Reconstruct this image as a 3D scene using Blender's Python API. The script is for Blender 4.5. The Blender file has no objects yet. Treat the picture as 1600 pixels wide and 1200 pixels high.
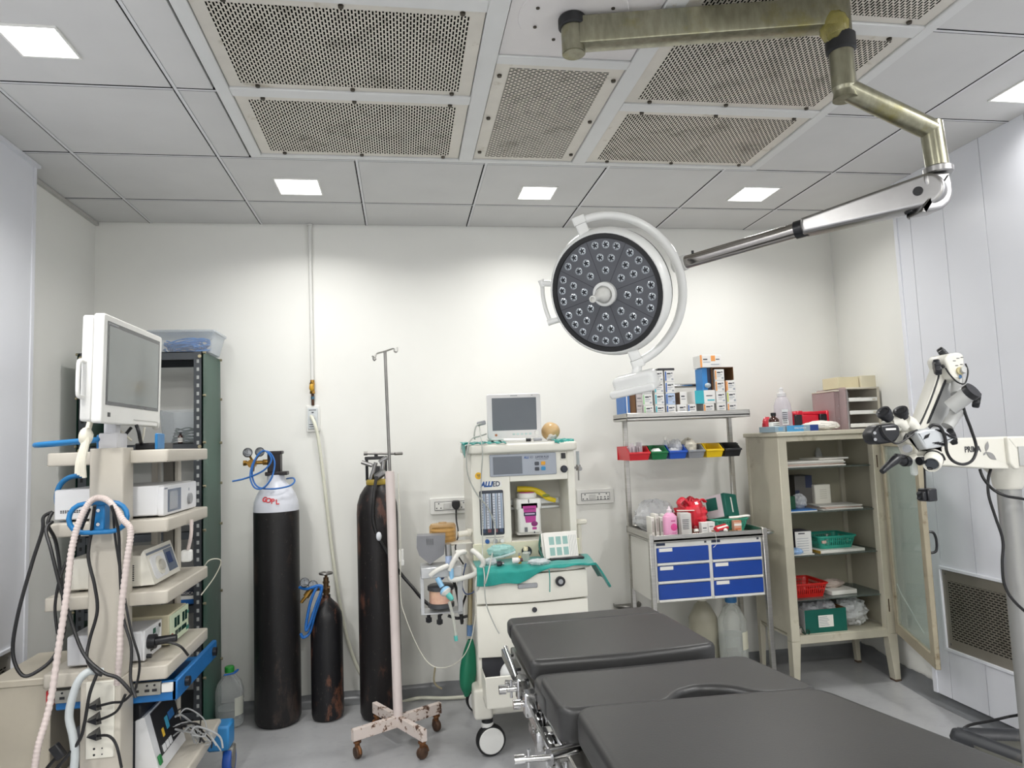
import bpy, math, random
from mathutils import Vector as V, Matrix as MX, Euler
PI = math.pi
rnd = random.Random(7)
scn = bpy.context.scene
col = scn.collection

# ------------------------------------------------------------------ camera, world, exposure
FPX = 1080.0
CAM = V((0, 0, 1.40))
CR, CU, CF = V((0.987221, -0.154672, -0.038346)), V((0.024710, -0.089140, 0.995713)), V((0.157427, 0.983936, 0.084179))
cam = bpy.data.cameras.new('camera')
cam.sensor_width = 36.0
cam.lens = FPX * 36.0 / 1600.0
cam.clip_start = 0.05
camo = bpy.data.objects.new('camera', cam)
col.objects.link(camo)
camo.matrix_world = MX(((CR.x, CU.x, -CF.x, CAM.x), (CR.y, CU.y, -CF.y, CAM.y), (CR.z, CU.z, -CF.z, CAM.z), (0, 0, 0, 1)))
scn.camera = camo
world = bpy.data.worlds.new('world')
scn.world = world
world.use_nodes = True
world.node_tree.nodes['Background'].inputs[0].default_value = (0.8, 0.85, 0.9, 1)
world.node_tree.nodes['Background'].inputs[1].default_value = 0.3
scn.view_settings.view_transform = 'Standard'
scn.view_settings.look = 'None'
scn.view_settings.gamma = 1.0
scn.view_settings.exposure = 0.0
scn.view_settings.use_curve_mapping = False
scn.cycles.use_denoising = True
scn.cycles.max_bounces = 8
scn.cycles.transparent_max_bounces = 24
scn.cycles.sample_clamp_indirect = 6.0
LAMP_W = 14.0          # watts of each ceiling lamp's own light
GLOW = 4.0            # emission of its diffuser

# ------------------------------------------------------------------ helpers
def ray(x, y):
    return CF + CR * ((x - 800) / FPX) - CU * ((y - 600) / FPX)
def PY(x, y, Y):                      # point of the place seen at this spot, at depth Y
    d = ray(x, y); return CAM + d * ((Y - CAM.y) / d.y)
def PZ(x, y, Z):
    d = ray(x, y); return CAM + d * ((Z - CAM.z) / d.z)
def PX(x, y, X):
    d = ray(x, y); return CAM + d * ((X - CAM.x) / d.x)
def lin(h):
    h = h.lstrip('#')
    o = []
    for i in (0, 2, 4):
        c = int(h[i:i + 2], 16) / 255
        o.append(c / 12.92 if c <= 0.04045 else ((c + 0.055) / 1.055) ** 2.4)
    return o + [1.0]
MATS = {}
def nodes_of(name):
    m = bpy.data.materials.new(name); m.use_nodes = True
    nt = m.node_tree
    return m, nt, nt.nodes, nt.links, nt.nodes['Principled BSDF']
def mth(nt, op, a, b=None, clamp=False):
    n = nt.nodes.new('ShaderNodeMath'); n.operation = op; n.use_clamp = clamp
    for i, v in enumerate((a, b)):
        if v is None: continue
        if isinstance(v, (int, float)): n.inputs[i].default_value = v
        else: nt.links.new(v, n.inputs[i])
    return n.outputs[0]
def noise(nt, scale, detail=3, rough=0.55, vec=None, stretch=None):
    n = nt.nodes.new('ShaderNodeTexNoise')
    n.inputs['Scale'].default_value = scale; n.inputs['Detail'].default_value = detail; n.inputs['Roughness'].default_value = rough
    if vec is None:
        tc = nt.nodes.new('ShaderNodeTexCoord'); vec = tc.outputs['Object']
    if stretch:
        mp = nt.nodes.new('ShaderNodeMapping'); mp.inputs['Scale'].default_value = stretch
        nt.links.new(vec, mp.inputs[0]); vec = mp.outputs[0]
    nt.links.new(vec, n.inputs['Vector'])
    return n.outputs['Fac']
def mixc(nt, fac, a, b):
    n = nt.nodes.new('ShaderNodeMix'); n.data_type = 'RGBA'
    if isinstance(fac, (int, float)): n.inputs[0].default_value = fac
    else: nt.links.new(fac, n.inputs[0])
    for i, v in ((6, a), (7, b)):
        if isinstance(v, (list, tuple)): n.inputs[i].default_value = v
        else: nt.links.new(v, n.inputs[i])
    return n.outputs[2]
def ramp(nt, fac, lo, hi):
    n = nt.nodes.new('ShaderNodeMapRange'); n.inputs[1].default_value = lo; n.inputs[2].default_value = hi; n.clamp = True
    nt.links.new(fac, n.inputs[0]); return n.outputs[0]
def M(name, hx, rough=0.5, metal=0.0, var=0.07, vs=7, bump=0.0, bs=80, spec=0.5, coat=0.0, stretch=None, stain=None, st=(0.58, 0.7), ss=9, alpha=None, emit=0, sheen=0):
    """painted / plastic / metal surface: noise-varied colour, optional stains and bump"""
    if name in MATS: return MATS[name]
    m, nt, N, L, b = nodes_of(name)
    c = lin(hx)
    f = noise(nt, vs, 4, stretch=stretch)
    lo = [max(0, x * (1 - var)) for x in c[:3]] + [1]; hi = [min(1, x * (1 + var)) for x in c[:3]] + [1]
    cc = mixc(nt, ramp(nt, f, 0.3, 0.7), lo, hi)
    if stain:
        s = noise(nt, ss, 6, 0.68)
        cc = mixc(nt, ramp(nt, s, st[0], st[1]), cc, lin(stain))
    L.new(cc, b.inputs['Base Color'])
    b.inputs['Roughness'].default_value = rough; b.inputs['Metallic'].default_value = metal
    b.inputs['Specular IOR Level'].default_value = spec; b.inputs['Coat Weight'].default_value = coat
    if sheen: b.inputs['Sheen Weight'].default_value = sheen
    if alpha is not None: b.inputs['Alpha'].default_value = alpha
    if emit:
        L.new(cc, b.inputs['Emission Color']); b.inputs['Emission Strength'].default_value = emit
    if bump:
        bn = N.new('ShaderNodeBump'); bn.inputs['Strength'].default_value = bump; bn.inputs['Distance'].default_value = 0.004
        L.new(noise(nt, bs, 3), bn.inputs['Height']); L.new(bn.outputs[0], b.inputs['Normal'])
    MATS[name] = m
    return m
def CLEAR(name, hx, fac=0.25, rough=0.15, wrinkle=0.0):
    """thin clear plastic or glass: mostly see-through, with a sheen"""
    if name in MATS: return MATS[name]
    m, nt, N, L, b = nodes_of(name)
    c = lin(hx)
    L.new(mixc(nt, noise(nt, 12), [x * 0.92 for x in c[:3]] + [1], c), b.inputs['Base Color'])
    b.inputs['Roughness'].default_value = rough
    t = N.new('ShaderNodeBsdfTransparent'); t.inputs[0].default_value = [0.5 + 0.5 * x for x in c[:3]] + [1]
    mx = N.new('ShaderNodeMixShader')
    fr = N.new('ShaderNodeLayerWeight'); fr.inputs[0].default_value = 0.35
    L.new(mth(nt, 'ADD', mth(nt, 'MULTIPLY', fr.outputs['Facing'], 0.45), fac, True), mx.inputs[0])
    if wrinkle:
        bn = N.new('ShaderNodeBump'); bn.inputs['Strength'].default_value = wrinkle; bn.inputs['Distance'].default_value = 0.02
        L.new(noise(nt, 25, 4), bn.inputs['Height']); L.new(bn.outputs[0], b.inputs['Normal'])
    L.new(t.outputs[0], mx.inputs[1]); L.new(b.outputs[0], mx.inputs[2])
    L.new(mx.outputs[0], N['Material Output'].inputs[0])
    MATS[name] = m
    return m
def PERF(name, hx, ax_u, ax_v, pu, pv, lu, lv, stain='#6b6350', hole='#100e0c', metal=0.2):
    """sheet metal with rows of staggered slots; ax_u = slot direction"""
    if name in MATS: return MATS[name]
    m, nt, N, L, b = nodes_of(name)
    tc = N.new('ShaderNodeTexCoord'); sp = N.new('ShaderNodeSeparateXYZ'); L.new(tc.outputs['Object'], sp.inputs[0])
    u, v = sp.outputs[ax_u], sp.outputs[ax_v]
    vr = mth(nt, 'DIVIDE', v, pv)
    par = mth(nt, 'MULTIPLY', mth(nt, 'FLOORED_MODULO', mth(nt, 'FLOOR', vr), 2.0), 0.5)
    uu = mth(nt, 'ADD', mth(nt, 'DIVIDE', u, pu), par)
    fu = mth(nt, 'ABSOLUTE', mth(nt, 'SUBTRACT', mth(nt, 'FRACT', uu), 0.5))
    fv = mth(nt, 'ABSOLUTE', mth(nt, 'SUBTRACT', mth(nt, 'FRACT', vr), 0.5))
    h = mth(nt, 'MULTIPLY', mth(nt, 'LESS_THAN', fu, lu / pu / 2), mth(nt, 'LESS_THAN', fv, lv / pv / 2))
    c = lin(hx)
    f = noise(nt, 6, 5, 0.6)
    cc = mixc(nt, ramp(nt, f, 0.3, 0.7), [x * 0.9 for x in c[:3]] + [1], c)
    cc = mixc(nt, mth(nt, 'MULTIPLY', ramp(nt, noise(nt, 7, 6, 0.7), 0.52, 0.72), 0.6), cc, lin(stain))
    cc = mixc(nt, h, cc, lin(hole))
    L.new(cc, b.inputs['Base Color'])
    L.new(mth(nt, 'MULTIPLY', mth(nt, 'SUBTRACT', 1.0, h), metal), b.inputs['Metallic'])
    b.inputs['Roughness'].default_value = 0.45
    L.new(mth(nt, 'MULTIPLY', mth(nt, 'SUBTRACT', 1.0, h), 0.5), b.inputs['Specular IOR Level'])
    MATS[name] = m
    return m

def sm(pts, k=8, closed=False):
    """Catmull-Rom through the points"""
    P = [V(p) for p in pts]; n = len(P); out = []
    rng = range(n) if closed else range(n - 1)
    for i in rng:
        if closed: a, b, c, d = P[(i - 1) % n], P[i], P[(i + 1) % n], P[(i + 2) % n]
        else: a, b, c, d = P[max(i - 1, 0)], P[i], P[i + 1], P[min(i + 2, n - 1)]
        for j in range(k):
            t = j / k
            out.append(0.5 * ((2 * b) + (c - a) * t + (2 * a - 5 * b + 4 * c - d) * t * t + (3 * b - a - 3 * c + d) * t ** 3))
    if not closed: out.append(P[-1])
    return out
def axes(d):
    d = V(d).normalized()
    a = V((0, 0, 1)) if abs(d.z) < 0.9 else V((1, 0, 0))
    x = a.cross(d).normalized(); return x, d.cross(x), d
def frame(o, z, x=None):
    """matrix with origin o, local z along z, local x near x"""
    z = V(z).normalized()
    if x is None: xx, yy, zz = axes(z)
    else:
        xx = (V(x) - z * V(x).dot(z)).normalized(); yy = z.cross(xx)
    o = V(o)
    return MX(((xx.x, yy.x, z.x, o.x), (xx.y, yy.y, z.y, o.y), (xx.z, yy.z, z.z, o.z), (0, 0, 0, 1)))
def T(x=0, y=0, z=0, rz=0, rx=0, ry=0):
    return MX.Translation((x, y, z)) @ Euler((rx, ry, rz)).to_matrix().to_4x4()
def rrect(w, h, r, k=5, cx=0, cy=0):
    o = []
    for (sx, sy, a0) in ((1, 1, 0), (-1, 1, PI / 2), (-1, -1, PI), (1, -1, 1.5 * PI)):
        for i in range(k + 1):
            a = a0 + PI / 2 * i / k
            o.append((cx + sx * (w / 2 - r) + r * math.cos(a), cy + sy * (h / 2 - r) + r * math.sin(a)))
    return o
class MB:
    def __init__(s, mat=0):
        s.v = []; s.f = []; s.m = []; s.mi = mat; s.M = MX.Identity(4)
    def at(s, Mx): s.M = Mx; return s
    def mat(s, i): s.mi = i; return s
    def add(s, vs, fs):
        b = len(s.v)
        s.v += [s.M @ V(p) for p in vs]
        s.f += [[b + i for i in q] for q in fs]; s.m += [s.mi] * len(fs)
        return s
    def box(s, x0, x1, y0, y1, z0, z1, b=0.0):
        if x0 > x1: x0, x1 = x1, x0
        if y0 > y1: y0, y1 = y1, y0
        if z0 > z1: z0, z1 = z1, z0
        if b <= 0:
            return s.add([(x, y, z) for x in (x0, x1) for y in (y0, y1) for z in (z0, z1)],
                         [(0, 1, 3, 2), (4, 6, 7, 5), (0, 4, 5, 1), (2, 3, 7, 6), (0, 2, 6, 4), (1, 5, 7, 3)])
        b = min(b, (x1 - x0) * .45, (y1 - y0) * .45, (z1 - z0) * .45)
        lo, hi = (x0, y0, z0), (x1, y1, z1); vs = []; ix = {}
        for c in range(8):
            sg = [(c >> k) & 1 for k in range(3)]
            for ax in range(3):
                p = [(hi[k] - (0 if k == ax else b)) if sg[k] else (lo[k] + (0 if k == ax else b)) for k in range(3)]
                ix[c, ax] = len(vs); vs.append(p)
        fs = []
        for ax in range(3):
            a, d = (ax + 1) % 3, (ax + 2) % 3
            for sd in (0, 1):
                q = [ix[(sd << ax) | (i << a) | (j << d), ax] for i, j in ((0, 0), (1, 0), (1, 1), (0, 1))]
                fs.append(q if sd else q[::-1])
            for i in (0, 1):
                for j in (0, 1):
                    c0 = (i << a) | (j << d); c1 = c0 | (1 << ax)
                    q = [ix[c0, a], ix[c1, a], ix[c1, d], ix[c0, d]]
                    fs.append(q if i != j else q[::-1])
        for c in range(8):
            q = [ix[c, 0], ix[c, 1], ix[c, 2]]
            fs.append(q if bin(c).count('1') % 2 else q[::-1])
        return s.add(vs, fs)
    def cbox(s, c, d, b=0.0):
        return s.box(c[0] - d[0] / 2, c[0] + d[0] / 2, c[1] - d[1] / 2, c[1] + d[1] / 2, c[2] - d[2] / 2, c[2] + d[2] / 2, b)
    def cyl(s, p0, p1, r0, r1=None, n=16, cap=True):
        r1 = r0 if r1 is None else r1
        p0, p1 = V(p0), V(p1); x, y, d = axes(p1 - p0)
        vs = []
        for p, r in ((p0, r0), (p1, r1)):
            for i in range(n):
                a = 2 * PI * i / n; vs.append(p + x * (r * math.cos(a)) + y * (r * math.sin(a)))
        fs = [(i, (i + 1) % n, n + (i + 1) % n, n + i) for i in range(n)]
        if cap: fs += [list(range(n))[::-1], list(range(n, 2 * n))]
        return s.add(vs, fs)
    def lathe(s, prof, n=24, Mx=None, ang=2 * PI, cap=True):
        """prof of (r, z) from bottom to top round local z"""
        vs = []; fs = []; full = ang > 6.28
        nn = n if full else n + 1
        for r, z in prof:
            for i in range(nn):
                a = ang * i / n; p = V((r * math.cos(a), r * math.sin(a), z)); vs.append(Mx @ p if Mx else p)
        for j in range(len(prof) - 1):
            for i in range(n):
                k = (i + 1) % nn
                fs.append((j * nn + i, j * nn + k, (j + 1) * nn + k, (j + 1) * nn + i))
        if full and cap:
            if prof[0][0] > 1e-5: fs.append(list(range(nn))[::-1])
            if prof[-1][0] > 1e-5: fs.append([(len(prof) - 1) * nn + i for i in range(nn)])
        return s.add(vs, fs)
    def tube(s, pts, r, n=8, closed=False, cap=True, flat=1.0):
        P = [V(p) for p in pts]; m = len(P)
        R = r if callable(r) else (lambda i: r)
        t0 = (P[1] - P[0]).normalized(); x, y, _ = axes(t0); vs = []; prev = t0
        for i in range(m):
            if closed: t = (P[(i + 1) % m] - P[i - 1]).normalized()
            else: t = (P[min(i + 1, m - 1)] - P[max(i - 1, 0)]).normalized()
            q = prev.rotation_difference(t); x = q @ x; x = (x - t * x.dot(t)).normalized(); y = t.cross(x); prev = t
            for k in range(n):
                a = 2 * PI * k / n; vs.append(P[i] + (x * math.cos(a) + y * (math.sin(a) * flat)) * R(i))
        fs = []
        for i in range(m if closed else m - 1):
            j = (i + 1) % m
            for k in range(n):
                l = (k + 1) % n; fs.append((i * n + k, i * n + l, j * n + l, j * n + k))
        if not closed and cap: fs += [list(range(n))[::-1], [(m - 1) * n + k for k in range(n)]]
        return s.add(vs, fs)
    def prism(s, poly, z0, z1, b=0.0, k=3):
        """outline (counter-clockwise) raised from z0 to z1, rims rounded by b"""
        n = len(poly); P = [V((p[0], p[1])) for p in poly]
        nr = []
        for i in range(n):
            e0 = (P[i] - P[i - 1]); e1 = (P[(i + 1) % n] - P[i])
            e0 = e0.normalized() if e0.length > 1e-9 else V((1, 0)); e1 = e1.normalized() if e1.length > 1e-9 else e0
            a = V((e0.y, -e0.x)) + V((e1.y, -e1.x))
            a = a.normalized() if a.length > 1e-6 else V((e1.y, -e1.x))
            c = max(0.5, a.dot(V((e1.y, -e1.x)))); nr.append(a / c)
        rings = []
        if b > 0:
            for i in range(k + 1):
                a = PI / 2 * i / k; rings.append((b * (1 - math.sin(a)), z0 + b * (1 - math.cos(a))))
            for i in range(k + 1):
                a = PI / 2 * (1 - i / k); rings.append((b * (1 - math.sin(a)), z1 - b * (1 - math.cos(a))))
            rings = [(b * 1.15 + .0004, z0)] + rings + [(b * 1.15 + .0004, z1)]
        else: rings = [(0, z0), (0, z1)]
        vs = []
        for ins, z in rings:
            for i in range(n):
                p = P[i] - nr[i] * ins; vs.append((p.x, p.y, z))
        fs = []
        for j in range(len(rings) - 1):
            for i in range(n):
                l = (i + 1) % n; fs.append((j * n + i, j * n + l, (j + 1) * n + l, (j + 1) * n + i))
        fs += [list(range(n))[::-1], [(len(rings) - 1) * n + i for i in range(n)]]
        return s.add(vs, fs)
    def grid(s, fn, nu, nv, closed_u=False):
        vs = [fn(i / (nu if closed_u else nu - 1), j / (nv - 1)) for j in range(nv) for i in range(nu)]
        fs = []
        for j in range(nv - 1):
            for i in range(nu if closed_u else nu - 1):
                l = (i + 1) % nu; fs.append((j * nu + i, j * nu + l, (j + 1) * nu + l, (j + 1) * nu + i))
        return s.add(vs, fs)
    def blob(s, c, r, amp=0.15, seed=0, nu=22, nv=14, sq=1.0, flat=None, jag=0.0):
        """crumpled soft lump (cloth, plastic bag)"""
        rg = random.Random(seed); W = [(V((rg.uniform(-1, 1), rg.uniform(-1, 1), rg.uniform(-1, 1))) * rg.uniform(3, 9), rg.uniform(0, 6), rg.uniform(.3, 1)) for _ in range(9)]
        c = V(c)
        def fn(u, v):
            a = 2 * PI * u; t = PI * (v - .5)
            d = V((math.cos(t) * math.cos(a), math.cos(t) * math.sin(a), math.sin(t)))
            q = sum(w * abs(math.sin(d.dot(k) + ph)) for k, ph, w in W) / 4.5 - .6
            p = V([math.copysign(abs(x) ** sq, x) for x in d]) * (1 + amp * q + jag * (math.sin(round(u * nu) * 12.99 * (0 if v in (0, 1) else 1) + round(v * nv) * 78.23 + seed) * 43758.5 % 1 - .5))
            z = p.z * r[2]
            if flat is not None: z = max(z, flat)
            return c + V((p.x * r[0], p.y * r[1], z))
        return s.grid(fn, nu, nv, True)
    def text(s, body, size, Mx, ext=0.0004, align='CENTER', bold=0.0, shear=0.0, sx=1.0):
        cu = bpy.data.curves.new('t', 'FONT'); cu.body = body; cu.size = size; cu.extrude = ext; cu.align_x = align; cu.align_y = 'CENTER'
        cu.offset = bold; cu.shear = shear; cu.resolution_u = 3
        ob = bpy.data.objects.new('t', cu); col.objects.link(ob)
        dg = bpy.context.evaluated_depsgraph_get(); me = bpy.data.meshes.new_from_object(ob.evaluated_get(dg))
        s2 = s.M; s.M = s2 @ Mx @ MX.Diagonal((sx, 1, 1, 1))
        s.add([v.co.copy() for v in me.vertices], [list(p.vertices) for p in me.polygons])
        s.M = s2
        bpy.data.objects.remove(ob); bpy.data.curves.remove(cu); bpy.data.meshes.remove(me)
        return s
def soft(pts, r=.02, k=4):
    """round the corners of an outline"""
    o = []; n = len(pts)
    for i in range(n):
        p, a, c = V(pts[i]).to_2d(), V(pts[i - 1]).to_2d(), V(pts[(i + 1) % n]).to_2d()
        da, dc = (a - p), (c - p); ra = min(r, da.length * .4); rc = min(r, dc.length * .4)
        s, e = p + da.normalized() * ra, p + dc.normalized() * rc
        for j in range(k + 1):
            u = j / k; o.append(tuple(s * (1 - u) ** 2 + p * (2 * u * (1 - u)) + e * u * u))
    return o
def slab(mb, P, thick, b=.006):
    o = P[0]; pp_ = [(p.x, p.z) for p in P]; A2 = sum(pp_[i - 1][0] * pp_[i][1] - pp_[i][0] * pp_[i - 1][1] for i in range(len(pp_)))
    if A2 < 0: pp_ = pp_[::-1]
    y = o.y; mb.at(MX(((1, 0, 0, 0), (0, 0, -1, y + thick), (0, 1, 0, 0), (0, 0, 0, 1)))).prism(soft([(p[0], p[1], 0) for p in pp_], .008), 0, thick, b); mb.at(MX.Identity(4)); return mb
def mesh_of(mb, name, mats, inv=None, ang=38):
    me = bpy.data.meshes.new(name)
    vs = mb.v if inv is None else [inv @ p for p in mb.v]
    me.from_pydata([tuple(p) for p in vs], [], mb.f)
    for m in (mats if isinstance(mats, (list, tuple)) else [mats]): me.materials.append(m)
    me.polygons.foreach_set('material_index', mb.m)
    me.polygons.foreach_set('use_smooth', [True] * len(mb.f))
    me.update()
    me.set_sharp_from_angle(angle=math.radians(ang))
    return me
ROOT = {}
def tag(o, label=None, cat=None, group=None, kind=None):
    if label: o['label'] = label
    if cat: o['category'] = cat
    if group: o['group'] = group
    if kind: o['kind'] = kind
    return o
def thing(name, label, cat, loc=(0, 0, 0), rz=0.0, group=None):
    """Empty at the thing's base; parts built in world coordinates are brought into its frame"""
    o = bpy.data.objects.new(name, None); col.objects.link(o); o.empty_display_size = 0.05
    o.location = loc; o.rotation_euler = (0, 0, rz)
    ROOT[o.name] = (MX.Translation(loc) @ MX.Rotation(rz, 4, 'Z')).inverted()
    return tag(o, label, cat, group)
def inv_of(o):
    while o.parent: o = o.parent
    return ROOT[o.name]
def part(parent, name, mb, mats, label=None, local=False, ang=38, kind=None):
    o = bpy.data.objects.new(name, mesh_of(mb, name, mats, None if local else inv_of(parent), ang))
    col.objects.link(o); o.parent = parent
    return tag(o, label, kind=kind)
def solo(name, mb, mats, label, cat, group=None, kind=None, ang=38):
    """a thing that is one mesh, its origin at the middle of its base"""
    xs = [p.x for p in mb.v]; ys = [p.y for p in mb.v]; zs = [p.z for p in mb.v]
    o0 = V(((min(xs) + max(xs)) / 2, (min(ys) + max(ys)) / 2, min(zs)))
    inv = MX.Translation(-o0)
    o = bpy.data.objects.new(name, mesh_of(mb, name, mats, inv, ang)); col.objects.link(o); o.location = o0
    ROOT[o.name] = inv
    return tag(o, label, cat, group, kind)
def struct(name, mb, mats, parent=None, ang=38):
    o = bpy.data.objects.new(name, mesh_of(mb, name, mats, None, ang)); col.objects.link(o)
    if parent: o.parent = parent
    o['kind'] = 'structure'
    return o
def dup(root, loc, rz=0.0, label=None, group=None):
    r = root.copy(); col.objects.link(r); r.location = loc; r.rotation_euler = (0, 0, rz)
    if label: r['label'] = label
    if group: r['group'] = group
    for ch in list(root.children):
        c = ch.copy(); col.objects.link(c); c.parent = r
        for g in ch.children:
            d = g.copy(); col.objects.link(d); d.parent = c
    return r

# ------------------------------------------------------------------ common materials
white_paint = M('wall_paint', '#e9e9e4', 0.55, var=0.02, vs=2, bump=0.03, bs=300)
panel_white = M('coated_panel', '#dcdee4', 0.28, var=0.02, vs=1.5)
tile_mat = M('ceiling_tile', '#cfcfce', 0.75, var=0.03, vs=4, stain='#c2c0bb', st=(0.66, 0.8), ss=3)
tbar_mat = M('tee_bar', '#d8d9db', 0.4, var=0.02)
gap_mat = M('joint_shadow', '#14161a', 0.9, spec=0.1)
steel = M('brushed_steel', '#b9b7b2', 0.3, 1.0, var=0.1, vs=4, stretch=(1, 1, 30))
chrome = M('chrome', '#c9c9c9', 0.12, 1.0, var=0.04)
dark_steel = M('dull_steel', '#8d8b88', 0.4, 1.0, var=0.15, vs=20)
black_rub = M('black_rubber', '#17181a', 0.55, var=0.15)
black_pl = M('black_plastic', '#1b1c20', 0.35, var=0.12)
white_pl = M('white_plastic', '#e4e4e0', 0.35, var=0.025)
grey_pl = M('grey_plastic', '#9b9da0', 0.45, var=0.05)
cream_pl = M('cream_plastic', '#dedbd0', 0.4, var=0.03, vs=5)
beige_metal = M('beige_metal', '#bfb9ad', 0.42, var=0.05, vs=5, stain='#a69c8a', st=(0.66, 0.85), ss=12)
blue_pl = M('blue_plastic', '#1d73ad', 0.35, var=0.08)
brass = M('brass', '#a8813f', 0.32, 0.9, var=0.15, vs=30)
paper = M('paper', '#e8e6df', 0.7, var=0.03)
ink = M('print_ink', '#3a3d45', 0.6, var=0.2)
glass_dark = M('screen_glass', '#6b7078', 0.12, var=0.03, spec=0.6)

# ------------------------------------------------------------------ the room
XL, XR, YB, YF, HC = -1.674, 2.80, 4.094, -1.9, 2.718
floor_m, nt, N, L, b = nodes_of('epoxy_floor')
f1 = noise(nt, 1.6, 6, 0.6); f2 = noise(nt, 14, 5, 0.65)
c1 = mixc(nt, ramp(nt, f1, 0.35, 0.65), lin('#a0a1a3'), lin('#b0b1b3'))
c2 = mixc(nt, mth(nt, 'MULTIPLY', ramp(nt, f2, 0.55, 0.75), 0.35), c1, lin('#8e8f92'))
L.new(c2, b.inputs['Base Color']); b.inputs['Roughness'].default_value = 0.22; b.inputs['Specular IOR Level'].default_value = 0.45
mb = MB(); mb.box(-1.95, 3.1, YF - .1, YB + .1, -.05, 0); struct('floor', mb, floor_m)
mb = MB(); mb.box(-1.95, 3.1, YB, YB + .1, 0, 2.85); struct('wall_back', mb, white_paint)
mb = MB(); mb.box(-1.95, 3.1, YF - .1, YF, 0, 2.85); struct('wall_front', mb, white_paint)
mb = MB(); mb.box(XL - .2, XL, YF, YB, 0, 2.85); struct('wall_left', mb, white_paint)
mb = MB(); mb.at(MX.Identity(4)).prism([(2.69, YF), (3.05, YF), (3.05, YB), (2.825, YB), (2.70, 3.2)], 0, 2.85)
struct('wall_right', mb, white_paint)
# coated panel linings on both side walls, in front of the plaster, with a return grille opening low down
def lining(name, xf, xb, ye, z0, seams):
    """panels between seams; xf = room face"""
    mb = MB(0); e = list(seams)
    for a, c in zip(e[:-1], e[1:]):
        lo, hi = min(a, c), max(a, c)
        mb.box(xf, xb, lo + .0012, hi - .0012, z0, HC, 0.0006)
    mb.mat(1); mb.box(xf + (.004 if xb > xf else -.004), xb, min(e) + .002, max(e) - .002, z0 + .002, HC - .001)
    return struct(name, mb, [panel_white, gap_mat])
lining('wall_right_lining', 2.655, 2.70, 3.28, .05, (3.28, 3.17, 2.95, 2.71, 2.47, 2.1, 1.5, .9, .3, -.3, -.9, -1.5, -1.9))
lining('wall_left_lining', -1.592, -1.68, 3.28, 0.0, (3.285, 2.05, .85, -.35, -1.9))
mb = MB(); mb.box(-1.588, -1.60, 3.262, 3.290, 0, HC, .002); struct('trim_1', mb, panel_white)
mb = MB(); mb.box(2.648, 2.66, 3.262, 3.288, .05, HC, .002); struct('trim_2', mb, panel_white)
# coved grey skirting, upper edge brushed by hand
cove_m = M('cove_paint', '#77797c', 0.3, var=0.08, vs=10)
def cove(name, p0, p1, nx, ny, h=.055, seed=1):
    rg = random.Random(seed); n = 50; mb = MB(); p0, p1 = V(p0), V(p1)
    hs = [h]
    for i in range(n): hs.append(min(h + .014, max(h - .012, hs[-1] + rg.uniform(-.004, .004))))
    def fn(u, v):
        p = p0.lerp(p1, u); hh = hs[int(round(u * n))]; a = PI / 2 * v
        o = .075 * (1 - math.sin(a)); z = hh * (1 - math.cos(a))
        return (p.x + nx * (o + .002), p.y + ny * (o + .002), z + .001)
    mb.grid(fn, n + 1, 7); return struct(name, mb, cove_m)
cove('baseboard_back', (XL, YB, 0), (2.82, YB, 0), 0, -1, .055, 3)
cove('baseboard_left', (XL, 3.29, 0), (XL, YB, 0), 1, 0, .055, 4)
cove('baseboard_right', (2.705, 3.29, 0), (2.82, YB, 0), -1, 0, .06, 5)
cove('baseboard_right_lining', (2.70, YF, 0), (2.70, 3.29, 0), -1, 0, .05, 6)
# ceiling: lay-in tiles on a tee grid
gx = [-1.98 + .6 * k for k in range(9)]
gy = [YB, 3.714, 3.146, 2.55, 1.95, 1.35, .75, .15, -.45, -1.05, -1.65, YF]
PX0, PX1, PY0, PY1 = -.637, 1.776, .79, 3.112        # opening of the air plenum
mb = MB(0)
rg = random.Random(5)
def tile(x0, x1, y0, y1):
    if x1 - x0 < .03 or y1 - y0 < .03: return
    d = rg.uniform(-.0006, .0006)
    mb.box(x0 + .0065, x1 - .0115, y0 + .0065, y1 - .0105, HC + d, HC + .012, .001)
for i in range(8):
    for j in range(11):
        x0, x1, y1, y0 = gx[i], gx[i + 1], gy[j], gy[j + 1]
        if x1 <= PX0 or x0 >= PX1 or y1 <= PY0 or y0 >= PY1: tile(x0, x1, y0, y1); continue
        if x0 < PX0: tile(x0, PX0, y0, y1)
        if x1 > PX1: tile(PX1, x1, y0, y1)
        if y1 > PY1: tile(max(x0, PX0), min(x1, PX1), PY1, y1)
        if y0 < PY0: tile(max(x0, PX0), min(x1, PX1), y0, PY0)
mb.mat(1)
for y in gy[1:-1]:
    if PY0 < y < PY1: mb.box(-1.95, PX0, y - .0055, y + .0055, HC - .001, HC + .02); mb.box(PX1, 3.0, y - .0055, y + .0055, HC - .001, HC + .02)
    else: mb.box(-1.95, 3.0, y - .0055, y + .0055, HC - .001, HC + .02)
for x in gx[1:-1]:
    if PX0 < x < PX1:
        mb.box(x - .0055, x + .0055, PY1, YB, HC - .0015, HC + .02); mb.box(x - .0055, x + .0055, YF, PY0, HC - .0015, HC + .02)
    else: mb.box(x - .0055, x + .0055, YF, YB, HC - .0015, HC + .02)
mb.mat(2)  # dark strips flush with the tiles, painted in as shade of the grooves
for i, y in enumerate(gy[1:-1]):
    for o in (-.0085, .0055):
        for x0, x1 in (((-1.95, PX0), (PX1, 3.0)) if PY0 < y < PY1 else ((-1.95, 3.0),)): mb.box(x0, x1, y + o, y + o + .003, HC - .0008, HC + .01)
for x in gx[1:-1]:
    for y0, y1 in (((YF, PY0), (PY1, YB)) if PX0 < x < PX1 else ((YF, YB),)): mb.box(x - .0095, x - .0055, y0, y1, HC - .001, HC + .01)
mb.box(-1.95, 3.05, YF, YB, HC + .013, HC + .14)
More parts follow.
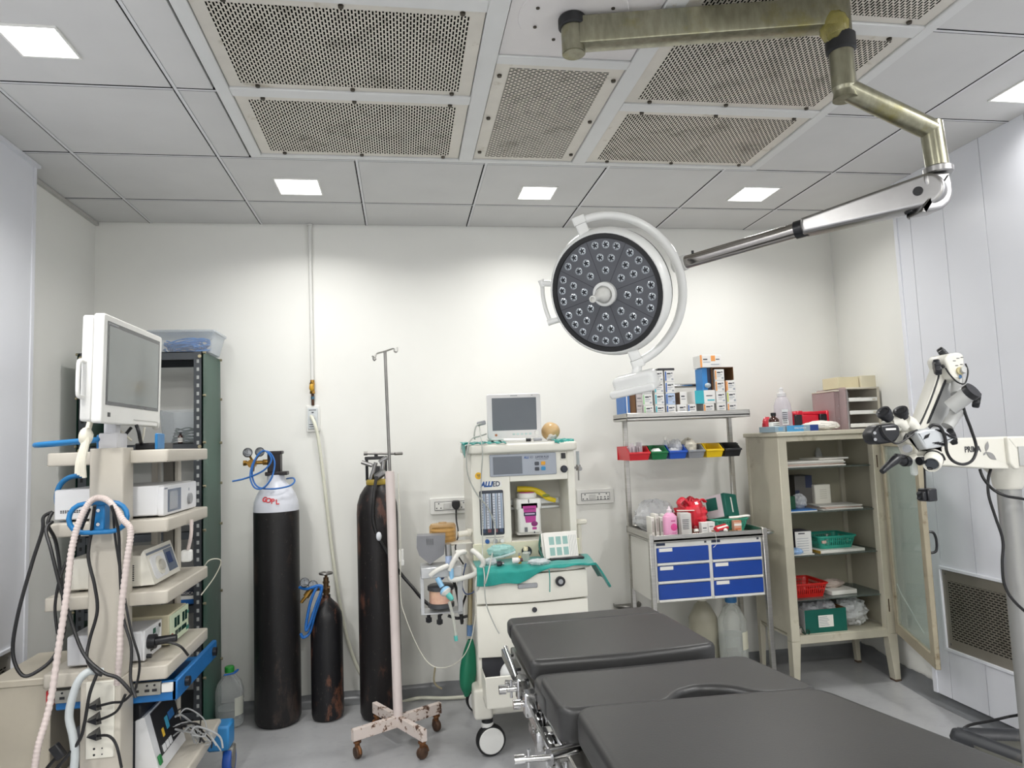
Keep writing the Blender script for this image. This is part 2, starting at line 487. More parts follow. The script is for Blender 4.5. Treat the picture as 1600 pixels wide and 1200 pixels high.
struct('ceiling', mb, [tile_mat, tbar_mat, gap_mat])
ang_m = M('edge_angle', '#b9b8b4', 0.5)
mb = MB(); mb.box(XL, XL + .018, 3.29, YB, HC - .02, HC - .002); struct('trim_3', mb, ang_m)
mb = MB(); mb.box(-1.594, -1.572, YF, 3.29, HC - .016, HC - .002); struct('trim_4', mb, panel_white)

# return air grilles low in the side linings
grille_m = PERF('grille_sheet', '#8d877d', 1, 2, .0285, .0118, .0215, .0055, '#5c564b', '#121110', 0.5)
def grille(x, y0, y1, z0, z1, sx, label):
    t = thing('return_air_grille', label, 'vent', (x, (y0 + y1) / 2, z0))
    mb = MB(); w = .014
    for a, c, d, e in ((y0 - w, y1 + w, z1, z1 + w), (y0 - w, y1 + w, z0 - w, z0), (y0 - w, y0, z0, z1), (y1, y1 + w, z0, z1)):
        mb.box(x - .012 * sx, x + .004 * sx, a, c, d, e, .002)
    part(t, 'frame', mb, panel_white)
    mb = MB(0); mb.box(x - .001 * sx, x + .003 * sx, y0, y1, z0, z1)
    mb.mat(1); mb.box(x - .0016 * sx, x - .001 * sx, y0 + .035, y1 - .035, z0 + .05, z1 - .05)
    mb.mat(2)
    for yy in (y0 + .018, (y0 + y1) / 2, y1 - .018):
        for zz in (z0 + .022, z1 - .022): mb.cyl((x - .004 * sx, yy, zz), (x, yy, zz), .006, n=8)
    part(t, 'perforated_panel', mb, [M('grille_border', '#8f8a80', .4, .5, var=.1), grille_m, dark_steel])
grille(2.654, 2.05, 3.165, .30, .685, 1, 'perforated metal return air grille low on the right wall behind the open cabinet door')
grille(-1.591, 2.2, 3.165, .20, .64, -1, 'perforated metal return air grille low on the left wall beside the equipment trolley')

# perforated laminar air plenum set in the ceiling
fr_m = M('plenum_frame_paint', '#d6d7d6', 0.42, var=0.03, stain='#b5a682', st=(0.68, 0.78), ss=5)
bd_m = M('plenum_panel_border', '#d3cfc6', 0.45, 0.15, var=0.06, stain='#8d7f60', st=(0.6, 0.8), ss=8)
pfY = PERF('plenum_sheet', '#d3cec3', 1, 0, .0264, .0104, .0195, .0056)
pfX = PERF('plenum_sheet_across', '#d3cec3', 0, 1, .0264, .0104, .0195, .0056)
t = thing('air_plenum', 'large ceiling air plenum with stained perforated metal panels in a white frame', 'ceiling vent', (.57, 1.95, HC))
xs = (-.637, -.588, .285, .35, .82, .886, 1.732, 1.776)
ys = [3.085, 2.565, 2.508, 1.985, 1.925, 1.40, 1.34, .82]
mb = MB()
zf = HC - .012
for x0, x1 in ((xs[0], xs[1]), (xs[2], xs[3]), (xs[4], xs[5]), (xs[6], xs[7])): mb.box(x0, x1, PY0, PY1, zf, HC + .03, .003)
for y1, y0 in ((PY1, ys[0]), (ys[7], PY0)): mb.box(xs[0] + .001, xs[7] - .001, y0, y1, zf - .0008, HC + .03, .003)
for y1, y0 in ((ys[1], ys[2]), (ys[3], ys[4]), (ys[5], ys[6])):
    mb.box(xs[1], xs[2], y0, y1, zf + .001, HC + .03, .002); mb.box(xs[5], xs[6], y0, y1, zf + .001, HC + .03, .002)
for y1, y0 in ((2.265, 2.215), (1.64, 1.59)): mb.box(xs[3], xs[4], y0, y1, zf + .001, HC + .03, .002)
part(t, 'frame', mb, fr_m)
def pp(x0, x1, y0, y1, across=False):
    mb = MB(0); z = HC - .004; m = .045; g = .003
    x0 += g; x1 -= g; y0 += g; y1 -= g
    mb.box(x0, x1, y0, y1, z, HC + .004)
    mb.mat(1)
    mx, my = (.045, .03) if not across else (.05, .03)
    mb.box(x0 + mx, x1 - mx, y0 + my, y1 - my, z - .0008, z)
    mb.mat(2)
    if across: sc = [(x, y) for x in (x0 + .02, x1 - .02) for y in (y0 + .08, (y0 + y1) / 2, y1 - .08)]
    else: sc = [(x, y) for x in (x0 + .1, (x0 + x1) / 2, x1 - .07) for y in (y0 + .014, y1 - .014)]
    for x, y in sc: mb.cyl((x, y, z - .007), (x, y, z), .008, .009, n=10)
    part(t, 'perforated_panel', mb, [bd_m, pfX if across else pfY, M('screw_head', '#4a453d', .45, .8, var=.2)])
for a, c in ((xs[1], xs[2]), (xs[5], xs[6])):
    for y1, y0 in ((ys[0], ys[1]), (ys[2], ys[3]), (ys[4], ys[5]), (ys[6], ys[7])): pp(a, c, y0, y1)
pp(xs[3], xs[4], 2.265, 3.085, True); pp(xs[3], xs[4], .82, 1.59, True)
mb = MB(0); mb.box(xs[3] + .003, xs[4] - .003, 1.643, 2.212, HC - .005, HC + .005)
mb.lathe([(.17, 0), (.172, .004), (.17, .006)], 40, T(.555, 1.985, HC - .009))
mb.mat(1)
for k in range(8): a = k * PI / 4 + .3; mb.cyl((.555 + .125 * math.cos(a), 1.985 + .125 * math.sin(a), HC - .012), (.555 + .125 * math.cos(a), 1.985 + .125 * math.sin(a), HC - .008), .006, n=8)
part(t, 'mounting_plate', mb, [M('mount_plate_paint', '#dcd9d8', .4, var=.03, stain='#b0a07c', st=(.7, .78), ss=6), MATS['screw_head']])

# recessed square ceiling lamps
glow_m, nt, N, L, b = nodes_of('lamp_diffuser')
b.inputs['Base Color'].default_value = (1, 1, 1, 1); b.inputs['Emission Color'].default_value = (1, .985, .97, 1)
L.new(mth(nt, 'ADD', mth(nt, 'MULTIPLY', noise(nt, 3), .02 * GLOW), GLOW), b.inputs['Emission Strength'])
def lamp(x, y, label, s=.2, k=1.0, spread=150, grp='square ceiling lights'):
    t = thing('ceiling_light', label, 'ceiling light', (x, y, HC), group=grp)
    mb = MB(); h = s / 2; w = .008
    for a, c, d, e in ((-h - w, h + w, h, h + w), (-h - w, h + w, -h - w, -h), (-h - w, -h, -h, h), (h, h + w, -h, h)):
        mb.box(x + a, x + c, y + d, y + e, HC - .006, HC + .002, .001)
    part(t, 'frame', mb, white_pl)
    mb = MB(); mb.box(x - h, x + h, y - h, y + h, HC - .004, HC + .002); part(t, 'diffuser', mb, glow_m)
    la = bpy.data.lights.new('lamp_light', 'AREA'); la.shape = 'SQUARE'; la.size = s * .95; la.spread = math.radians(spread); la.energy = LAMP_W * k; la.color = (1, .985, .96)
    lo = bpy.data.objects.new('lamp_light', la); col.objects.link(lo); lo.parent = t; lo.location = (0, 0, -.012)
lamp(-1.105, 2.28, 'square ceiling light at the upper left corner, nearest the left wall', .165, .8)
lamp(-.485, 3.484, 'square ceiling light above the left oxygen cylinders, leftmost of the far row', k=.55)
lamp(.735, 3.505, 'square ceiling light above the monitor, middle one of the far row', .175, .55)
lamp(1.945, 3.462, 'square ceiling light above the medicine boxes, rightmost of the far row', k=.55)
lamp(2.50, 2.27, 'square ceiling light cut by the right edge of the photo', k=.2)
for x, y in ((-1.1, .95), (2.4, .95), (-1.1, -.6), (.65, -.6), (2.4, -.6), (.65, -1.5)):  # unseen lamps added behind the camera, boosted to fill from the front
    lamp(x, y, 'unseen square ceiling light added behind the viewer for front fill', k=1.8, spread=175, grp='added fill lights behind the viewer')

# ------------------------------------------------------------------ surgical lamp on its jointed ceiling arm
film = M('filmed_steel', '#94927f', 0.28, 0.85, var=0.22, vs=14, stretch=(3, 3, 1), stain='#8a8455', st=(0.55, 0.75), ss=7, bump=.03, bs=25)
satin = M('satin_steel', '#a8a7a6', 0.3, 1.0, var=0.08, vs=9)
lampw = M('lamp_enamel', '#e2e3e1', 0.25, var=0.02, coat=.3)
t = thing('surgical_lamp', 'round white surgical lamp with clear lenses hanging on a jointed steel ceiling arm', 'surgical lamp', (.55, 1.985, HC - .01))
E0 = PZ(1309, 22, 2.655); mt = V((.551, 1.985, 0))
mb = MB(0); mb.cyl((mt.x, mt.y, 2.69), (mt.x, mt.y, 2.59), .036, n=24); mb.cyl((mt.x, mt.y, 2.592), (mt.x, mt.y, 2.588), .033, n=24)
mb.mat(1); mb.lathe([(.04, 0), (.044, .004), (.044, .03), (.04, .036)], 24, T(mt.x, mt.y, 2.672))
part(t, 'ceiling_mount', mb, [film, black_rub])
a0 = V((mt.x, mt.y, 2.652)); a1 = V((E0.x, E0.y, 2.652)); d = (a1 - a0).normalized()
mb = MB(0); mb.at(frame(a0, d, (0, 0, 1))).prism(rrect(.088, .062, .004, 2), .02, (a1 - a0).length - .01)
part(t, 'horizontal_arm', mb, film)
yE = E0.y
e1, e2, e3 = PY(1319, 138, yE), PY(1455, 203, yE), PY(1466, 268, yE)
e0 = V((e1.x, yE, 2.69))
mb = MB(0)
mb.cyl((e0.x, yE, 2.705), e1, .035, n=24); mb.lathe([(.035, -.035), (.03, -.01), (.034, 0), (.03, .0)], 24, T(*e1))
mb.cyl(e1, e2, .032, n=24); mb.cyl(e2 + V((0, 0, .02)), e3, .032, n=24); mb.cyl((e0.x, yE, 2.60), (e0.x, yE, 2.60), .036)
for p in (e1, e2): mb.lathe([(.0, -.033), (.02, -.026), (.032, -.008), (.032, .008), (.02, .026), (0, .033)], 20, T(*p))
cb = PY(1315, 68, yE)
mb.mat(1); mb.lathe([(.037, -.03), (.043, -.024), (.043, .02), (.037, .026)], 24, T(e0.x, yE, cb.z))
mb.mat(2); mb.blob((e0.x - .02, yE - .006, cb.z + .045), (.04, .04, .05), .3, 4, 16, 10)
part(t, 'elbow_arm', mb, [film, black_rub, CLEAR('yellowed_film', '#b5ab62', .35, .2, .4)])
A = CAM + ray(1064, 412) * 2.62
pv = PY(1450, 300, yE); bd = A - pv; bl = bd.length; bd.normalize()
mb = MB(0)
sd = bd.cross(V((0, 0, 1))).normalized(); sd = sd if sd.y < 0 else -sd
h1 = pv + bd * .36; ux = sd.cross(bd)
us = 1 if ux.z > 0 else -1
Hs = frame(pv, sd, bd)
o = [(.05 * math.cos(a), .05 * math.sin(a)) for a in [PI / 2 + PI * k / 14 for k in range(15)]] + [(.365, -.027), (.37, .0), (.365, .027)]
mb.at(Hs).prism(o, -.036, .036, .011, 4); mb.at(MX.Identity(4))
mb.lathe([(.036, -.01), (.041, -.006), (.041, .01), (.036, .014)], 24, T(e3.x, e3.y, e3.z))
blk = soft([PY(x, y, yE) for x, y in ((1446, 272), (1484, 268), (1491, 300), (1484, 320), (1466, 330), (1436, 331), (1452, 318), (1457, 300), (1449, 284))], .02, 4) if 0 else [PY(x, y, yE - .032) for x, y in ((1447, 271), (1485, 267), (1490, 285), (1491, 302), (1486, 316), (1474, 326), (1458, 329), (1440, 331), (1446, 322), (1452, 310), (1453, 296), (1448, 283))]
slab(mb, blk, .07, .010)
q = pv + bd * .02
mb.mat(1); mb.cyl(q + sd * .034, q + sd * .0385, .014, n=18); mb.mat(2); mb.cyl(q + sd * .036, q + sd * .0395, .008, n=14)
mb.mat(1); mb.cyl(h1 - bd * .005, h1 + bd * .035, .030, n=20)
mb.mat(2); mb.cbox(q - V((0, 0, .047)) + bd * .02, (.05, .03, .014), .003)
part(t, 'spring_housing', mb, [satin, black_pl, M('dark_recess', '#2a2a2c', .6)])
mb = MB(0); mb.cyl(h1, A, .0255, .0245, n=24); mb.mat(1); mb.cyl(A - bd * .022, A + bd * .004, .029, n=24)
mb.mat(2); mb.cyl(A - bd * .05 + V((0, 0, .02)), A - bd * .05 + V((0, 0, .036)), .005, n=8)
part(t, 'spring_arm', mb, [M('polished_tube', '#aaa6a2', .15, 1.0, var=.05), lampw, MATS['black_plastic']])
# lamp head
cen = CAM + ray(946, 459) * 2.6
vf = (cen - CAM).normalized(); right = vf.cross(CU).normalized(); up = right.cross(vf)
ax = (right * .378 - up * .926).normalized(); mm = (right * .926 + up * .378).normalized()
th = math.radians(26); nrm = (-vf * math.cos(th) - mm * math.sin(th)).normalized()
D = frame(cen, nrm, right)
hd = MB(0); hd.at(D)
hd.lathe([(0, -.105), (.10, -.10), (.19, -.082), (.228, -.062)], 64)
hd.lathe([(.228, -.05), (.243, -.044), (.246, -.03), (.238, -.008), (.229, 0), (.224, 0), (.222, -.004)], 64, cap=False)
hd.mat(1); hd.lathe([(.226, -.064), (.240, -.06), (.240, -.048), (.226, -.046)], 64, cap=False)
part(t, 'lamp_housing', hd, [lampw, black_rub])
mb = MB(0); mb.at(D).lathe([(.225, -.003), (.2245, .003), (.207, .003), (.205, -.002)], 64, cap=False)
part(t, 'seal_ring', mb, black_rub)
mb = MB(0); mb.at(D).lathe([(0, -.006), (.207, -.006), (.207, -.002), (0, -.002)], 64)
mb.mat(1)
for k in range(8):
    a = PI / 8 + k * PI / 4; ca, sa = math.cos(a), math.sin(a)
    mb.add([(.05 * ca + .0009 * sa, .05 * sa - .0009 * ca, -.0012), (.205 * ca + .0009 * sa, .205 * sa - .0009 * ca, -.0012), (.205 * ca - .0009 * sa, .205 * sa + .0009 * ca, -.0012), (.05 * ca - .0009 * sa, .05 * sa + .0009 * ca, -.0012)], [(0, 1, 2, 3)])
part(t, 'lens_panel', mb, [M('lens_panel_grey', '#56585e', .4, var=.05), M('lens_joint', '#26282c', .6)])
led0 = None
led_g = M('led_glass', '#c9d0d6', .08, .5, var=.35, vs=160, spec=.9)
led_d = M('led_cup', '#2e3136', .3, .4, var=.3, vs=90)
for k in range(8):
    for r, da in ((.183, -13.5), (.183, 0), (.183, 13.5), (.136, -9.5), (.136, 9.5), (.088, 0)):
        a = PI / 2 + k * PI / 4 + math.radians(da)
        p = D @ V((r * math.cos(a), r * math.sin(a), 0))
        if led0 is None:
            mb = MB(0); mb.at(frame(p, nrm, right) @ MX.Scale(1.42, 4))
            mb.lathe([(.0105, -.003), (.0105, .0), (.0085, .001), (.007, -.001)], 12, cap=False)
            mb.mat(1); mb.lathe([(.0082, -.001), (.006, .0012), (.0045, .0008), (0, .0005)], 12, cap=False)
            mb.mat(0)
            for q in range(5): w = q * 2 * PI / 5; mb.lathe([(.0026, 0), (.002, .0016), (0, .0024)], 6, T(.0062 * math.cos(w), .0062 * math.sin(w), 0))
            led0 = part(t, 'led_lens', mb, [led_g, led_d]); lp = p
        else:
            c = led0.copy(); col.objects.link(c); c.parent = t; c.location = p - lp
mb = MB(0); mb.at(D).lathe([(.046, -.003), (.046, .014), (.042, .018), (.034, .018), (.032, .006), (0, .006)], 36)
part(t, 'handle_socket', mb, lampw)
mb = MB(0); mb.at(D); mb.lathe([(.028, .006), (.028, .03), (.022, .05), (.012, .07), (.011, .10), (.013, .104), (.013, .115), (.009, .116), (.008, .108), (0, .108)], 24)
part(t, 'sterile_handle', mb, M('handle_white', '#d8d8d4', .4, var=.04))
# side grip
def rim(deg, r=.25, z=-.03): a = math.radians(deg); return D @ V((r * math.cos(a), r * math.sin(a), z))
g = [rim(175, .262), rim(176, .288), rim(186, .287), rim(197, .287), rim(208, .288), rim(210, .262)]
mb = MB(0); mb.tube(sm(g[1:5], 8), .0085, 12); mb.cyl(rim(175, .24), g[1], .012, n=14); mb.cyl(rim(210, .24), g[4], .012, n=14)
mb.cyl(g[1] + ax * -.014, g[1] + ax * .014, .0125, n=14); mb.cyl(g[4] - mm * .012, g[4] + mm * .012, .0125, n=14)
part(t, 'side_grip', mb, lampw)
cy = cen - nrm * .03
R2 = .288
yk = [cy + ax * (R2 * math.cos(a)) + mm * (.272 * math.sin(a)) for a in [PI * k / 36 for k in range(37)]]
mb = MB(0); mb.tube(yk, .0165, 16); mb.cyl(A + bd * .004, A + bd * .03, .027, n=20)
part(t, 'yoke', mb, lampw)
for s in (1, -1):
    o = cy + ax * (.262 * s); mb = MB(0)
    mb.at(frame(o, ax * s, mm)).prism(rrect(.042, .036, .006), -.035, .02, .003); mb.at(MX.Identity(4))
    mb.at(frame(cy + ax * (.29 * s), ax * s, mm)).prism(rrect(.05, .042, .008), -.014, .018, .004)
    mb.mat(1); mb.at(frame(cy + ax * (.277 * s), ax * s, mm)).prism(rrect(.044, .038, .006), -.0012, .0012)
    part(t, 'hinge_bracket', mb, [lampw, black_pl])
cbx = PY(993, 596, (cy + ax * .3).y)
mb = MB(0); mb.at(frame(cbx, nrm, right * .93 + up * .3)).prism(rrect(.172, .066, .02), -.03, .03, .014)
mb.at(frame(cbx + V((-.005, 0, -.03)), nrm, right * .93 + up * .3)).prism(rrect(.19, .03, .012), -.036, .034, .008)
mb.at(MX.Identity(4)); mb.cyl(cy + ax * .29, cbx, .018, n=14)
part(t, 'control_box', mb, lampw)

# ------------------------------------------------------------------ operating table
pad_m = M('black_vinyl', '#2f2f2f', 0.36, var=0.10, vs=4, bump=.06, bs=220, stain='#3a3937', st=(.6, .8), ss=5, spec=.45)
t = thing('operating_table', 'black padded operating table in the foreground with chrome side rails', 'operating table', (.62, 1.6, 0))
def pad(pts, z0, z1, b=.016):
    P = [(p[0], p[1]) for p in pts]
    A2 = sum(P[i - 1][0] * P[i][1] - P[i][0] * P[i - 1][1] for i in range(len(P)))
    if A2 < 0: P = P[::-1]
    mb = MB(0); mb.prism(P, z0, z1, b, 4); return mb
part(t, 'head_pad', pad(soft([(.333, 2.325), (.329, 1.925), (.60, 1.915), (.80, 1.93), (.885, 1.945), (.868, 2.335)], .03, 6), .742, .80), pad_m, ang=60)
part(t, 'head_pad', pad(soft([(.336, 2.43), (.333, 2.32), (.868, 2.33), (.862, 2.445)], .03, 6), .742, .797), pad_m, ang=60)
notch = [(.58, 1.556), (.63, 1.615), (.69, 1.635), (.75, 1.615), (.80, 1.55)]
part(t, 'seat_pad', pad(soft([(.327, 1.90), (.327, 1.70), (.60, 1.70), (.90, 1.70), (.888, 1.905)], .045, 6), .715, .775, .014), pad_m, ang=60)
part(t, 'back_pad', pad(soft([(.328, 1.815), (.334, 1.565)] + notch + [(.955, 1.538), (.905, 1.83), (.62, 1.81)], .045, 6), .715, .80, .014), pad_m, ang=60)
part(t, 'leg_pad', pad(soft([(.358, 1.556), (.352, .98), (1.06, .98), (1.05, 1.09), (.937, 1.528), (.75, 1.545)], .05, 6), .735, .812, .018), pad_m, ang=60)
mb = MB(0)
mb.box(.36, .85, 1.96, 2.40, .71, .742, .004); mb.box(.36, .88, 1.57, 1.88, .69, .72, .004); mb.box(.38, .92, 1.0, 1.54, .70, .737, .004)
mb.box(.34, .40, 1.0, 2.38, .655, .712, .004); mb.box(.82, .88, 1.0, 2.38, .655, .712, .004)
for y in (1.2, 1.75, 2.2): mb.box(.38, .84, y - .03, y + .03, .66, .70, .003)
part(t, 'table_frame', mb, steel)
for x in (.312, .905):
    mb = MB(0); s = 1 if x > .6 else -1
    for y0, y1, z in ((1.97, 2.36, .70), (1.58, 1.90, .69), (.99, 1.53, .70)):
        mb.box(x - .005, x + .005, y0, y1, z - .014, z + .014, .002)
        for y in (y0 + .05, (y0 + y1) / 2, y1 - .05): mb.cyl((x, y, z), (x - s * .035, y, z), .009, n=10)
    part(t, 'side_rail', mb, chrome)
mb = MB(0)
mb.box(.44, .80, 1.42, 1.86, .10, .66, .02); part(t, 'pedestal', mb, satin)
mb = MB(0); mb.prism(soft([(.36, 2.15), (.36, 1.1), (.88, 1.1), (.88, 2.15)], .06), .03, .11, .02)
part(t, 'base', mb, satin)
mb = MB(0); mb.box(.316, .330, 1.1, 1.92, .618, .648, .004)
for y in (1.32, 1.47, 1.66, 1.80): mb.box(.314, .332, y - .022, y + .022, .62, .705, .004); mb.cyl((.305, y, .672), (.318, y, .672), .010, n=12)
part(t, 'lower_rail', mb, chrome)
mb = MB(0); mb.box(.334, .342, 1.55, 1.94, .54, .715, .003); mb.box(.322, .40, 1.60, 1.86, .60, .64, .004)
for y in (1.62, 1.72): mb.box(.30, .345, y - .02, y + .02, .655, .70, .005)
mb.cyl((.305, 1.50, .63), (.345, 1.50, .63), .022, n=16); mb.cyl((.31, 1.70, .56), (.34, 1.70, .56), .025, n=16)
part(t, 'side_plate', mb, chrome)
for x in (.40, .84):
    for y in (1.16, 2.09): mb = MB(0); mb.cyl((x - .02, y, .034), (x + .02, y, .034), .033, n=18); part(t, 'wheel', mb, black_rub)
def clamp(px, py, y, lever=False):
    p = PY(px, py, y); mb = MB(0)
    mb.box(.296, .330, p.y - .022, p.y + .022, p.z - .03, p.z + .03, .004)
    mb.cyl((.30, p.y, p.z), (p.x, p.y, p.z), .0085, n=12); mb.cyl((p.x - .003, p.y, p.z), (p.x - .022, p.y, p.z), .0125, n=14)
    mb.cyl((p.x + .012, p.y, p.z - .024), (p.x + .012, p.y, p.z + .024), .004, n=8)
    if lever: mb.cyl(PY(813, 1074, p.y), PY(790, 1011, p.y + .12), .0065, n=10); mb.cyl((p.x + .055, p.y + .03, p.z), (p.x + .0, p.y + .03, p.z + .008), .008, n=10)
    part(t, 'rail_clamp', mb, chrome)
clamp(792, 1077, 1.98, True); clamp(815, 1100, 1.86); 
mb = MB(0); a, c = PY(812, 1187, 1.55), PY(905, 1180, 1.55)
mb.cyl(a, c, .007, n=10); mb.cyl(a - V((.012, 0, 0)), a + V((.01, 0, 0)), .011, n=12); mb.cyl((a + c) / 2, c + V((.08, .05, 0)), .018, n=14); mb.cyl(a + V((.02, 0, -.02)), a + V((.02, 0, .02)), .004, n=8)
part(t, 'crank_rod', mb, chrome)

# ------------------------------------------------------------------ left corner: slotted-angle rack
def pts(*a): return [PY(x, y, Y) for x, y, Y in a]
def wire(name, label, cat, pth, r, mat, group=None, k=7, n=8):
    mb = MB(0); mb.tube(sm(pth, k), r, n); return solo(name, mb, mat, label, cat, group)
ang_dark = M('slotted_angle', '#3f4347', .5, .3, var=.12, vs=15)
rack_green = M('rack_green', '#2c5245', .38, .1, var=.22, vs=5, stretch=(1, 1, .4), stain='#5d8373', st=(.62, .8), ss=4, bump=.08, bs=8)
t = thing('storage_rack', 'dark green slotted-angle storage rack in the back left corner', 'storage rack', (-1.29, 3.88, 0))
for i, (x, y) in enumerate(((-1.585, 3.71), (-1.005, 3.71), (-1.585, 4.05), (-1.005, 4.05))):
    sx = 1 if x < -1.3 else -1; sy = 1 if y < 3.9 else -1
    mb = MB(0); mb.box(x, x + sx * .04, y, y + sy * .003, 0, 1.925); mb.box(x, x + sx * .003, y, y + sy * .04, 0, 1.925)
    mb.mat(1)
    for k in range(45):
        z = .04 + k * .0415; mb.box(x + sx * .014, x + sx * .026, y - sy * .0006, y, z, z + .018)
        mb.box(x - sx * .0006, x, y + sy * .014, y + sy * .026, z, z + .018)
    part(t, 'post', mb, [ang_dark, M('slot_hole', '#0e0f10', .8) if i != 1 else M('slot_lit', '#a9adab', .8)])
for z in (1.925, 1.46, 1.02, .66, .15):
    mb = MB(0); mb.box(-1.58, -1.01, 3.714, 4.046, z - .004, z); mb.box(-1.58, -1.01, 3.714, 3.718, z - .04, z); mb.box(-1.58, -1.01, 4.042, 4.046, z - .04, z)
    mb.box(-1.58, -1.576, 3.714, 4.046, z - .04, z); mb.box(-1.014, -1.01, 3.714, 4.046, z - .04, z)
    part(t, 'shelf', mb, ang_dark)
for x, sx in ((-1.589, -1), (-1.0035, 1)):
    mb = MB(0)
    mb.grid(lambda u, v: (x + sx * (.004 + .003 * math.sin(v * 23) * (u > .02 and u < .98)), 3.712 + .336 * u + .003 * math.sin(v * 17) * (u > .9), .03 + 1.895 * v), 12, 60)
    mb.grid(lambda u, v: (x, 3.712 + .336 * u, .03 + 1.895 * v), 2, 2)
    mb.mat(1)
    for z in (.3, .66, 1.02, 1.24, 1.46, 1.7, 1.92):
        for y in (3.722, 4.04): mb.cyl((x, y, z), (x + sx * .014, y, z), .007, n=8)
    part(t, 'side_panel', mb, [rack_green, M('rack_bolt', '#a39a80', .4, .7)], ang=60)
mb = MB(0)
for x in (-1.575, -1.015): 
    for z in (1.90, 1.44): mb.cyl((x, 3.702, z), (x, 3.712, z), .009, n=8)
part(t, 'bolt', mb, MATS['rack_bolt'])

clear_tub = CLEAR('clear_tub', '#dfe5ea', .22, .2)
def tub(name, label, c, w, d, h, group=None, lid=True):
    t = thing(name, label, 'storage box', c); mb = MB(0); x, y, z = c
    for z0, z1, s0, s1 in ((0, h, .86, 1.0),):
        o = rrect(w * s0, d * s0, .03); o2 = rrect(w * s1, d * s1, .03); n = len(o)
        vs = [(x + p[0], y + p[1], z + .003) for p in o] + [(x + p[0], y + p[1], z + h) for p in o2]
        mb.add(vs, [(i, (i + 1) % n, n + (i + 1) % n, n + i) for i in range(n)] + [list(range(n))[::-1]])
    part(t, 'body', mb, clear_tub)
    mb = MB(0); mb.at(T(x, y, z)).prism(rrect(w * 1.05, d * 1.05, .035), h, h + .014, .004)
    if lid: part(t, 'lid', mb, clear_tub)
    return t
tub('clear_storage_box', 'clear lidded plastic box of blue tubing on top of the green rack', (-1.125, 3.88, 1.926), .33, .26, .105)
bt = M('blue_tubing', '#3f87cf', .3, var=.2, vs=30)
rg = random.Random(3); mb = MB(0)
for k in range(16):
    a0 = rg.uniform(0, 6); rx, ry = rg.uniform(.07, .118), rg.uniform(.05, .085); zz = 1.936 + rg.uniform(0, .065)
    mb.tube(sm([(-1.125 + rx * math.cos(a0 + q), 3.88 + ry * math.sin(a0 + q), max(1.934, zz + .014 * math.sin(q * 2 + a0))) for q in [i * .7 for i in range(8)]], 4), .004, 6)
solo('tubing_coil', mb, bt, 'tangle of blue tubing inside the clear box on the green rack', 'tubing')
tub('clear_bin', 'clear plastic bin with a coiled green cable on the upper shelf of the green rack', (-1.125, 3.87, 1.462), .21, .24, .17, lid=False)
mb = MB(0)
for k in range(6):
    mb.tube([(-1.125 + (.07 - .004 * k) * math.cos(q), 3.87 + (.075 - .004 * k) * math.sin(q), 1.475 + .012 * k + .006 * math.sin(q * 3 + k)) for q in [i * .35 for i in range(18)]], .0035, 6)
solo('cable_coil', mb, M('dark_green_cable', '#2d4a3b', .5), 'coiled dark green cable in the clear bin on the rack', 'cable')
def bottle(name, label, c, r, h, body, cap, lab=None, cat='bottle', labm=None):
    t = thing(name, label, cat, c); x, y, z = c; F = T(x, y, z)
    mb = MB(0); mb.lathe([(r * .9, 0), (r, .004), (r, h * .62), (r * .85, h * .70), (r * .42, h * .78), (r * .40, h * .86)], 24, F)
    part(t, 'body', mb, body)
    mb = MB(0); mb.lathe([(r * .5, h * .84), (r * .52, h * .85), (r * .52, h * .985), (r * .45, h)], 20, F); part(t, 'cap', mb, cap)
    if lab:
        mb = MB(0); mb.lathe([(r * 1.012, h * lab[0]), (r * 1.012, h * lab[1])], 24, F, cap=False)
        mb.mat(1)
        for i in range(3): q = h * (lab[0] + (lab[1] - lab[0]) * (.3 + .22 * i)); mb.lathe([(r * 1.02, q), (r * 1.02, q + h * .03)], 10, F @ MX.Rotation(-2.2, 4, 'Z'), 1.5)
        part(t, 'label', mb, [paper, labm or ink])
    return t
amber = M('amber_glass', '#3a1a12', .12, var=.1, coat=.3)
bp = PY(280, 676, 3.74)
bottle('vial', 'small dark vial with a white label on the rack shelf below the monitor', (bp.x, 3.76, 1.461), .012, .055, amber, black_pl, (.1, .5), 'vial')
# packs on lower rack shelves
def pack(name, label, cat, x0, x1, y0, y1, z0, z1, mats, lines=(), rz=0, group=None, b=.0015):
    """printed carton; lines = (face, u0, u1, v0, v1, mat) in parts of that face: f front(-y), l left(-x), r right(+x), t top"""
    mb = MB(0); cx, cy = (x0 + x1) / 2, (y0 + y1) / 2; w, d, h = x1 - x0, y1 - y0, z1 - z0
    mb.at(T(cx, cy, z0, rz)); mb.box(-w / 2, w / 2, -d / 2, d / 2, 0, h, b)
    e = .0006
    for f, u0, u1, v0, v1, m in lines:
        mb.mat(m); e += .00005
        if f == 'f': mb.box(-w / 2 + w * u0, -w / 2 + w * u1, -d / 2 - e, -d / 2, h * v0, h * v1)
        elif f == 'l': mb.box(-w / 2 - e, -w / 2, d / 2 - d * u1, d / 2 - d * u0, h * v0, h * v1)
        elif f == 'r': mb.box(w / 2, w / 2 + e, -d / 2 + d * u0, -d / 2 + d * u1, h * v0, h * v1)
        else: mb.box(-w / 2 + w * u0, -w / 2 + w * u1, -d / 2 + d * v0, -d / 2 + d * v1, h, h + e)
    return solo(name, mb, mats, label, cat, group)
blue_pk = M('blue_pack', '#1f63ad', .35, var=.1)
navy = M('navy_print', '#17243f', .5)
q = PY(290, 945, 3.78)
pack('dressing_pack', 'blue and white flat pack lying on the low rack shelf behind the trolley', 'pack', -1.15, -1.02, 3.73, 3.98, .661, .70, [paper, blue_pk], [('f', 0, 1, 0, .6, 1), ('t', .1, .9, .1, .6, 1)])
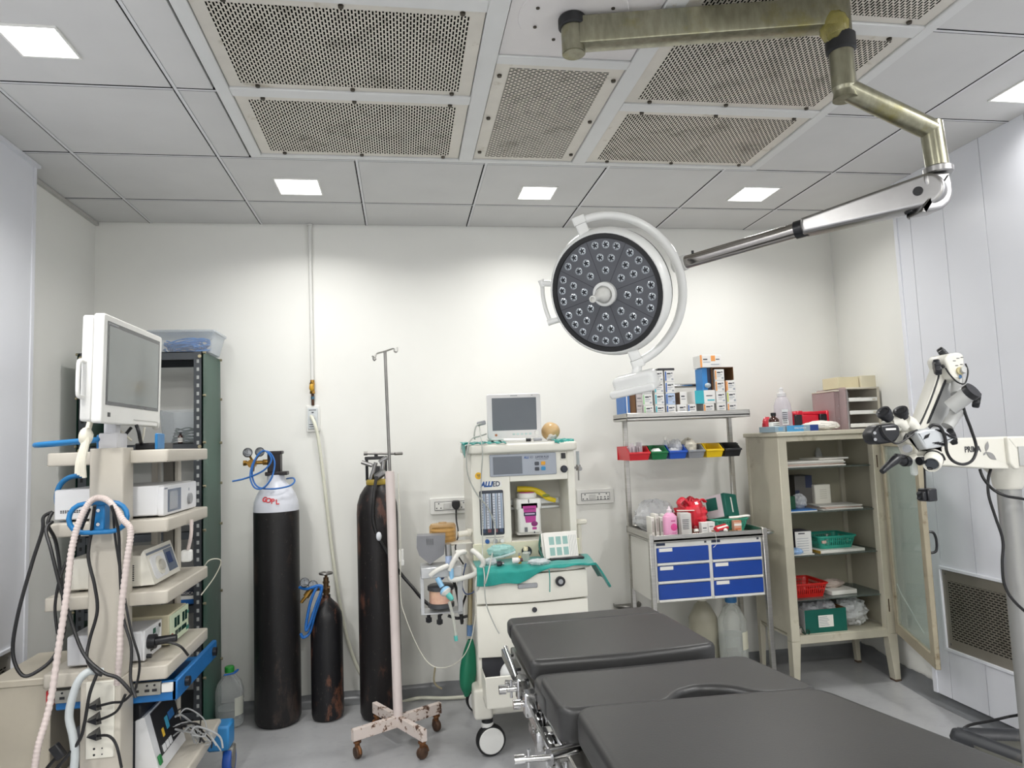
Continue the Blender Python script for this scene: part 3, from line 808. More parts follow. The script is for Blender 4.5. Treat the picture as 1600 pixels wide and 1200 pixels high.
mb = MB(0); mb.box(-1.42, -1.19, 3.74, 3.95, .661, .73, .002); mb.mat(1); mb.text('SU', .03, T(-1.22, 3.7395, .69, rx=PI / 2), .0004)
solo('printed_carton', mb, [navy, paper], 'dark carton with white lettering on the low rack shelf behind the trolley', 'carton')
mb = MB(0); mb.box(-1.15, -1.02, 3.74, 3.95, .607, .655, .002) if 0 else mb.box(-1.15, -1.03, 3.75, 3.95, .701, .72, .002); mb.mat(1); mb.text('SURGICAL', .018, T(-1.09, 3.7495, .71, rx=PI / 2), .0004)
solo('printed_pack', mb, [navy, paper], 'dark pack lettered SURGICAL on the blue pack on the low rack shelf', 'pack')

# ------------------------------------------------------------------ equipment trolley
t = thing('equipment_trolley', 'beige equipment trolley with shelves, a central column and blue handles', 'trolley', (-1.06, 2.98, 0))
SZ = (1.425, 1.172, .915, .652)
for i, z in enumerate(SZ):
    mb = MB(0); mb.at(T(-1.06, 2.985, z - .048)).prism(rrect(.41, .53, .012, 3), 0, .048, .006)
    mb.mat(1); mb.box(-.203, .203, -.262, -.258, .002, .005)
    part(t, 'shelf', mb, [beige_metal, M('beige_shadow_gap', '#8f8878', .6)])
mb = MB(0); mb.at(T(-1.04, 2.705, 0)).prism(rrect(.112, .10, .008, 3), .64, 1.435, .003)
mb.at(T(-1.045, 2.70, 0)).prism(rrect(.13, .12, .008, 3), .2, .64, .004); part(t, 'column', mb, beige_metal)
for x, w, m in ((-1.368, .034, beige_metal), (-1.06, .026, beige_metal), (-1.005, .04, M('grey_upright', '#77736a', .5)), (-.972, .014, beige_metal)):
    mb = MB(0); xx = x if x > -1.3 else -1.235; mb.box(xx - w / 2, xx + w / 2, 3.20, 3.245, .2, 1.42, .002); part(t, 'upright', mb, m)
mb = MB(0); mb.at(T(-1.05, 2.985, .2)).prism(rrect(.47, .66, .02), 0, .045, .008); part(t, 'base', mb, beige_metal)
mb = MB(0); mb.box(-.86, -.77, 3.24, 3.345, .13, .232, .008); part(t, 'bumper', mb, M('blue_paint', '#2a7bb5', .4, var=.1, stain='#5c676d', st=(.66, .8)))
for x, y in ((-.785, 3.31), (-.80, 2.68), (-1.30, 2.68), (-1.30, 3.30)):
    mb = MB(0); mb.box(x - .022, x + .022, y - .03, y + .03, .075, .126, .005); mb.cyl((x, y, .12), (x, y, .128), .02, n=10)
    c = part(t, 'caster', mb, M('caster_metal', '#8f8d86', .5, .6, var=.2, stain='#6a5a45'))
    mb = MB(0); mb.lathe([(.03, -.017), (.058, -.017), (.063, -.010), (.063, .010), (.058, .017), (.03, .017)], 24, T(x, y, .063, ry=PI / 2)); mb.mat(1); mb.cyl((x - .019, y, .063), (x + .019, y, .063), .036, n=18)
    o = part(t, 'wheel', mb, [M('blue_tyre', '#1f4fa3', .5), MATS['caster_metal']]); o.parent = c
# blue cable holder on the column, and two blue grips
def oval(c, w, h, axx, axz, n=8):
    r = h / 2; o = []
    for s in (1, -1):
        for i in range(n + 1):
            a = -PI / 2 + PI * i / n
            o.append(V(c) + V(axx) * (s * (w / 2 - r + r * math.cos(a))) + V(axz) * (s * r * math.sin(a)))
    return o
mb = MB(0); hc = V((-1.038, 2.59, 1.198)); mb.tube(oval(hc, .185, .098, (1, 0, 0), (0, 0, 1)), .0085, 10, True)
mb.box(-1.055, -1.02, 2.594, 2.64, 1.145, 1.25, .003)
mb.mat(1)
for z in (1.175, 1.222): mb.cyl((-1.038, 2.588, z), (-1.038, 2.596, z), .006, n=10)
part(t, 'cable_holder', mb, [blue_pl, chrome])
mb = MB(0); mb.tube(oval((-1.19, 2.73, 1.462), .225, .09, (1, 0, .06), (0, 1, 0)), .009, 10, True); part(t, 'grip', mb, blue_pl)
mb = MB(0); mb.tube(sm([(-1.25, 2.98, 1.335), (-1.30, 2.98, 1.33), (-1.335, 2.98, 1.30), (-1.345, 2.98, 1.25), (-1.33, 2.98, 1.20), (-1.27, 2.98, 1.17)], 6), .010, 10); part(t, 'grip', mb, blue_pl)
mb = MB(0); mb.box(-1.10, -1.088, 2.72, 2.80, 1.425, 1.485, .003); mb.box(-.915, -.905, 2.76, 2.84, 1.425, 1.485, .003); part(t, 'blue_bracket', mb, blue_pl)
mb = MB(0); mb.box(-1.085, -1.02, 2.70, 2.79, 1.43, 1.49, .004); mb.box(-1.08, -1.038, 2.73, 2.775, 1.48, 1.528, .004); part(t, 'monitor_post', mb, M('post_grey_white', '#d9d9dc', .4))
# blue keyboard tray on slide rails
mb = MB(0); mb.box(-1.24, -.835, 2.76, 2.778, .515, .585, .004); mb.box(-.853, -.833, 2.76, 3.30, .515, .585, .004); mb.box(-1.24, -.835, 2.77, 3.29, .515, .522)
tr = part(t, 'keyboard_tray', mb, M('tray_blue', '#2170b3', .38, .2, var=.1))
mb = MB(0)
for y in (2.86, 3.24): mb = MB(0); mb.cyl((-.833, y, .55), (-.818, y, .55), .018, n=14); o = part(t, 'knob', mb, black_pl); o.parent = tr
zn = M('zinc', '#a5a49c', .45, .7, var=.15, vs=30)
for x0, x1, hs_ in ((-1.235, -1.10, (-1.21, -1.17)), (-.985, -.885, (-.965, -.93, -.905))):
    mb = MB(0); mb.box(x0, x1, 2.742, 2.758, .545, .59, .002); mb.mat(1)
    for x in hs_: mb.box(x - .008, x + .008, 2.7405, 2.742, .558, .567); mb.cyl((x, 2.7405, .58), (x, 2.742, .58), .004, n=8)
    part(t, 'slide_rail', mb, [zn, black_pl])
mb = MB(0); mb.box(-.883, -.845, 2.745, 2.757, .55, .582, .002); part(t, 'white_latch', mb, white_pl)
mb = MB(0); mb.box(-1.262, -1.238, 2.74, 2.76, .54, .592, .002); part(t, 'red_end_cap', mb, M('red_mark', '#b3262c', .5))
# power strip panel on the column foot
mb = MB(0); mb.at(T(-1.043, 2.638, .515)).box(-.045, .045, -.004, .004, -.128, .125, .002)
mb.at(MX.Identity(4)).mat(1)
for z in (.40, .42): mb.cyl((-1.06, 2.6335, z), (-1.06, 2.6345, z), .004, n=8); mb.cyl((-1.035, 2.6335, z), (-1.035, 2.6345, z), .0025, n=8)
part(t, 'power_strip', mb, [M('old_white_panel', '#e2dfd3', .45, var=.02, stain='#c4a878', st=(.64, .74), ss=6), black_pl])
# monitor
F = frame(PY(207, 588, 2.785) + V((-.02, .01, 0)), V((.965, -.26, .0)), V((.26, .965, 0)))
mo = thing('endoscopy_monitor', 'large white flat monitor turned sideways on top of the equipment trolley', 'monitor', tuple(F.translation - V((0, 0, .2))))
a, b2 = PY(167, 488, 2.52), PY(254, 529, 3.05)
xd = V((b2.x - a.x, b2.y - a.y, 0)).normalized(); nd = V((xd.y, -xd.x, 0)); nd = (nd + V((0, 0, -.02))).normalized()
ctr = (PY(167, 488, 2.52) + PY(158, 656, 2.52) + PY(254, 529, 3.05) + PY(247, 670, 3.05)) / 4
F = frame(ctr, nd, xd); W2, H2 = .545, .375
mb = MB(0); mb.at(F).prism(rrect(W2, H2, .012), -.034, 0, .005); part(mo, 'front_bezel', mb, white_pl)
mb = MB(0); mb.at(F).prism(rrect(W2 - .01, H2 - .012, .012), -.072, -.036, .006); mb.prism(rrect(.3, .26, .02), -.10, -.07, .01); part(mo, 'back_shell', mb, M('shell_white', '#d9d9d6', .4))
mb = MB(0); mb.at(F).box(-.245, .245, -.125, .165, -.001, .001); mb.mat(1); mb.box(-.232, .232, -.112, .150, .001, .0015); part(mo, 'screen', mb, [M('screen_border', '#45484c', .15), M('lcd_grey', '#7d8382', .1, var=.03, spec=.7)])
mb = MB(0); mb.at(F).box(-.225, -.205, -.165, -.150, 0, .0012); mb.mat(1); mb.box(.0, .245, -.168, -.166, 0, .002)
mb.mat(2); mb.box(-.24, -.16, .155, .160, .0005, .0018); mb.mat(1); mb.box(.235, .262, -.200, -.165, -.02, .003, .008); part(mo, 'control_mark', mb, [black_pl, M('bezel_line', '#c2c2bd', .5), grey_pl])
mb = MB(0); mb.at(F).tube(sm([(-.265, -.10, -.06), (-.30, -.10, -.06), (-.31, -.08, -.06), (-.31, .0, -.06), (-.30, .02, -.06), (-.265, .02, -.06)], 4), .007, 8); part(mo, 'handle', mb, white_pl)
# white and black cables under the monitor
whc = M('white_cable', '#dcd8c8', .5, var=.06, bump=.1, bs=60); blc = M('black_cable', '#141416', .45)
mb = MB(0)
for k in range(4): mb.tube(sm(pts((146 + k, 640, 2.62), (137 + k, 668, 2.6), (131 + 2 * k, 690, 2.58 - .004 * k), (122 + 3 * k, 720, 2.57 - .004 * k), (120 + 4 * k, 740 + 2 * k, 2.57)), 6), .0075, 8)
mb.blob(PY(134, 682, 2.585), (.022, .02, .03), .3, 2, 14, 10)
solo('cable_bundle', mb, whc, 'knotted white cable bundle hanging at the left of the monitor', 'cable')
mb = MB(0); mb.tube(sm(pts((178, 665, 2.8), (190, 675, 2.8), (205, 688, 2.82), (180, 668, 2.86)), 5), .004, 6); mb.tube(sm(pts((226, 668, 2.85), (224, 680, 2.85), (222, 690, 2.84)), 5), .004, 6)
solo('cable_loop', mb, whc, 'white cables crossing under the monitor on the trolley top', 'cable')
mb = MB(0); mb.box(-1.02, -.93, 2.86, 3.02, 1.426, 1.452, .004); mb.tube(sm(pts((184, 690, 2.8), (195, 680, 2.82), (205, 668, 2.84)), 4), .006, 6); mb.tube(sm(pts((213, 664, 2.8), (217, 675, 2.8), (219, 686, 2.82), (221, 694, 2.86)), 4), .007, 6)
solo('adapter', mb, black_pl, 'black adapter and leads lying on the trolley top under the monitor', 'adapter')
# devices on the trolley shelves
F2 = lambda x, y, z: T(x, y, z)
def device(name, label, x0, x1, y0, y1, z0, z1, bodym, feet=True):
    d = thing(name, label, 'medical device', ((x0 + x1) / 2, (y0 + y1) / 2, z0)); mb = MB(0); mb.box(x0, x1, y0, y1, z0 + .008, z1, .005)
    mb.mat(1)
    for x in (x0 + .04, x1 - .04):
        for y in (y0 + .04, y1 - .04): mb.cyl((x, y, z0), (x, y, z0 + .01), .012, n=10)
    part(d, 'body', mb, [bodym, black_rub]); return d
lt = M('device_white', '#dfe0e2', .35, var=.02); nav2 = M('panel_navy', '#5f6b7e', .3)
d = device('insufflator', 'white device with a small screen on the upper trolley shelf', -1.262, -.905, 2.775, 3.19, 1.172, 1.29, lt)
mb = MB(0); mb.at(frame((-.900, 2.985, 1.232), (1, 0, 0), (0, 1, 0))).prism(rrect(.415, .112, .012), -.01, .012, .004); mb.mat(1); mb.box(-.16, -.01, -.045, .04, .012, .0145); mb.mat(2); mb.box(-.15, -.055, -.038, .032, .0145, .0155)
mb.mat(3); mb.cyl((.10, -.012, .012), (.10, -.012, .022), .022, n=18); mb.mat(1); mb.box(.098, .102, .02, .032, .012, .013); mb.box(-.20, -.165, .043, .047, .012, .0126)
part(d, 'front_panel', mb, [lt, nav2, M('lcd_dim', '#8b9096', .15), grey_pl])
mb = MB(0)
for k in range(16):
    for j in range(2): mb.box(-1.24 + k * .0078, -1.235 + k * .0078, 2.7735, 2.776, 1.205 + j * .006, 1.209 + j * .006)
part(d, 'vent_slots', mb, black_pl)
d = device('surgical_generator', 'cream device with a sloped knob panel on the middle trolley shelf', -1.225, -.965, 2.79, 3.11, .915, 1.035, cream_pl)
mb = MB(0); mb.at(MX(((0, 0, 1, 0), (0, 1, 0, 0), (1, 0, 0, 0), (0, 0, 0, 1))) @ MX.Identity(4))
mb.at(MX.Identity(4)); X0, X1 = -.97, -.935
mb.add([(X0, 2.79, .925), (X0, 3.11, .925), (X0, 3.11, 1.04), (X0, 2.79, 1.04), (X1 + .01, 2.80, .925), (X1 + .01, 3.10, .925), (X1 - .03, 3.10, 1.052), (X1 - .03, 2.80, 1.052)], [(0, 3, 2, 1), (4, 5, 6, 7), (0, 4, 7, 3), (1, 2, 6, 5), (0, 1, 5, 4), (3, 7, 6, 2)])
Fs = frame((X1 - .0095, 2.95, .985), (1, 0, .315), (0, 1, 0)); mb.at(Fs)
mb.mat(1); mb.box(-.14, .13, .047, .056, 0, .002); mb.box(.035, .135, -.045, .044, 0, .002); mb.mat(2); mb.prism(rrect(.15, .09, .02, 4, -.05, -.005), 0, .004, .001)
mb.mat(0); mb.cyl((-.05, -.005, .003), (-.05, -.005, .008), .036, n=24); mb.mat(3); mb.cyl((-.05, -.005, .008), (-.05, -.005, .018), .02, n=18); mb.mat(4); mb.box(.05, .10, -.015, .03, .002, .003)
part(d, 'front_panel', mb, [cream_pl, nav2, lt, M('knob_grey', '#b5b2aa', .3), M('lcd_blue', '#3f4f7a', .15)])
mb = MB(0)
for k in range(2):
    for j in range(11): mb.box(-1.135 + k * .017, -1.122 + k * .017, 2.788, 2.7905, .945 + j * .0072, .949 + j * .0072)
for j in range(8): mb.box(-1.0, -.993, 2.788, 2.7905, .945 + j * .0075, .949 + j * .0075)
part(d, 'vent_slots', mb, black_pl)
d = device('light_source', 'grey white light source with a black knob on the lower trolley shelf', -1.21, -.955, 2.77, 2.955, .652, .765, M('grey_white_metal', '#c9cacd', .4, .1, var=.03))
mb = MB(0); mb.at(frame((-.953, 2.862, .712), (1, 0, 0), (0, 1, 0))).box(-.09, .09, -.053, .055, -.004, .004, .002); mb.mat(1); mb.cyl((-.05, .005, .004), (-.05, .005, .03), .026, n=18); mb.cyl((-.05, .005, .03), (-.045, .01, .10), .016, .014, n=14); mb.cyl((-.068, -.042, .004), (-.068, -.042, .02), .008, n=10)
for k in range(4): mb.box(-.03 + k * .017, -.023 + k * .017, -.036, -.026, .004, .007)
mb.box(.055, .07, .03, .045, .004, .007); mb.mat(2); mb.cyl((.035, .022, .004), (.035, .022, .009), .018, n=18); mb.mat(3); mb.box(-.005, .015, .022, .04, .004, .007)
part(d, 'front_panel', mb, [lt, black_pl, M('gauge_face', '#b9bdc0', .2), M('green_lamp', '#1f5b46', .3)])
cg = M('console_green_white', '#cfdcc0', .4, var=.03)
d = device('display_console', 'cream console with green digit displays on the lower trolley shelf', -1.19, -.925, 2.965, 3.19, .652, .775, M('console_cream', '#c9c2a6', .42, .1, var=.05, stain='#9c9684', st=(.6, .8)))
mb = MB(0); mb.at(frame((-.923, 3.08, .715), (1, 0, 0), (0, 1, 0))).box(-.112, .112, -.055, .056, -.003, .003, .001); mb.mat(1)
for u in (-.07, -.035, .03, .065): mb.box(u, u + .024, 0.0, .038, .003, .005)
for u in (-.06, -.02, .02, .05): mb.box(u, u + .03, -.032, -.014, .003, .005)
mb.mat(2); mb.box(-.11, -.095, -.045, -.015, .003, .007); mb.mat(3); mb.box(.09, .115, .02, .03, .003, .004); mb.box(.08, .115, -.045, -.03, .003, .004)
part(d, 'front_panel', mb, [cg, M('digit_green', '#123b34', .2), M('rocker_red', '#9c3b34', .4), M('teal_print', '#2d7a6c', .5)])
d = device('patient_unit', 'black and white device with a slanted front on the bottom trolley shelf', -1.19, -.985, 2.80, 3.08, .2465, .44, M('dark_grey_shell', '#3f4247', .4))
mb = MB(0); mb.add([(-.985, 2.79, .2475), (-.985, 3.09, .2475), (-.985, 3.09, .445), (-.985, 2.79, .445), (-.90, 2.79, .25), (-.90, 3.09, .25), (-.955, 3.09, .455), (-.955, 2.79, .455)], [(0, 3, 2, 1), (4, 5, 6, 7), (0, 4, 7, 3), (1, 2, 6, 5), (0, 1, 5, 4), (3, 7, 6, 2)])
mb.at(frame((-.927, 2.94, .352), (1, 0, .268), (0, 1, 0))); mb.mat(1); mb.box(-.10, .145, -.06, .10, 0, .003); mb.mat(2); mb.box(.0, .03, .0, .045, .003, .004); mb.mat(3); mb.box(-.05, -.03, -.01, .02, .003, .004); mb.mat(4); mb.box(-.14, -.115, -.08, -.045, 0, .008, .003)
mb.mat(5); mb.box(.04, .10, .02, .05, .003, .004); mb.mat(0)
for u in (-.08, -.045, -.01): mb.box(u, u + .025, -.055, -.03, .003, .006)
part(d, 'front_panel', mb, [lt, black_pl, M('cyan_mark', '#3f9fc0', .4), M('yellow_mark', '#d9b23a', .4), M('green_switch', '#1f7a3e', .4), M('blue_label', '#2f6fae', .4)])
mb = MB(0); mb.box(-1.18, -.97, 2.80, 3.06, .442, .505, .006); solo('black_case', mb, black_pl, 'black case lying on the slanted device under the blue tray', 'case')
# beige cabinet left of the trolley
mb = MB(0); mb.box(-1.50, -1.292, 2.84, 3.2, .0, .60, .004); mb.box(-1.505, -1.287, 2.835, 3.205, .585, .612, .004)
solo('metal_cabinet', mb, M('old_beige', '#b5ae9f', .45, var=.06, stain='#8d8474', st=(.62, .8), ss=8), 'low beige metal cabinet on the floor at the left of the trolley', 'cabinet')
# hoses and cables
pink = M('pink_hose', '#cfc2bd', .45, var=.05)
hp = sm(pts((52, 1215, 2.5), (60, 1165, 2.5), (78, 1100, 2.52), (92, 1010, 2.53), (104, 930, 2.54), (112, 860, 2.55), (124, 815, 2.555), (140, 785, 2.56), (155, 778, 2.565), (172, 785, 2.56), (192, 812, 2.555), (204, 830, 2.55), (198, 880, 2.55), (190, 950, 2.56), (187, 1020, 2.57), (183, 1070, 2.6)), 26)
mb = MB(0); mb.tube(hp, lambda i: .0108 if i % 3 else .0088, 12); solo('corrugated_hose', mb, pink, 'long pale pink ribbed hose looped over the blue cable holder', 'hose', ang=80)
gh = sm(pts((160, 1050, 2.57), (140, 1049, 2.55), (124, 1062, 2.54), (113, 1090, 2.54), (108, 1120, 2.54), (114, 1150, 2.54), (117, 1180, 2.54), (114, 1215, 2.54)), 14)
mb = MB(0); mb.tube(gh, .0125, 12); solo('grey_hose', mb, M('grey_white_hose', '#bcc2c3', .4), 'thick grey white hose curving down beside the socket panel', 'hose')
WN = [0]
def W(lab, r, *p):
    WN[0] += 1; wire('power_cable', lab, 'cable', [PY(x, y, Y - .013 * (WN[0] % 5)) for x, y, Y in p], r, blc)
W('black cable looping far out to the left of the trolley', .006, (82, 800, 2.68), (68, 808, 2.66), (66, 830, 2.64), (50, 880, 2.62), (28, 960, 2.6), (20, 1020, 2.6), (35, 1055, 2.6), (60, 1048, 2.61), (85, 1025, 2.63), (100, 985, 2.66), (98, 930, 2.7), (88, 850, 2.7), (75, 820, 2.66), (82, 800, 2.68))
W('black cable hanging from the left grip down behind the column', .006, (82, 815, 2.66), (72, 828, 2.63), (80, 860, 2.6), (95, 920, 2.6), (108, 960, 2.6), (130, 1020, 2.58), (160, 1050, 2.56), (185, 1060, 2.56), (208, 1085, 2.56))
W('black cable falling from the holder along the column front', .0055, (148, 790, 2.58), (143, 830, 2.63), (138, 870, 2.63), (148, 915, 2.62), (152, 955, 2.62), (140, 1000, 2.62), (136, 1030, 2.6), (150, 1050, 2.55), (160, 1055, 2.55))
W('black cable along the right edge of the column', .005, (174, 790, 2.58), (185, 830, 2.62), (187, 880, 2.63), (192, 960, 2.62), (205, 1010, 2.6), (204, 1060, 2.58), (212, 1090, 2.56))
W('thin black cable beside the column near the light source', .004, (177, 790, 2.585), (180, 840, 2.64), (196, 940, 2.62), (206, 990, 2.6), (218, 1035, 2.6), (212, 1075, 2.6), (205, 1085, 2.6))
W('short black cable slanting from the holder to the lower left', .005, (140, 795, 2.6), (128, 825, 2.62), (118, 852, 2.66))
W('black cable crossing the socket panel to the floor', .0055, (152, 1052, 2.56), (140, 1085, 2.55), (132, 1130, 2.55), (122, 1160, 2.56), (85, 1205, 2.56))
W('black lead on the light source shelf front', .0045, (250, 1005, 2.72), (265, 1004, 2.7), (282, 1010, 2.7), (294, 1024, 2.72))
W('black cable dropping from the white trolley box to the left', .005, (103, 878, 2.7), (92, 910, 2.68), (86, 950, 2.68), (90, 990, 2.68))
wire('thin_tube', 'thin white tube looping out beside the rack at the trolley', 'tubing', pts((312, 900, 3.3), (326, 876, 3.3), (345, 876, 3.35), (336, 900, 3.35), (314, 930, 3.3)), .0025, whc)
for i, (y, lab) in enumerate(((1100, 'topmost of three black plugs in the white socket panel'), (1122, 'middle one of three black plugs in the white socket panel'), (1146, 'lowest of three black plugs in the white socket panel'))):
    p = PY(150, y, 2.634); tp = thing('power_plug', lab, 'plug', tuple(p), group='black plugs in the trolley socket panel'); y = p.y
    mb = MB(0); mb.at(T(p.x, p.y, p.z)).add([(-.024, 0, 0), (.012, 0, .022), (.018, 0, -.02), (-.018, -.03, 0), (.014, -.034, .012), (.014, -.034, -.012)], [(0, 1, 2), (3, 5, 4), (0, 3, 4, 1), (1, 4, 5, 2), (2, 5, 3, 0)])
    part(tp, 'body', mb, black_pl, ang=20)
    cord = (((175, 1098, 2.59), (192, 1096, 2.57), (205, 1085, 2.56)), ((172, 1118, 2.59), (185, 1108, 2.57), (196, 1085, 2.56)), ((170, 1150, 2.59), (182, 1165, 2.58), (190, 1200, 2.57)))[i]
    mb = MB(0); mb.tube(sm([V((p.x + .014, p.y - .025, p.z))] + pts(*cord), 6), .0045, 8)
    part(tp, 'cord', mb, blc)
p = PY(92, 1176, 2.6); tp = thing('inline_connector', 'black inline plug on a cable low beside the beige cabinet', 'plug', tuple(p))
mb = MB(0); mb.at(T(p.x, p.y, p.z, ry=-.6)).prism(rrect(.03, .026, .006), -.02, .03, .004); part(tp, 'body', mb, black_pl)
mb = MB(0); mb.tube(sm(pts((90, 1182, 2.6), (80, 1192, 2.6), (66, 1210, 2.6)), 6), .0055, 8); part(tp, 'cord', mb, blc)
# hand probe hanging under the upper shelf
tp = thing('hand_probe', 'white hand probe hanging on a short pink lead under the upper trolley shelf', 'probe', tuple(PY(293, 876, 2.95)))
mb = MB(0); mb.tube(sm(pts((299, 812, 2.95), (299, 830, 2.95), (297, 845, 2.95), (293, 862, 2.95)), 6), .007, 8); part(tp, 'lead', mb, pink)
mb = MB(0); p = PY(292, 867, 2.95); mb.at(T(p.x, p.y, p.z)).prism(rrect(.04, .035, .01), -.026, .02, .008); part(tp, 'head', mb, white_pl)
# wire tangle at the trolley foot
rg = random.Random(11)
for k in range(14):
    x, y = rg.uniform(268, 300), rg.uniform(1110, 1150)
    p = pts((x, y, 2.95), (x + rg.uniform(10, 25), y + rg.uniform(-14, 12), 3.0), (x + rg.uniform(20, 45), y + rg.uniform(-8, 20), 3.05), (x + rg.uniform(25, 50), min(1180, y + rg.uniform(15, 40)), 3.05))
    wire('sensor_lead', 'thin %s sensor lead in the tangle at the foot of the trolley' % ('black' if k % 4 == 0 else 'grey white'), 'sensor lead', p, .0028 if k % 3 else .004, blc if k % 4 == 0 else M('grey_lead', '#a9abac', .5), 'black sensor leads at the trolley foot' if k % 4 == 0 else 'grey sensor leads at the trolley foot')
# water jug
jx, jy = -.922, 3.90
t = thing('water_jug', 'clear plastic water jug with a green cap on the floor by the green rack', 'jug', (jx, jy, .001)); F = T(jx, jy, .001)
mb = MB(0); mb.lathe([(.055, 0), (.068, .006), (.07, .04), (.066, .05), (.07, .06), (.07, .11), (.067, .12), (.07, .13), (.069, .18), (.058, .215), (.03, .25), (.02, .262), (.02, .275)], 28, F); part(t, 'body', mb, CLEAR('jug_plastic', '#eef1f1', .16, .2))
mb = MB(0); mb.lathe([(.024, .268), (.024, .292), (.02, .296)], 18, F); part(t, 'cap', mb, M('green_cap', '#2f9a3c', .4))
mb = MB(0); mb.lathe([(.0, .002), (.064, .004), (.066, .04), (.066, .09), (0, .09)], 24, F); part(t, 'water', mb, CLEAR('water', '#dfe4e4', .14, .08))
mb = MB(0); mb.tube(sm([(jx - .02, jy - .03, .262), (jx + .03, jy - .03, .268), (jx + .05, jy - .03, .285), (jx + .03, jy - .028, .272)], 5), .004, 8); part(t, 'carry_handle', mb, M('handle_blue', '#2d6fc0', .4))
mb = MB(0); mb.lathe([(.071, .06), (.071, .15)], 8, F @ MX.Rotation(-1.0, 4, 'Z'), .8); part(t, 'label', mb, M('faded_label', '#c9cbbf', .6))

# ------------------------------------------------------------------ gas pipe, outlet and sockets on the back wall
YW = YB
t = thing('gas_pipe', 'thin white gas pipe with a brass valve running down the back wall from the ceiling', 'pipe', (-.507, 4.075, 1.69))
mb = MB(0); mb.tube([(-.509, 4.075, HC - .003), (-.507, 4.075, 2.2), (-.506, 4.075, 1.80)], .0105, 12); mb.lathe([(.0, 0), (.016, .002), (.016, .012), (0, .014)], 14, T(-.509, 4.075, HC - .016)); part(t, 'tube', mb, M('pipe_white', '#dcdcd8', .4, var=.03))
mb = MB(0); mb.cyl((-.506, 4.075, 1.80), (-.506, 4.075, 1.725), .012, n=12); mb.cyl((-.506, 4.075, 1.785), (-.506, 4.075, 1.772), .016, n=6); mb.cyl((-.506, 4.075, 1.735), (-.506, 4.075, 1.722), .016, n=6); mb.mat(1); mb.blob((-.508, 4.05, 1.755), (.013, .014, .022), .1, 1, 12, 8)
part(t, 'valve', mb, [brass, M('valve_yellow', '#c99a22', .4)])
mb = MB(0); mb.cyl((-.506, 4.078, 1.725), (-.505, 4.078, 1.655), .008, n=12); mb.mat(1); mb.cyl((-.506, 4.078, 1.705), (-.506, 4.078, 1.69), .0095, n=12); part(t, 'copper_tail', mb, [M('old_copper', '#4d3426', .4, .7), M('blue_tape', '#3d6d86', .5)])
def plate(name, label, x0, x1, z0, z1, y=YW, group=None):
    t = thing(name, label, 'socket plate', ((x0 + x1) / 2, y, z0), group=group)
    mb = MB(0); mb.at(frame(((x0 + x1) / 2, y, (z0 + z1) / 2), (0, -1, 0), (1, 0, 0))).prism(rrect(x1 - x0, z1 - z0, .01), 0, .014, .004); part(t, 'plate', mb, white_pl); return t
t = plate('gas_outlet', 'small white wall gas outlet box below the brass valve', -.544, -.468, 1.502, 1.655)
F = frame((-.506, YW - .014, 1.58), (0, -1, 0), (1, 0, 0))
mb = MB(0); mb.at(F).prism(rrect(.055, .12, .006), 0, .012, .003); mb.mat(1); mb.cyl((-.0, .005, .012), (0, .005, .03), .014, n=14); mb.mat(2)
for z in (.047, -.035, -.047): mb.box(-.02, .02, z - .002, z + .002, .012, .0126)
mb.box(-.006, .006, .03, .037, .012, .0126)
part(t, 'face', mb, [M('outlet_grey', '#cdd2d4', .4), chrome, ink])
hose_w = M('cream_hose', '#dcdccb', .4, var=.04)
mb = MB(0); mb.tube(sm(pts((486, 650, 4.06), (492, 663, 4.02), (498, 690, 4.02), (507, 760, 4.04), (520, 870, 4.05), (535, 965, 4.05), (553, 1030, 4.04), (575, 1070, 4.03), (610, 1098, 4.01)) + [V((.05, 3.99, .014)), V((.2, 3.95, .014)), V((.42, 3.93, .014)), V((.6, 3.93, .014))], 8), .0095, 10)
solo('gas_hose', mb, hose_w, 'cream hose hanging from the wall gas outlet down to the floor along the wall', 'hose')
def holes(mb, x, z, pat, y):
    for u, v in pat: mb.cyl((x + u, y - .0012, z + v), (x + u, y, z + v), .0042, n=8)
P5 = ((0, .014), (-.01, -.004), (.01, -.004), (-.009, -.016), (.009, -.016)); P3 = ((0, .014), (-.012, -.012), (.012, -.012))
def sockets(label, x0, x1, z0, z1, mods):
    t = plate('switch_socket', label, x0, x1, z0, z1); y = YW - .014; xm = (x0 + x1) / 2; zm = (z0 + z1) / 2
    mb = MB(0); mb.mat(1); w = (x1 - x0) - .055; h = (z1 - z0) - .045
    mb.box(xm - w / 2, xm + w / 2, y - .002, y, zm - h / 2, zm + h / 2); mb.mat(0); mb.box(xm - w / 2 + .003, xm + w / 2 - .003, y - .004, y, zm - h / 2 + .003, zm + h / 2 - .003)
    n = len(mods); mb.mat(1)
    for i, m in enumerate(mods):
        x = xm - w / 2 + w * (i + .5) / n
        if m == 's': mb.mat(2); mb.box(x - .02, x + .02, y - .007, y - .003, zm - h / 2 + .008, zm + h / 2 - .008, .002); mb.mat(1)
        else: holes(mb, x, zm, P5 if m == '5' else P3, y - .004)
    part(t, 'socket_module', mb, [white_pl, M('socket_outline', '#55565a', .5), M('rocker_grey', '#c9c9c6', .4)]); return t
sockets('white wall socket plate with a black plug, left of the anaesthesia machine', .143, .39, 1.0, 1.095, '3s33')
sockets('white wall socket plate right of the anaesthesia machine, without any plug', 1.02, 1.252, 1.012, 1.102, '3s55')
pl = PY(712, 787, 4.07); t = thing('mains_plug', 'black mains plug in the wall socket left of the anaesthesia machine', 'plug', (pl.x, 4.07, pl.z))
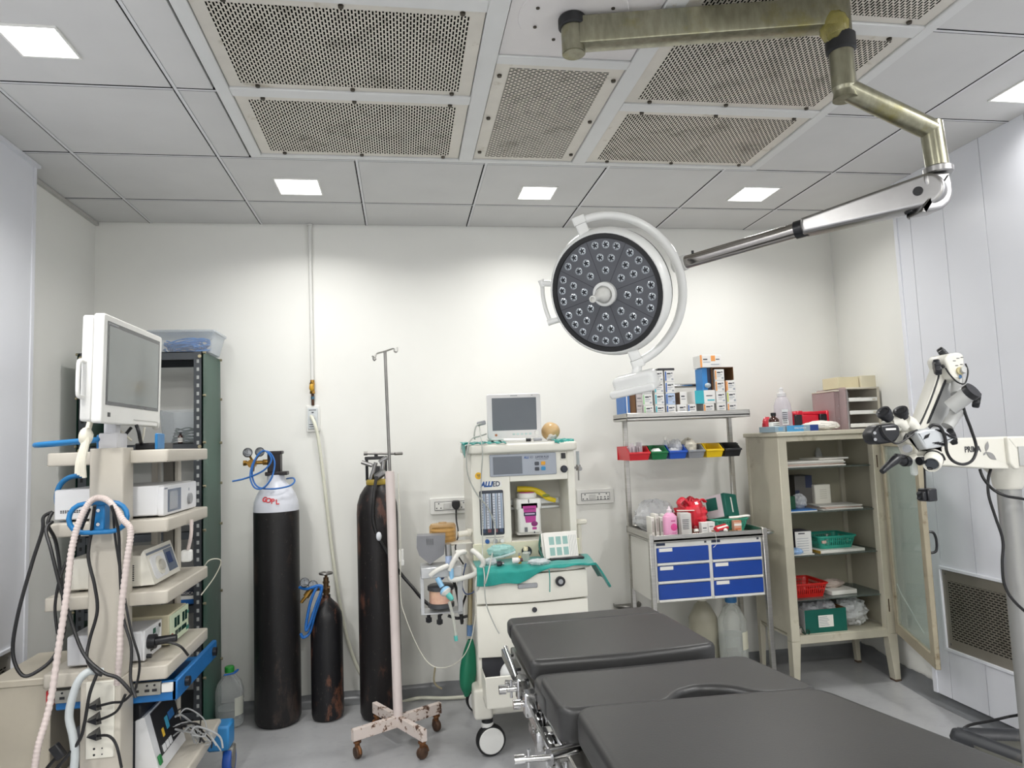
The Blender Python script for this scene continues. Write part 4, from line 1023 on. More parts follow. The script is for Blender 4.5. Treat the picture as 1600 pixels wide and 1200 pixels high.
mb = MB(0); mb.at(frame((pl.x, 4.074, pl.z), (0, -1, 0), (1, 0, 0))).prism(soft([(-.022, .02), (-.024, -.012), (-.01, -.032), (.01, -.032), (.024, -.012), (.022, .02)], .01), -.0, .04, .006); part(t, 'body', mb, black_pl)
mb = MB(0); mb.tube(sm([(pl.x, 4.05, pl.z - .03)] + pts((713, 812, 4.05), (716, 835, 4.0), (712, 860, 3.95), (730, 890, 3.9)), 6), .0045, 8); part(t, 'cord', mb, blc)

# ------------------------------------------------------------------ gas cylinders
def rusty(name, base, rust, lo, ss, spec=.4, var=.3):
    m, nt, N, L, b = nodes_of(name)
    a = mixc(nt, ramp(nt, noise(nt, 9, 5, .6, stretch=(1, 1, .12)), .3, .7), [x * (1 - var) for x in lin(base)[:3]] + [1], [min(1, x * (1 + var)) for x in lin(base)[:3]] + [1])
    c = mixc(nt, ramp(nt, noise(nt, ss, 8, .72, stretch=(1, 1, .35)), lo, lo + .06), a, lin(rust))
    c = mixc(nt, mth(nt, 'MULTIPLY', ramp(nt, noise(nt, 120, 4, .6, stretch=(1, 1, .3)), .64, .74), .35), c, lin('#8b8178'))
    L.new(c, b.inputs['Base Color']); b.inputs['Roughness'].default_value = .42; b.inputs['Specular IOR Level'].default_value = spec
    return m
cylA = rusty('cylinder_black', '#1b1a1b', '#3a302c', .55, 7); cylC = rusty('cylinder_black_rust', '#1a1718', '#56392f', .565, 9); cylB = rusty('cylinder_small_black', '#17171a', '#6a4636', .545, 11)
blue_h = M('blue_hose', '#1f63ad', .35, var=.12)
gface = M('gauge_white', '#c9ced3', .2); gring = M('gauge_ring', '#4a4c50', .3, .8)
def gauge(parent, c, d, r):
    mb = MB(0); F = frame(c, d); mb.at(F).lathe([(0, -.02), (r, -.018), (r, .004), (r * .88, .006), (r * .86, .001)], 20); mb.mat(1); mb.lathe([(0, .001), (r * .88, .001)], 20)
    mb.mat(0); mb.box(-.001, .001, -.002, r * .6, .001, .002); mb.box(-r * .5, r * .5, -r * .5, -r * .42, .001, .0016); o = part(parent, 'gauge', mb, [gring, gface]); return o
def sub(child, par): child.parent = par
# tall cylinder with white shoulder
cx, cy0 = -.677, 3.88
t = thing('oxygen_cylinder', 'tall black gas cylinder with a white shoulder, leftmost of the cylinders', 'gas cylinder', (cx, cy0, .001)); F = T(cx, cy0, .001)
mb = MB(0); mb.lathe([(0, .012), (.07, .012), (.085, 0), (.105, .004), (.116, .03), (.1165, 1.085)], 48, F); mb.mat(1); mb.lathe([(.1165, 1.085), (.1165, 1.10), (.112, 1.135), (.098, 1.175), (.075, 1.21), (.052, 1.235), (.045, 1.25), (.045, 1.275), (0, 1.275)], 48, F); part(t, 'body', mb, [cylA, M('shoulder_white', '#cfd2da', .35, var=.05, stain='#8f9098', st=(.66, .8), ss=10)])
mb = MB(0); mb.at(F).box(-.05, .062, -.04, .04, 1.272, 1.292, .003); mb.box(-.038, .028, -.035, .035, 1.29, 1.395, .004); mb.box(-.036, .036, -.037, .037, 1.385, 1.402, .003); part(t, 'valve_guard', mb, M('guard_black', '#2a2527', .45, .3, var=.2))
mb = MB(0); mb.at(F); p0 = PY(415, 752, 3.79) - V((cx, cy0, .001))
for i, ch in enumerate('GOPL'):
    a = -1.57 + (-.36 + .2 * i) - .02; z = 1.152 - .005 * i; r = .112 - (z - 1.135) * .35 + .0022
    mb.text(ch, .036, T(r * math.cos(a), r * math.sin(a), z) @ MX.Rotation(a + PI / 2, 4, 'Z') @ MX.Rotation(PI / 2 - .34, 4, 'X'), .0014, bold=.0010)
part(t, 'lettering', mb, M('red_paint', '#c22b35', .5))
rp = PY(396, 723, 3.84); mb = MB(0); mb.cyl((cx - .036, 3.86, rp.z + .0), (rp.x - .04, rp.y, rp.z), .010, n=12); mb.cyl((rp.x - .006, rp.y - .02, rp.z - .004), (rp.x - .006, rp.y + .022, rp.z - .004), .022, n=18); mb.cyl((rp.x - .05, rp.y, rp.z), (rp.x - .035, rp.y, rp.z), .016, n=6); mb.cyl((rp.x, rp.y, rp.z), (rp.x - .005, rp.y, rp.z - .045), .009, n=10); mb.cyl((cx - .042, 3.86, rp.z), (cx - .062, 3.86, rp.z), .017, n=6)
g1, g2 = PY(387, 707, 3.80), PY(406, 706, 3.83)
for g in (g1, g2): mb.cyl(g + V((0, .012, -.005)), (rp.x, rp.y, rp.z), .006, n=8)
rg_ = part(t, 'regulator', mb, brass)
for g in (g1, g2): o = gauge(t, g, (.25, -1, .15), .024); sub(o, rg_)
mb = MB(0)
lp = pts((363, 752, 3.76), (385, 747, 3.76), (412, 735, 3.75), (424, 718, 3.76), (412, 704, 3.77), (396, 722, 3.76), (391, 745, 3.75), (398, 762, 3.745), (412, 762, 3.74), (425, 745, 3.745), (429, 722, 3.77), (421, 707, 3.79), (408, 706, 3.8), (398, 720, 3.79), (394, 742, 3.77), (402, 760, 3.755), (424, 764, 3.75), (450, 760, 3.79), (460, 753, 3.84), (458, 747, 3.9), (448, 748, 3.98))
mb.tube(sm(lp, 8), .0045, 8); part(t, 'tubing', mb, blue_h)
# small cylinder
bx, by = -.425, 3.875
t = thing('gas_cylinder', 'short rusty black gas cylinder with blue tubing between the two tall cylinders', 'gas cylinder', (bx, by, .001)); F = T(bx, by, .001)
mb = MB(0); mb.lathe([(0, .015), (.05, .015), (.065, 0), (.078, .008), (.083, .03), (.083, .50), (.078, .535), (.06, .575), (.035, .60), (.022, .615), (.022, .63), (0, .63)], 36, F); part(t, 'body', mb, cylB)
mb = MB(0); mb.at(F); mb.cyl((0, 0, .628), (0, 0, .72), .014, n=12); mb.cyl((0, 0, .64), (0, 0, .655), .022, n=6); mb.cyl((0, 0, .69), (0, 0, .70), .018, n=8); mb.cyl((-.04, 0, .665), (.02, 0, .665), .011, n=10); mb.cyl((0, 0, .72), (0, 0, .74), .008, n=8); part(t, 'valve', mb, M('old_bronze', '#5f4a33', .45, .7, var=.25))
mb = MB(0); mb.at(F)
for q in range(4): a = q * PI / 2 + .4; mb.cyl((0, 0, .742), (.034 * math.cos(a), .034 * math.sin(a), .742), .006, n=6)
mb.tube([(.032 * math.cos(a), .032 * math.sin(a), .742) for a in [i * PI / 8 for i in range(16)]], .006, 6, True); part(t, 'handwheel', mb, dark_steel)
rp = PY(482, 925, 3.83); mb = MB(0); mb.cyl((bx - .03, by, .666), (rp.x, rp.y, rp.z + .005), .010, n=10); mb.cyl(PY(489, 917, 3.83), PY(478, 932, 3.83), .016, n=14); mb.cyl(PY(478, 932, 3.83), PY(471, 941, 3.83), .009, n=10); mb.cyl(PY(473, 938, 3.83), PY(470, 942, 3.83), .005, n=8)
r_ = part(t, 'regulator', mb, brass)
for px, py in ((476, 910), (489, 914)): o = gauge(t, PY(px, py, 3.80), (.1, -1, .25), .024); sub(o, r_)
mb = MB(0); mb.tube(sm(pts((468, 918, 3.84), (480, 920, 3.8), (498, 915, 3.79), (503, 920, 3.79), (494, 945, 3.79), (484, 975, 3.79), (478, 985, 3.79), (480, 965, 3.79), (487, 935, 3.79), (497, 916, 3.795), (502, 926, 3.8), (492, 960, 3.8), (484, 988, 3.81), (474, 996, 3.80), (470, 990, 3.795)), 8), .0075, 10); part(t, 'tubing', mb, blue_h)
# tall rusty cylinder behind the drip stand
qx, qy = -.147, 3.83
t = thing('oxygen_cylinder', 'tall rusty black gas cylinder behind the white drip stand', 'gas cylinder', (qx, qy, .001)); F = T(qx, qy, .001)
mb = MB(0); mb.lathe([(0, .012), (.07, .012), (.082, 0), (.10, .006), (.109, .03), (.109, 1.05), (.105, 1.10), (.09, 1.15), (.068, 1.185), (.05, 1.205), (0, 1.205)], 44, F); part(t, 'body', mb, cylC)
mb = MB(0); mb.lathe([(.053, 1.20), (.056, 1.205), (.056, 1.222), (.05, 1.23), (0, 1.23)], 30, F); part(t, 'collar', mb, M('ochre_collar', '#a08a35', .5, var=.2))
mb = MB(0); mb.at(F)
for u in (-.05, .05): mb.cyl((u, 0, 1.225), (u, 0, 1.345), .008, n=8)
mb.box(-.06, .06, -.012, .012, 1.335, 1.352, .002); mb.cyl((0, 0, 1.35), (0, 0, 1.368), .01, n=10); mb.box(-.02, .02, -.02, .02, 1.23, 1.30, .003); part(t, 'yoke', mb, black_pl)
mb = MB(0); mb.at(F); mb.cyl((-.06, 0, 1.37), (.12, -.02, 1.362), .0065, n=10); mb.cyl((.10, -.03, 1.362), (.14, -.01, 1.362), .008, n=8); mb.cyl((-.065, 0, 1.37), (-.045, 0, 1.37), .011, n=10); part(t, 'tee_handle', mb, dark_steel)
mb = MB(0); mb.at(F); mb.cyl((-.075, -.03, 1.325), (-.02, -.04, 1.305), .011, n=10); mb.cyl((-.03, -.03, 1.23), (0, -.04, 1.32), .011, n=10); mb.cyl((.02, -.05, 1.32), (.06, -.06, 1.345), .013, n=10); mb.cyl((.0, -.045, 1.24), (.045, -.06, 1.27), .02, n=12); mb.cyl((.03, -.05, 1.25), (.04, -.055, 1.33), .012, n=10); part(t, 'valve', mb, satin)
mb = MB(0); mb.tube(sm(pts((588, 745, 3.76), (584, 775, 3.715), (583, 810, 3.712), (588, 833, 3.712), (598, 852, 3.712), (612, 875, 3.712), (626, 896, 3.74), (645, 918, 3.7), (662, 938, 3.6), (690, 960, 3.5)), 8), .0085, 10); mb.mat(1); mb.at(MX.Identity(4)); q = PY(592, 838, 3.705); mb.blob((q.x, q.y, q.z), (.014, .013, .022), .3, 5, 12, 10)
part(t, 'hose', mb, [blc, M('tape_white', '#d9dde2', .5)])

# ------------------------------------------------------------------ drip stand
def chipped(name, base, rust, lo=.60, ss=14):
    m, nt, N, L, b = nodes_of(name)
    s = noise(nt, ss, 7, .7); k = ramp(nt, s, lo, lo + .015); e = ramp(nt, s, lo - .03, lo)
    c = mixc(nt, mth(nt, 'MULTIPLY', e, .6), lin(base), lin('#a9825d')); c = mixc(nt, k, c, lin(rust))
    L.new(c, b.inputs['Base Color']); b.inputs['Roughness'].default_value = .5
    bn = N.new('ShaderNodeBump'); bn.invert = True; bn.inputs['Strength'].default_value = .4; bn.inputs['Distance'].default_value = .001; L.new(k, bn.inputs['Height']); L.new(bn.outputs[0], b.inputs['Normal'])
    return m
chip = chipped('chipped_white_paint', '#d9cdc6', '#54382a', .56, 26); rust_m = M('rusty_brass', '#7d5332', .5, .5, var=.4, vs=30, stain='#3a2418', st=(.5, .7), ss=40)
sx_, sy_ = -.056, 3.448
t = thing('drip_stand', 'tall drip stand with a chipped white cross base in front of the rusty cylinder', 'drip stand', (sx_, sy_, 0))
mb = MB(0); mb.cyl((sx_, sy_, .11), (sx_ - .012, sy_, 1.28), .0225, .0225, n=20); mb.cyl((sx_ - .012, sy_, 1.28), (sx_ - .012, sy_, 1.284), .019, n=16); part(t, 'sleeve', mb, M('stand_white', '#d8ccc8', .4, var=.03, stain='#b0978c', st=(.68, .8), ss=20))
mb = MB(0); tp = V((sx_ - .022, sy_, 1.872)); mb.cyl((sx_ - .012, sy_, 1.28), tp, .0075, n=12)
mb.tube(sm([(tp.x - .045, sy_, 1.838), (tp.x - .052, sy_, 1.828), (tp.x - .058, sy_, 1.836), (tp.x - .056, sy_, 1.85)], 4), .0035, 8)
part(t, 'rod', mb, dark_steel)
mb = MB(0)
mb.tube(sm([(tp.x - .062, sy_, 1.852), (tp.x - .056, sy_, 1.842), (tp.x - .048, sy_, 1.846), (tp.x - .04, sy_, 1.862), (tp.x, sy_, 1.873), (tp.x + .04, sy_, 1.885), (tp.x + .046, sy_, 1.872), (tp.x + .054, sy_, 1.868), (tp.x + .06, sy_, 1.876), (tp.x + .06, sy_, 1.892)], 5), .0042, 8); part(t, 'hook_bar', mb, steel)
for k in range(4):
    a = math.radians(30 + 90 * k); d = V((math.cos(a), math.sin(a), 0))
    mb = MB(0); mb.at(frame((sx_, sy_, .108), d, (0, 0, 1))).prism(rrect(.052, .026, .002, 1), .012, .235)
    part(t, 'leg', mb, chip)
    mb = MB(0); w = V((sx_, sy_, 0)) + d * .212; mb.cyl((w.x, w.y, .05), (w.x, w.y, .083), .012, n=10); mb.cyl((w.x, w.y, .07), (w.x, w.y, .078), .018, n=12); s = V((-d.y, d.x, 0)); o = w + s * .012
    mb.tube(sm([w + V((0, 0, .06)), w + s * .02 + V((0, 0, .05)), o + V((0, 0, .028)) + s * .016], 4), .008, 8)
    c = part(t, 'caster', mb, rust_m)
    mb = MB(0); mb.lathe([(.012, -.014), (.024, -.012), (.0275, -.004), (.0275, .004), (.024, .012), (.012, .014)], 18, frame(w + V((0, 0, .028)), d)); wl = part(t, 'wheel', mb, M('rusty_wheel', '#4f3a2c', .5, .3, var=.4, vs=40)); wl.parent = c
mb = MB(0); q = PY(627, 868, 3.448); mb.at(T(q.x, q.y, q.z)).box(-.012, .012, -.012, .012, -.03, .03, .003); mb.box(-.006, .014, -.016, -.008, -.045, -.02, .002); part(t, 'clip', mb, white_pl)
wire('infusion_line', 'thin clear infusion line sagging from the drip stand to the green bag', 'tubing', pts((622, 740, 3.42), (626, 850, 3.42), (626, 930, 3.42), (634, 965, 3.4), (655, 1015, 3.38), (675, 1040, 3.36), (700, 1042, 3.32), (722, 1028, 3.25), (736, 1000, 3.22), (743, 960, 3.18)), .0022, M('line_clear', '#cfcdbf', .3))
wire('bent_tube', 'short yellowed tube bent against the skirting behind the drip stand', 'tubing', pts((680, 1042, 3.9), (678, 1062, 3.93), (682, 1071, 3.95), (690, 1076, 3.97)), .005, M('yellow_tube', '#c9bd9c', .5))

# ------------------------------------------------------------------ anaesthesia machine
ivory = M('machine_ivory', '#dfddd2', .36, var=.02, vs=3); ivory2 = M('machine_cream', '#dcd8bf', .4, var=.04); seam = M('seam_dark', '#4b4a46', .6)
t = thing('anaesthesia_machine', 'tall ivory anaesthesia machine with a grey control panel and drawers', 'anaesthesia machine', (.585, 3.5, 0)); am = t
mb = MB(0); YM = 3.40
mb.box(.325, .515, YM, 3.85, .83, 1.352, .004); mb.box(.808, .845, YM, 3.85, .83, 1.352, .004); mb.box(.514, .809, YM, 3.85, 1.207, 1.352, .003); mb.box(.514, .809, YM, 3.85, .83, .92, .003)
mb.mat(1); mb.box(.514, .809, 3.60, 3.85, .915, 1.21); part(t, 'cabinet_body', mb, [ivory, M('niche_grey', '#bdbbb2', .45, var=.03)])
mb = MB(0); mb.at(T(.584, 3.615, 0)).prism(rrect(.55, .50, .03), 1.35, 1.395, .012); part(t, 'hood', mb, ivory)
mb = MB(0); mb.at(frame((.584, YM, 1.289), (0, -1, 0), (1, 0, 0))).prism(rrect(.335, .108, .006), -.002, .008, .003); cp = part(t, 'control_panel', mb, M('panel_blue_grey', '#9da3ad', .35, var=.02))
Fp = frame((.584, YM - .008, 1.289), (0, -1, 0), (1, 0, 0))
mb = MB(0); mb.at(Fp).box(-.151, -.006, -.044, .042, -.001, .0014); o = part(t, 'display', mb, M('display_dark', '#656b74', .12, var=.03)); sub(o, cp)
mb = MB(0); mb.at(Fp); mb.text('ALLI', .016, T(.004, .034, 0), .0006, 'LEFT', .0006, .2, .8); mb.mat(1); mb.text('ED', .016, T(.034, .034, 0), .0006, 'LEFT', sx=.85); mb.text('JUPITER PLUS', .0135, T(.062, .0335, 0), .0006, 'LEFT', .0003, sx=.85); mb.text('Anaesthesia Workstation', .0075, T(.065, .0235, 0), .0005, 'LEFT', sx=.8)
o = part(t, 'lettering', mb, [M('logo_blue', '#1d4f8f', .5), M('logo_grey', '#3d4656', .5)]); sub(o, cp)
for i, (u, v, m) in enumerate(((.068, .002, M('button_dark', '#3c4048', .4)), (.100, .003, M('button_yellow', '#d69a25', .4)), (.068, -.024, MATS['button_dark']), (.100, -.023, M('button_blue', '#2f86b8', .4)))):
    mb = MB(0); mb.at(Fp @ T(u, v, 0)).prism(rrect(.022, .018, .004), 0, .003, .001); o = part(t, 'button', mb, m); sub(o, cp)
mb = MB(0); mb.box(.773, .803, YM - .004, YM, 1.303, 1.345, .002); mb.mat(1); mb.box(.777, .80, YM - .009, YM - .003, 1.31, 1.338, .002); part(t, 'power_switch', mb, [ivory, black_pl])
mb = MB(0); mb.cyl((.79, YM, 1.258), (.79, YM - .006, 1.258), .018, n=20); mb.cyl((.79, YM - .006, 1.258), (.79, YM - .022, 1.258), .0145, n=20); part(t, 'rotary_knob', mb, M('knob_navy', '#1d2230', .35))
mb = MB(0); mb.cyl((.36, YM, 1.243), (.36, YM - .0015, 1.243), .017, n=24); mb.mat(1); mb.box(.352, .368, YM - .002, YM - .0014, 1.245, 1.249); mb.box(.354, .366, YM - .002, YM - .0014, 1.237, 1.240); part(t, 'round_sticker', mb, [M('sticker_yellow', '#e2b01e', .4), ink])
mb = MB(0); mb.mat(2); mb.box(.366, .472, YM - .0018, YM - .0005, 1.185, 1.213); Fl = frame((.419, YM - .0018, 1.199), (0, -1, 0), (1, 0, 0)); mb.mat(0); mb.text('ALLI', .034, Fl @ T(-.049, -.0, 0), .0008, 'LEFT', .0022, .25, sx=.86); mb.mat(1); mb.text('ED', .034, Fl @ T(.008, 0, 0), .0008, 'LEFT', .001, sx=.9); part(t, 'maker_plate', mb, [MATS['logo_blue'], MATS['logo_grey'], white_pl])
mb = MB(0); mb.at(frame((.42, YM, 1.062), (0, -1, 0), (1, 0, 0))).prism(rrect(.118, .216, .008), -.004, .004, .002); fb = part(t, 'flowmeter_block', mb, M('flow_frame', '#2d3440', .3))
for i in range(4):
    x = .378 + i * .027 + (.004 if i > 1 else 0); mb = MB(0); mb.box(x - .0115, x + .0115, YM - .006, YM - .0035, .985, 1.155); mb.mat(1)
    for k in range(12): mb.box(x - .010, x - .002, YM - .0068, YM - .006, 1.0 + k * .0125, 1.002 + k * .0125)
    mb.mat(2); mb.cyl((x + .004, YM - .008, .985), (x + .004, YM - .008, 1.155), .0035, n=8); mb.mat(3); mb.box(x - .008, x + .008, YM - .008, YM - .0055, .967, .982)
    o = part(t, 'flow_tube', mb, [M('scale_white', '#c9cdd6', .4), ink, M('flow_glass', '#8fa0b4', .1), M('flow_red', '#7d4a52', .5) if i in (1, 2) else M('flow_navy', '#3a4a66', .5)]); sub(o, fb)
for x, m in ((.392, M('knob_blue', '#2b5d9e', .35)), (.432, MATS['grey_plastic']), (.464, white_pl)):
    mb = MB(0); mb.cyl((x, YM, .925), (x, YM - .018, .925), .011, .0095, n=16); part(t, 'flow_knob', mb, m)
mb = MB(0); mb.box(.385, .475, YM - .0008, YM, .941, .943); part(t, 'printed_line', mb, ink)
mb = MB(0); mb.box(.32, .85, 3.385, YM + .002, .828, .915, .002); lp_ = part(t, 'lower_panel', mb, ivory2)
for x, z, r in ((.582, .868, .025), (.665, .862, .025), (.47, .86, .014)):
    mb = MB(0); mb.cyl((x, 3.386, z), (x, 3.378, z), r, n=24); mb.mat(1); mb.box(x - r * .7, x + r * .7, 3.3775, 3.378, z - r * .55, z - r * .05); o = part(t, 'gauge', mb, [M('gauge_black', '#2b2f36', .3), gface]); sub(o, lp_)
mb = MB(0); mb.box(.528, .80, 3.588, 3.602, 1.075, 1.105, .002); mb.box(.528, .80, 3.59, 3.602, 1.05, 1.066, .002); part(t, 'vaporizer_rail', mb, M('rail_alu', '#c6c8c8', .3, .8, var=.03))
# desk, drawers, base
mb = MB(0); mb.prism(soft([(.305, 3.86), (.305, 3.23), (.42, 3.185), (.76, 3.185), (.865, 3.23), (.865, 3.86)], .03), .800, .83, .008); part(t, 'desk', mb, ivory)
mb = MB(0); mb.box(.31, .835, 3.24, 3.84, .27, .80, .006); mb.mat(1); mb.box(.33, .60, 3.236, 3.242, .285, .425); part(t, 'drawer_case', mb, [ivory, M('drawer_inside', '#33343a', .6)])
def dfront(z0, z1, y, bow=.03):
    mb = MB(0); o = [(.312, 3.24)] + [(.312 + .52 * i / 10, y - bow * math.sin(PI * i / 10)) for i in range(11)] + [(.832, 3.24)]
    mb.prism(o, z0, z1, .004, 2); return mb
d1 = part(t, 'drawer', dfront(.672, .797, 3.205), ivory)
mb = MB(0); mb.cyl((.697, 3.19, .756), (.697, 3.165, .756), .022, n=22); mb.mat(1); mb.cyl((.697, 3.166, .756), (.697, 3.160, .756), .011, n=16); o = part(t, 'lock', mb, [black_pl, grey_pl]); sub(o, d1)
mb = MB(0); mb.box(.498, .59, 3.169, 3.178, .735, .758, .004); o = part(t, 'finger_grip', mb, grey_pl); sub(o, d1)
d2 = part(t, 'drawer', dfront(.432, .662, 3.215, .02), ivory)
mb = MB(0); mb.cyl((.575, 3.20, .633), (.575, 3.188, .633), .0115, n=16); o = part(t, 'lock', mb, M('lock_dark', '#35353a', .4)); sub(o, d2)
mb = MB(0); mb.box(.325, .60, 3.06, 3.068, .262, .395, .004); mb.box(.325, .60, 3.062, 3.24, .262, .268); mb.box(.325, .331, 3.062, 3.24, .262, .38, .002); mb.box(.594, .60, 3.062, 3.24, .262, .38, .002); part(t, 'open_drawer', mb, ivory)
mb = MB(0); mb.box(.30, .845, 3.22, 3.84, .175, .268, .01); mb.prism(soft([(.285, 3.35), (.285, 3.2), (.37, 3.2), (.37, 3.35)], .02), .165, .30, .012); part(t, 'base', mb, ivory)
for x, y in ((.345, 3.235), (.80, 3.245), (.345, 3.75), (.80, 3.75)):
    mb = MB(0); mb.cyl((x, y, .165), (x, y, .14), .026, n=18); mb.mat(1); mb.cyl((x, y, .145), (x, y, .09), .027, n=18); mb.box(x - .02, x + .03, y - .02, y + .02, .06, .13, .012); c = part(t, 'caster', mb, [black_rub, white_pl])
    mb = MB(0); F = frame((x + .012, y - .006, .068), (.12, -1, 0)); mb.at(F).lathe([(0, -.02), (.064, -.02), (.067, -.012), (.067, .012), (.062, .02), (.056, .02)], 32); mb.mat(1); mb.lathe([(.058, .019), (.054, .024), (0, .026)], 32); o = part(t, 'wheel', mb, [black_rub, white_pl]); sub(o, c)
# side rail on the right and small flowmeter
mb = MB(0); mb.cyl((.865, 3.45, .82), (.865, 3.45, .99), .013, n=14); mb.box(.842, .905, 3.43, 3.47, .975, 1.0, .006); part(t, 'side_post', mb, M('post_cream', '#d6d3c6', .4))
mb = MB(0); q = PY(903, 720, 3.5); mb.cyl((q.x, q.y, q.z - .02), (q.x, q.y, q.z + .05), .0085, n=12); mb.mat(1); mb.cyl((q.x, q.y, q.z - .05), (q.x, q.y, q.z - .02), .012, n=12); mb.cyl((q.x, q.y - .012, q.z - .04), (q.x + .004, q.y - .028, q.z - .04), .011, n=12); mb.cyl((q.x, q.y, q.z - .10), (q.x, q.y, q.z - .05), .004, n=8); mb.cyl((q.x, q.y, q.z - .035), (.84, q.y, q.z - .035), .006, n=8); part(t, 'side_flowmeter', mb, [CLEAR('tube_clear', '#c9d2d6', .35), satin])
# absorber hung on the left
def bx(mb, x0, y0, x1, y1, Y0, Y1, b=.003):
    a, c = PY(x0, y1, Y0), PY(x1, y0, Y0); return mb.box(a.x, c.x, Y0, Y1, a.z, c.z, b)
mb = MB(0)
bx(mb, 658, 884, 722, 905, 3.27, 3.42); bx(mb, 658, 955, 722, 962, 3.28, 3.40); bx(mb, 658, 900, 662, 960, 3.29, 3.30, .001); bx(mb, 716, 900, 722, 960, 3.29, 3.30, .001); bx(mb, 659, 884, 735, 890, 3.36, 3.41); part(t, 'absorber_frame', mb, M('frame_alu', '#c3c5c7', .35, .5))
c0 = PY(689, 930, 3.345); mb = MB(0); mb.lathe([(.055, .05), (.062, .045), (.062, .028), (.055, .026)], 30, T(c0.x, c0.y, c0.z)); mb.lathe([(.055, -.055), (.062, -.05), (.062, -.034), (.055, -.03)], 30, T(c0.x, c0.y, c0.z)); mb.mat(1); mb.lathe([(0, -.054), (.055, -.052), (.055, .048), (0, .05)], 30, T(c0.x, c0.y, c0.z))
m, nt, N, L, b = nodes_of('soda_lime'); L.new(mixc(nt, ramp(nt, noise(nt, 3, 2), .4, .6), mixc(nt, noise(nt, 90, 2), lin('#c98f8a'), lin('#e0b3a6')), mixc(nt, noise(nt, 90, 2), lin('#d9ab8b'), lin('#e6c6a8'))), b.inputs['Base Color']); b.inputs['Roughness'].default_value = .3
part(t, 'absorbent_canister', mb, [M('canister_ring', '#45474a', .35), m])
for px, py in ((670, 968), (687, 971)): mb = MB(0); q = PY(px, py, 3.33); mb.cyl(q + V((0, 0, .03)), q - V((0, 0, .014)), .009, n=10); mb.cyl(q - V((0, 0, .01)), q + V((0, 0, .008)), .016, n=6); part(t, 'clamp_knob', mb, black_pl)
jc = PY(692, 838, 3.50); mb = MB(0); rr = .066
mb.lathe([(rr, -.04), (rr, .05), (rr * .9, .062), (rr * .3, .066), (rr * .3, .07), (0, .07)], 36, T(jc.x, jc.y, jc.z)); mb.mat(1)
for k in range(4): mb.lathe([(rr * .8, -.04 + k * .02), (rr * .92, -.03 + k * .02), (rr * .8, -.02 + k * .02)], 30, T(jc.x, jc.y, jc.z), cap=False)
part(t, 'bellows_jar', mb, [CLEAR('amber_jar', '#e0b670', .14, .1), M('bellows_cream', '#d8c79c', .5)])
mb = MB(0); a = PY(716, 835, 3.45); mb.cyl((a.x, a.y, a.z), (.335, 3.46, a.z + .008), .014, n=14); mb.cyl((.30, 3.455, a.z + .006), (.318, 3.458, a.z + .006), .019, n=14); bx(mb, 690, 848, 738, 852, 3.38, 3.5, .001); part(t, 'jar_arm', mb, cream_pl)
mb = MB(0); q = PY(672, 858, 3.36)
vs = [PY(*p) for p in ((651, 838, 3.34), (696, 836, 3.34), (694, 866, 3.34), (672, 882, 3.34), (655, 868, 3.34), (651, 856, 3.34))]; n = len(vs); off = V((.005, .09, 0))
mb.add(vs + [v + off for v in vs], [list(range(n))[::-1], list(range(n, 2 * n))] + [(i, (i + 1) % n, n + (i + 1) % n, n + i) for i in range(n)]); mb.mat(1)
for k in range(4): a = PY(667 + k * 3, 842, 3.339); mb.box(a.x - .0008, a.x + .0008, a.y - .001, a.y + .001, a.z - .028, a.z)
part(t, 'grey_bracket', mb, [M('bracket_grey', '#7d7e82', .45, var=.05), black_pl])
mb = MB(0); mb.cyl(PY(700, 850, 3.3), PY(701, 868, 3.3), .0155, n=16); mb.mat(1); mb.cyl(PY(701, 868, 3.3), PY(701, 885, 3.3), .0155, .0145, n=16); part(t, 'pressure_valve', mb, [satin, M('pale_blue', '#a9b9d6', .35)])
mb = MB(0); mb.cyl(PY(735, 900, 3.33), PY(734, 978, 3.33), .0115, n=12); mb.mat(1); mb.cyl(PY(734, 976, 3.33), PY(734, 993, 3.33), .014, n=14); part(t, 'bag_pipe', mb, [M('pipe_ochre', '#a89d7e', .45, .4), M('joint_blue', '#5e7ea6', .4)])
mb = MB(0); mb.tube(sm(pts((708, 905, 3.32), (715, 930, 3.31), (722, 975, 3.31)), 5), .007, 8); mb.tube(sm(pts((728, 930, 3.34), (722, 950, 3.33), (723, 972, 3.33)), 5), .005, 8); mb.tube(sm(pts((700, 962, 3.34), (715, 966, 3.34), (732, 962, 3.34)), 5), .007, 8); part(t, 'black_hose', mb, blc)
mb = MB(0); mb.tube(sm(pts((728, 880, 3.3), (724, 898, 3.3), (722, 915, 3.3), (728, 928, 3.3), (740, 925, 3.3), (742, 915, 3.3)), 5), .003, 6); mb.tube(sm(pts((693, 893, 3.29), (690, 905, 3.29), (695, 900, 3.285)), 4), .004, 6); part(t, 'blue_lead', mb, M('lead_navy', '#2a4372', .5))
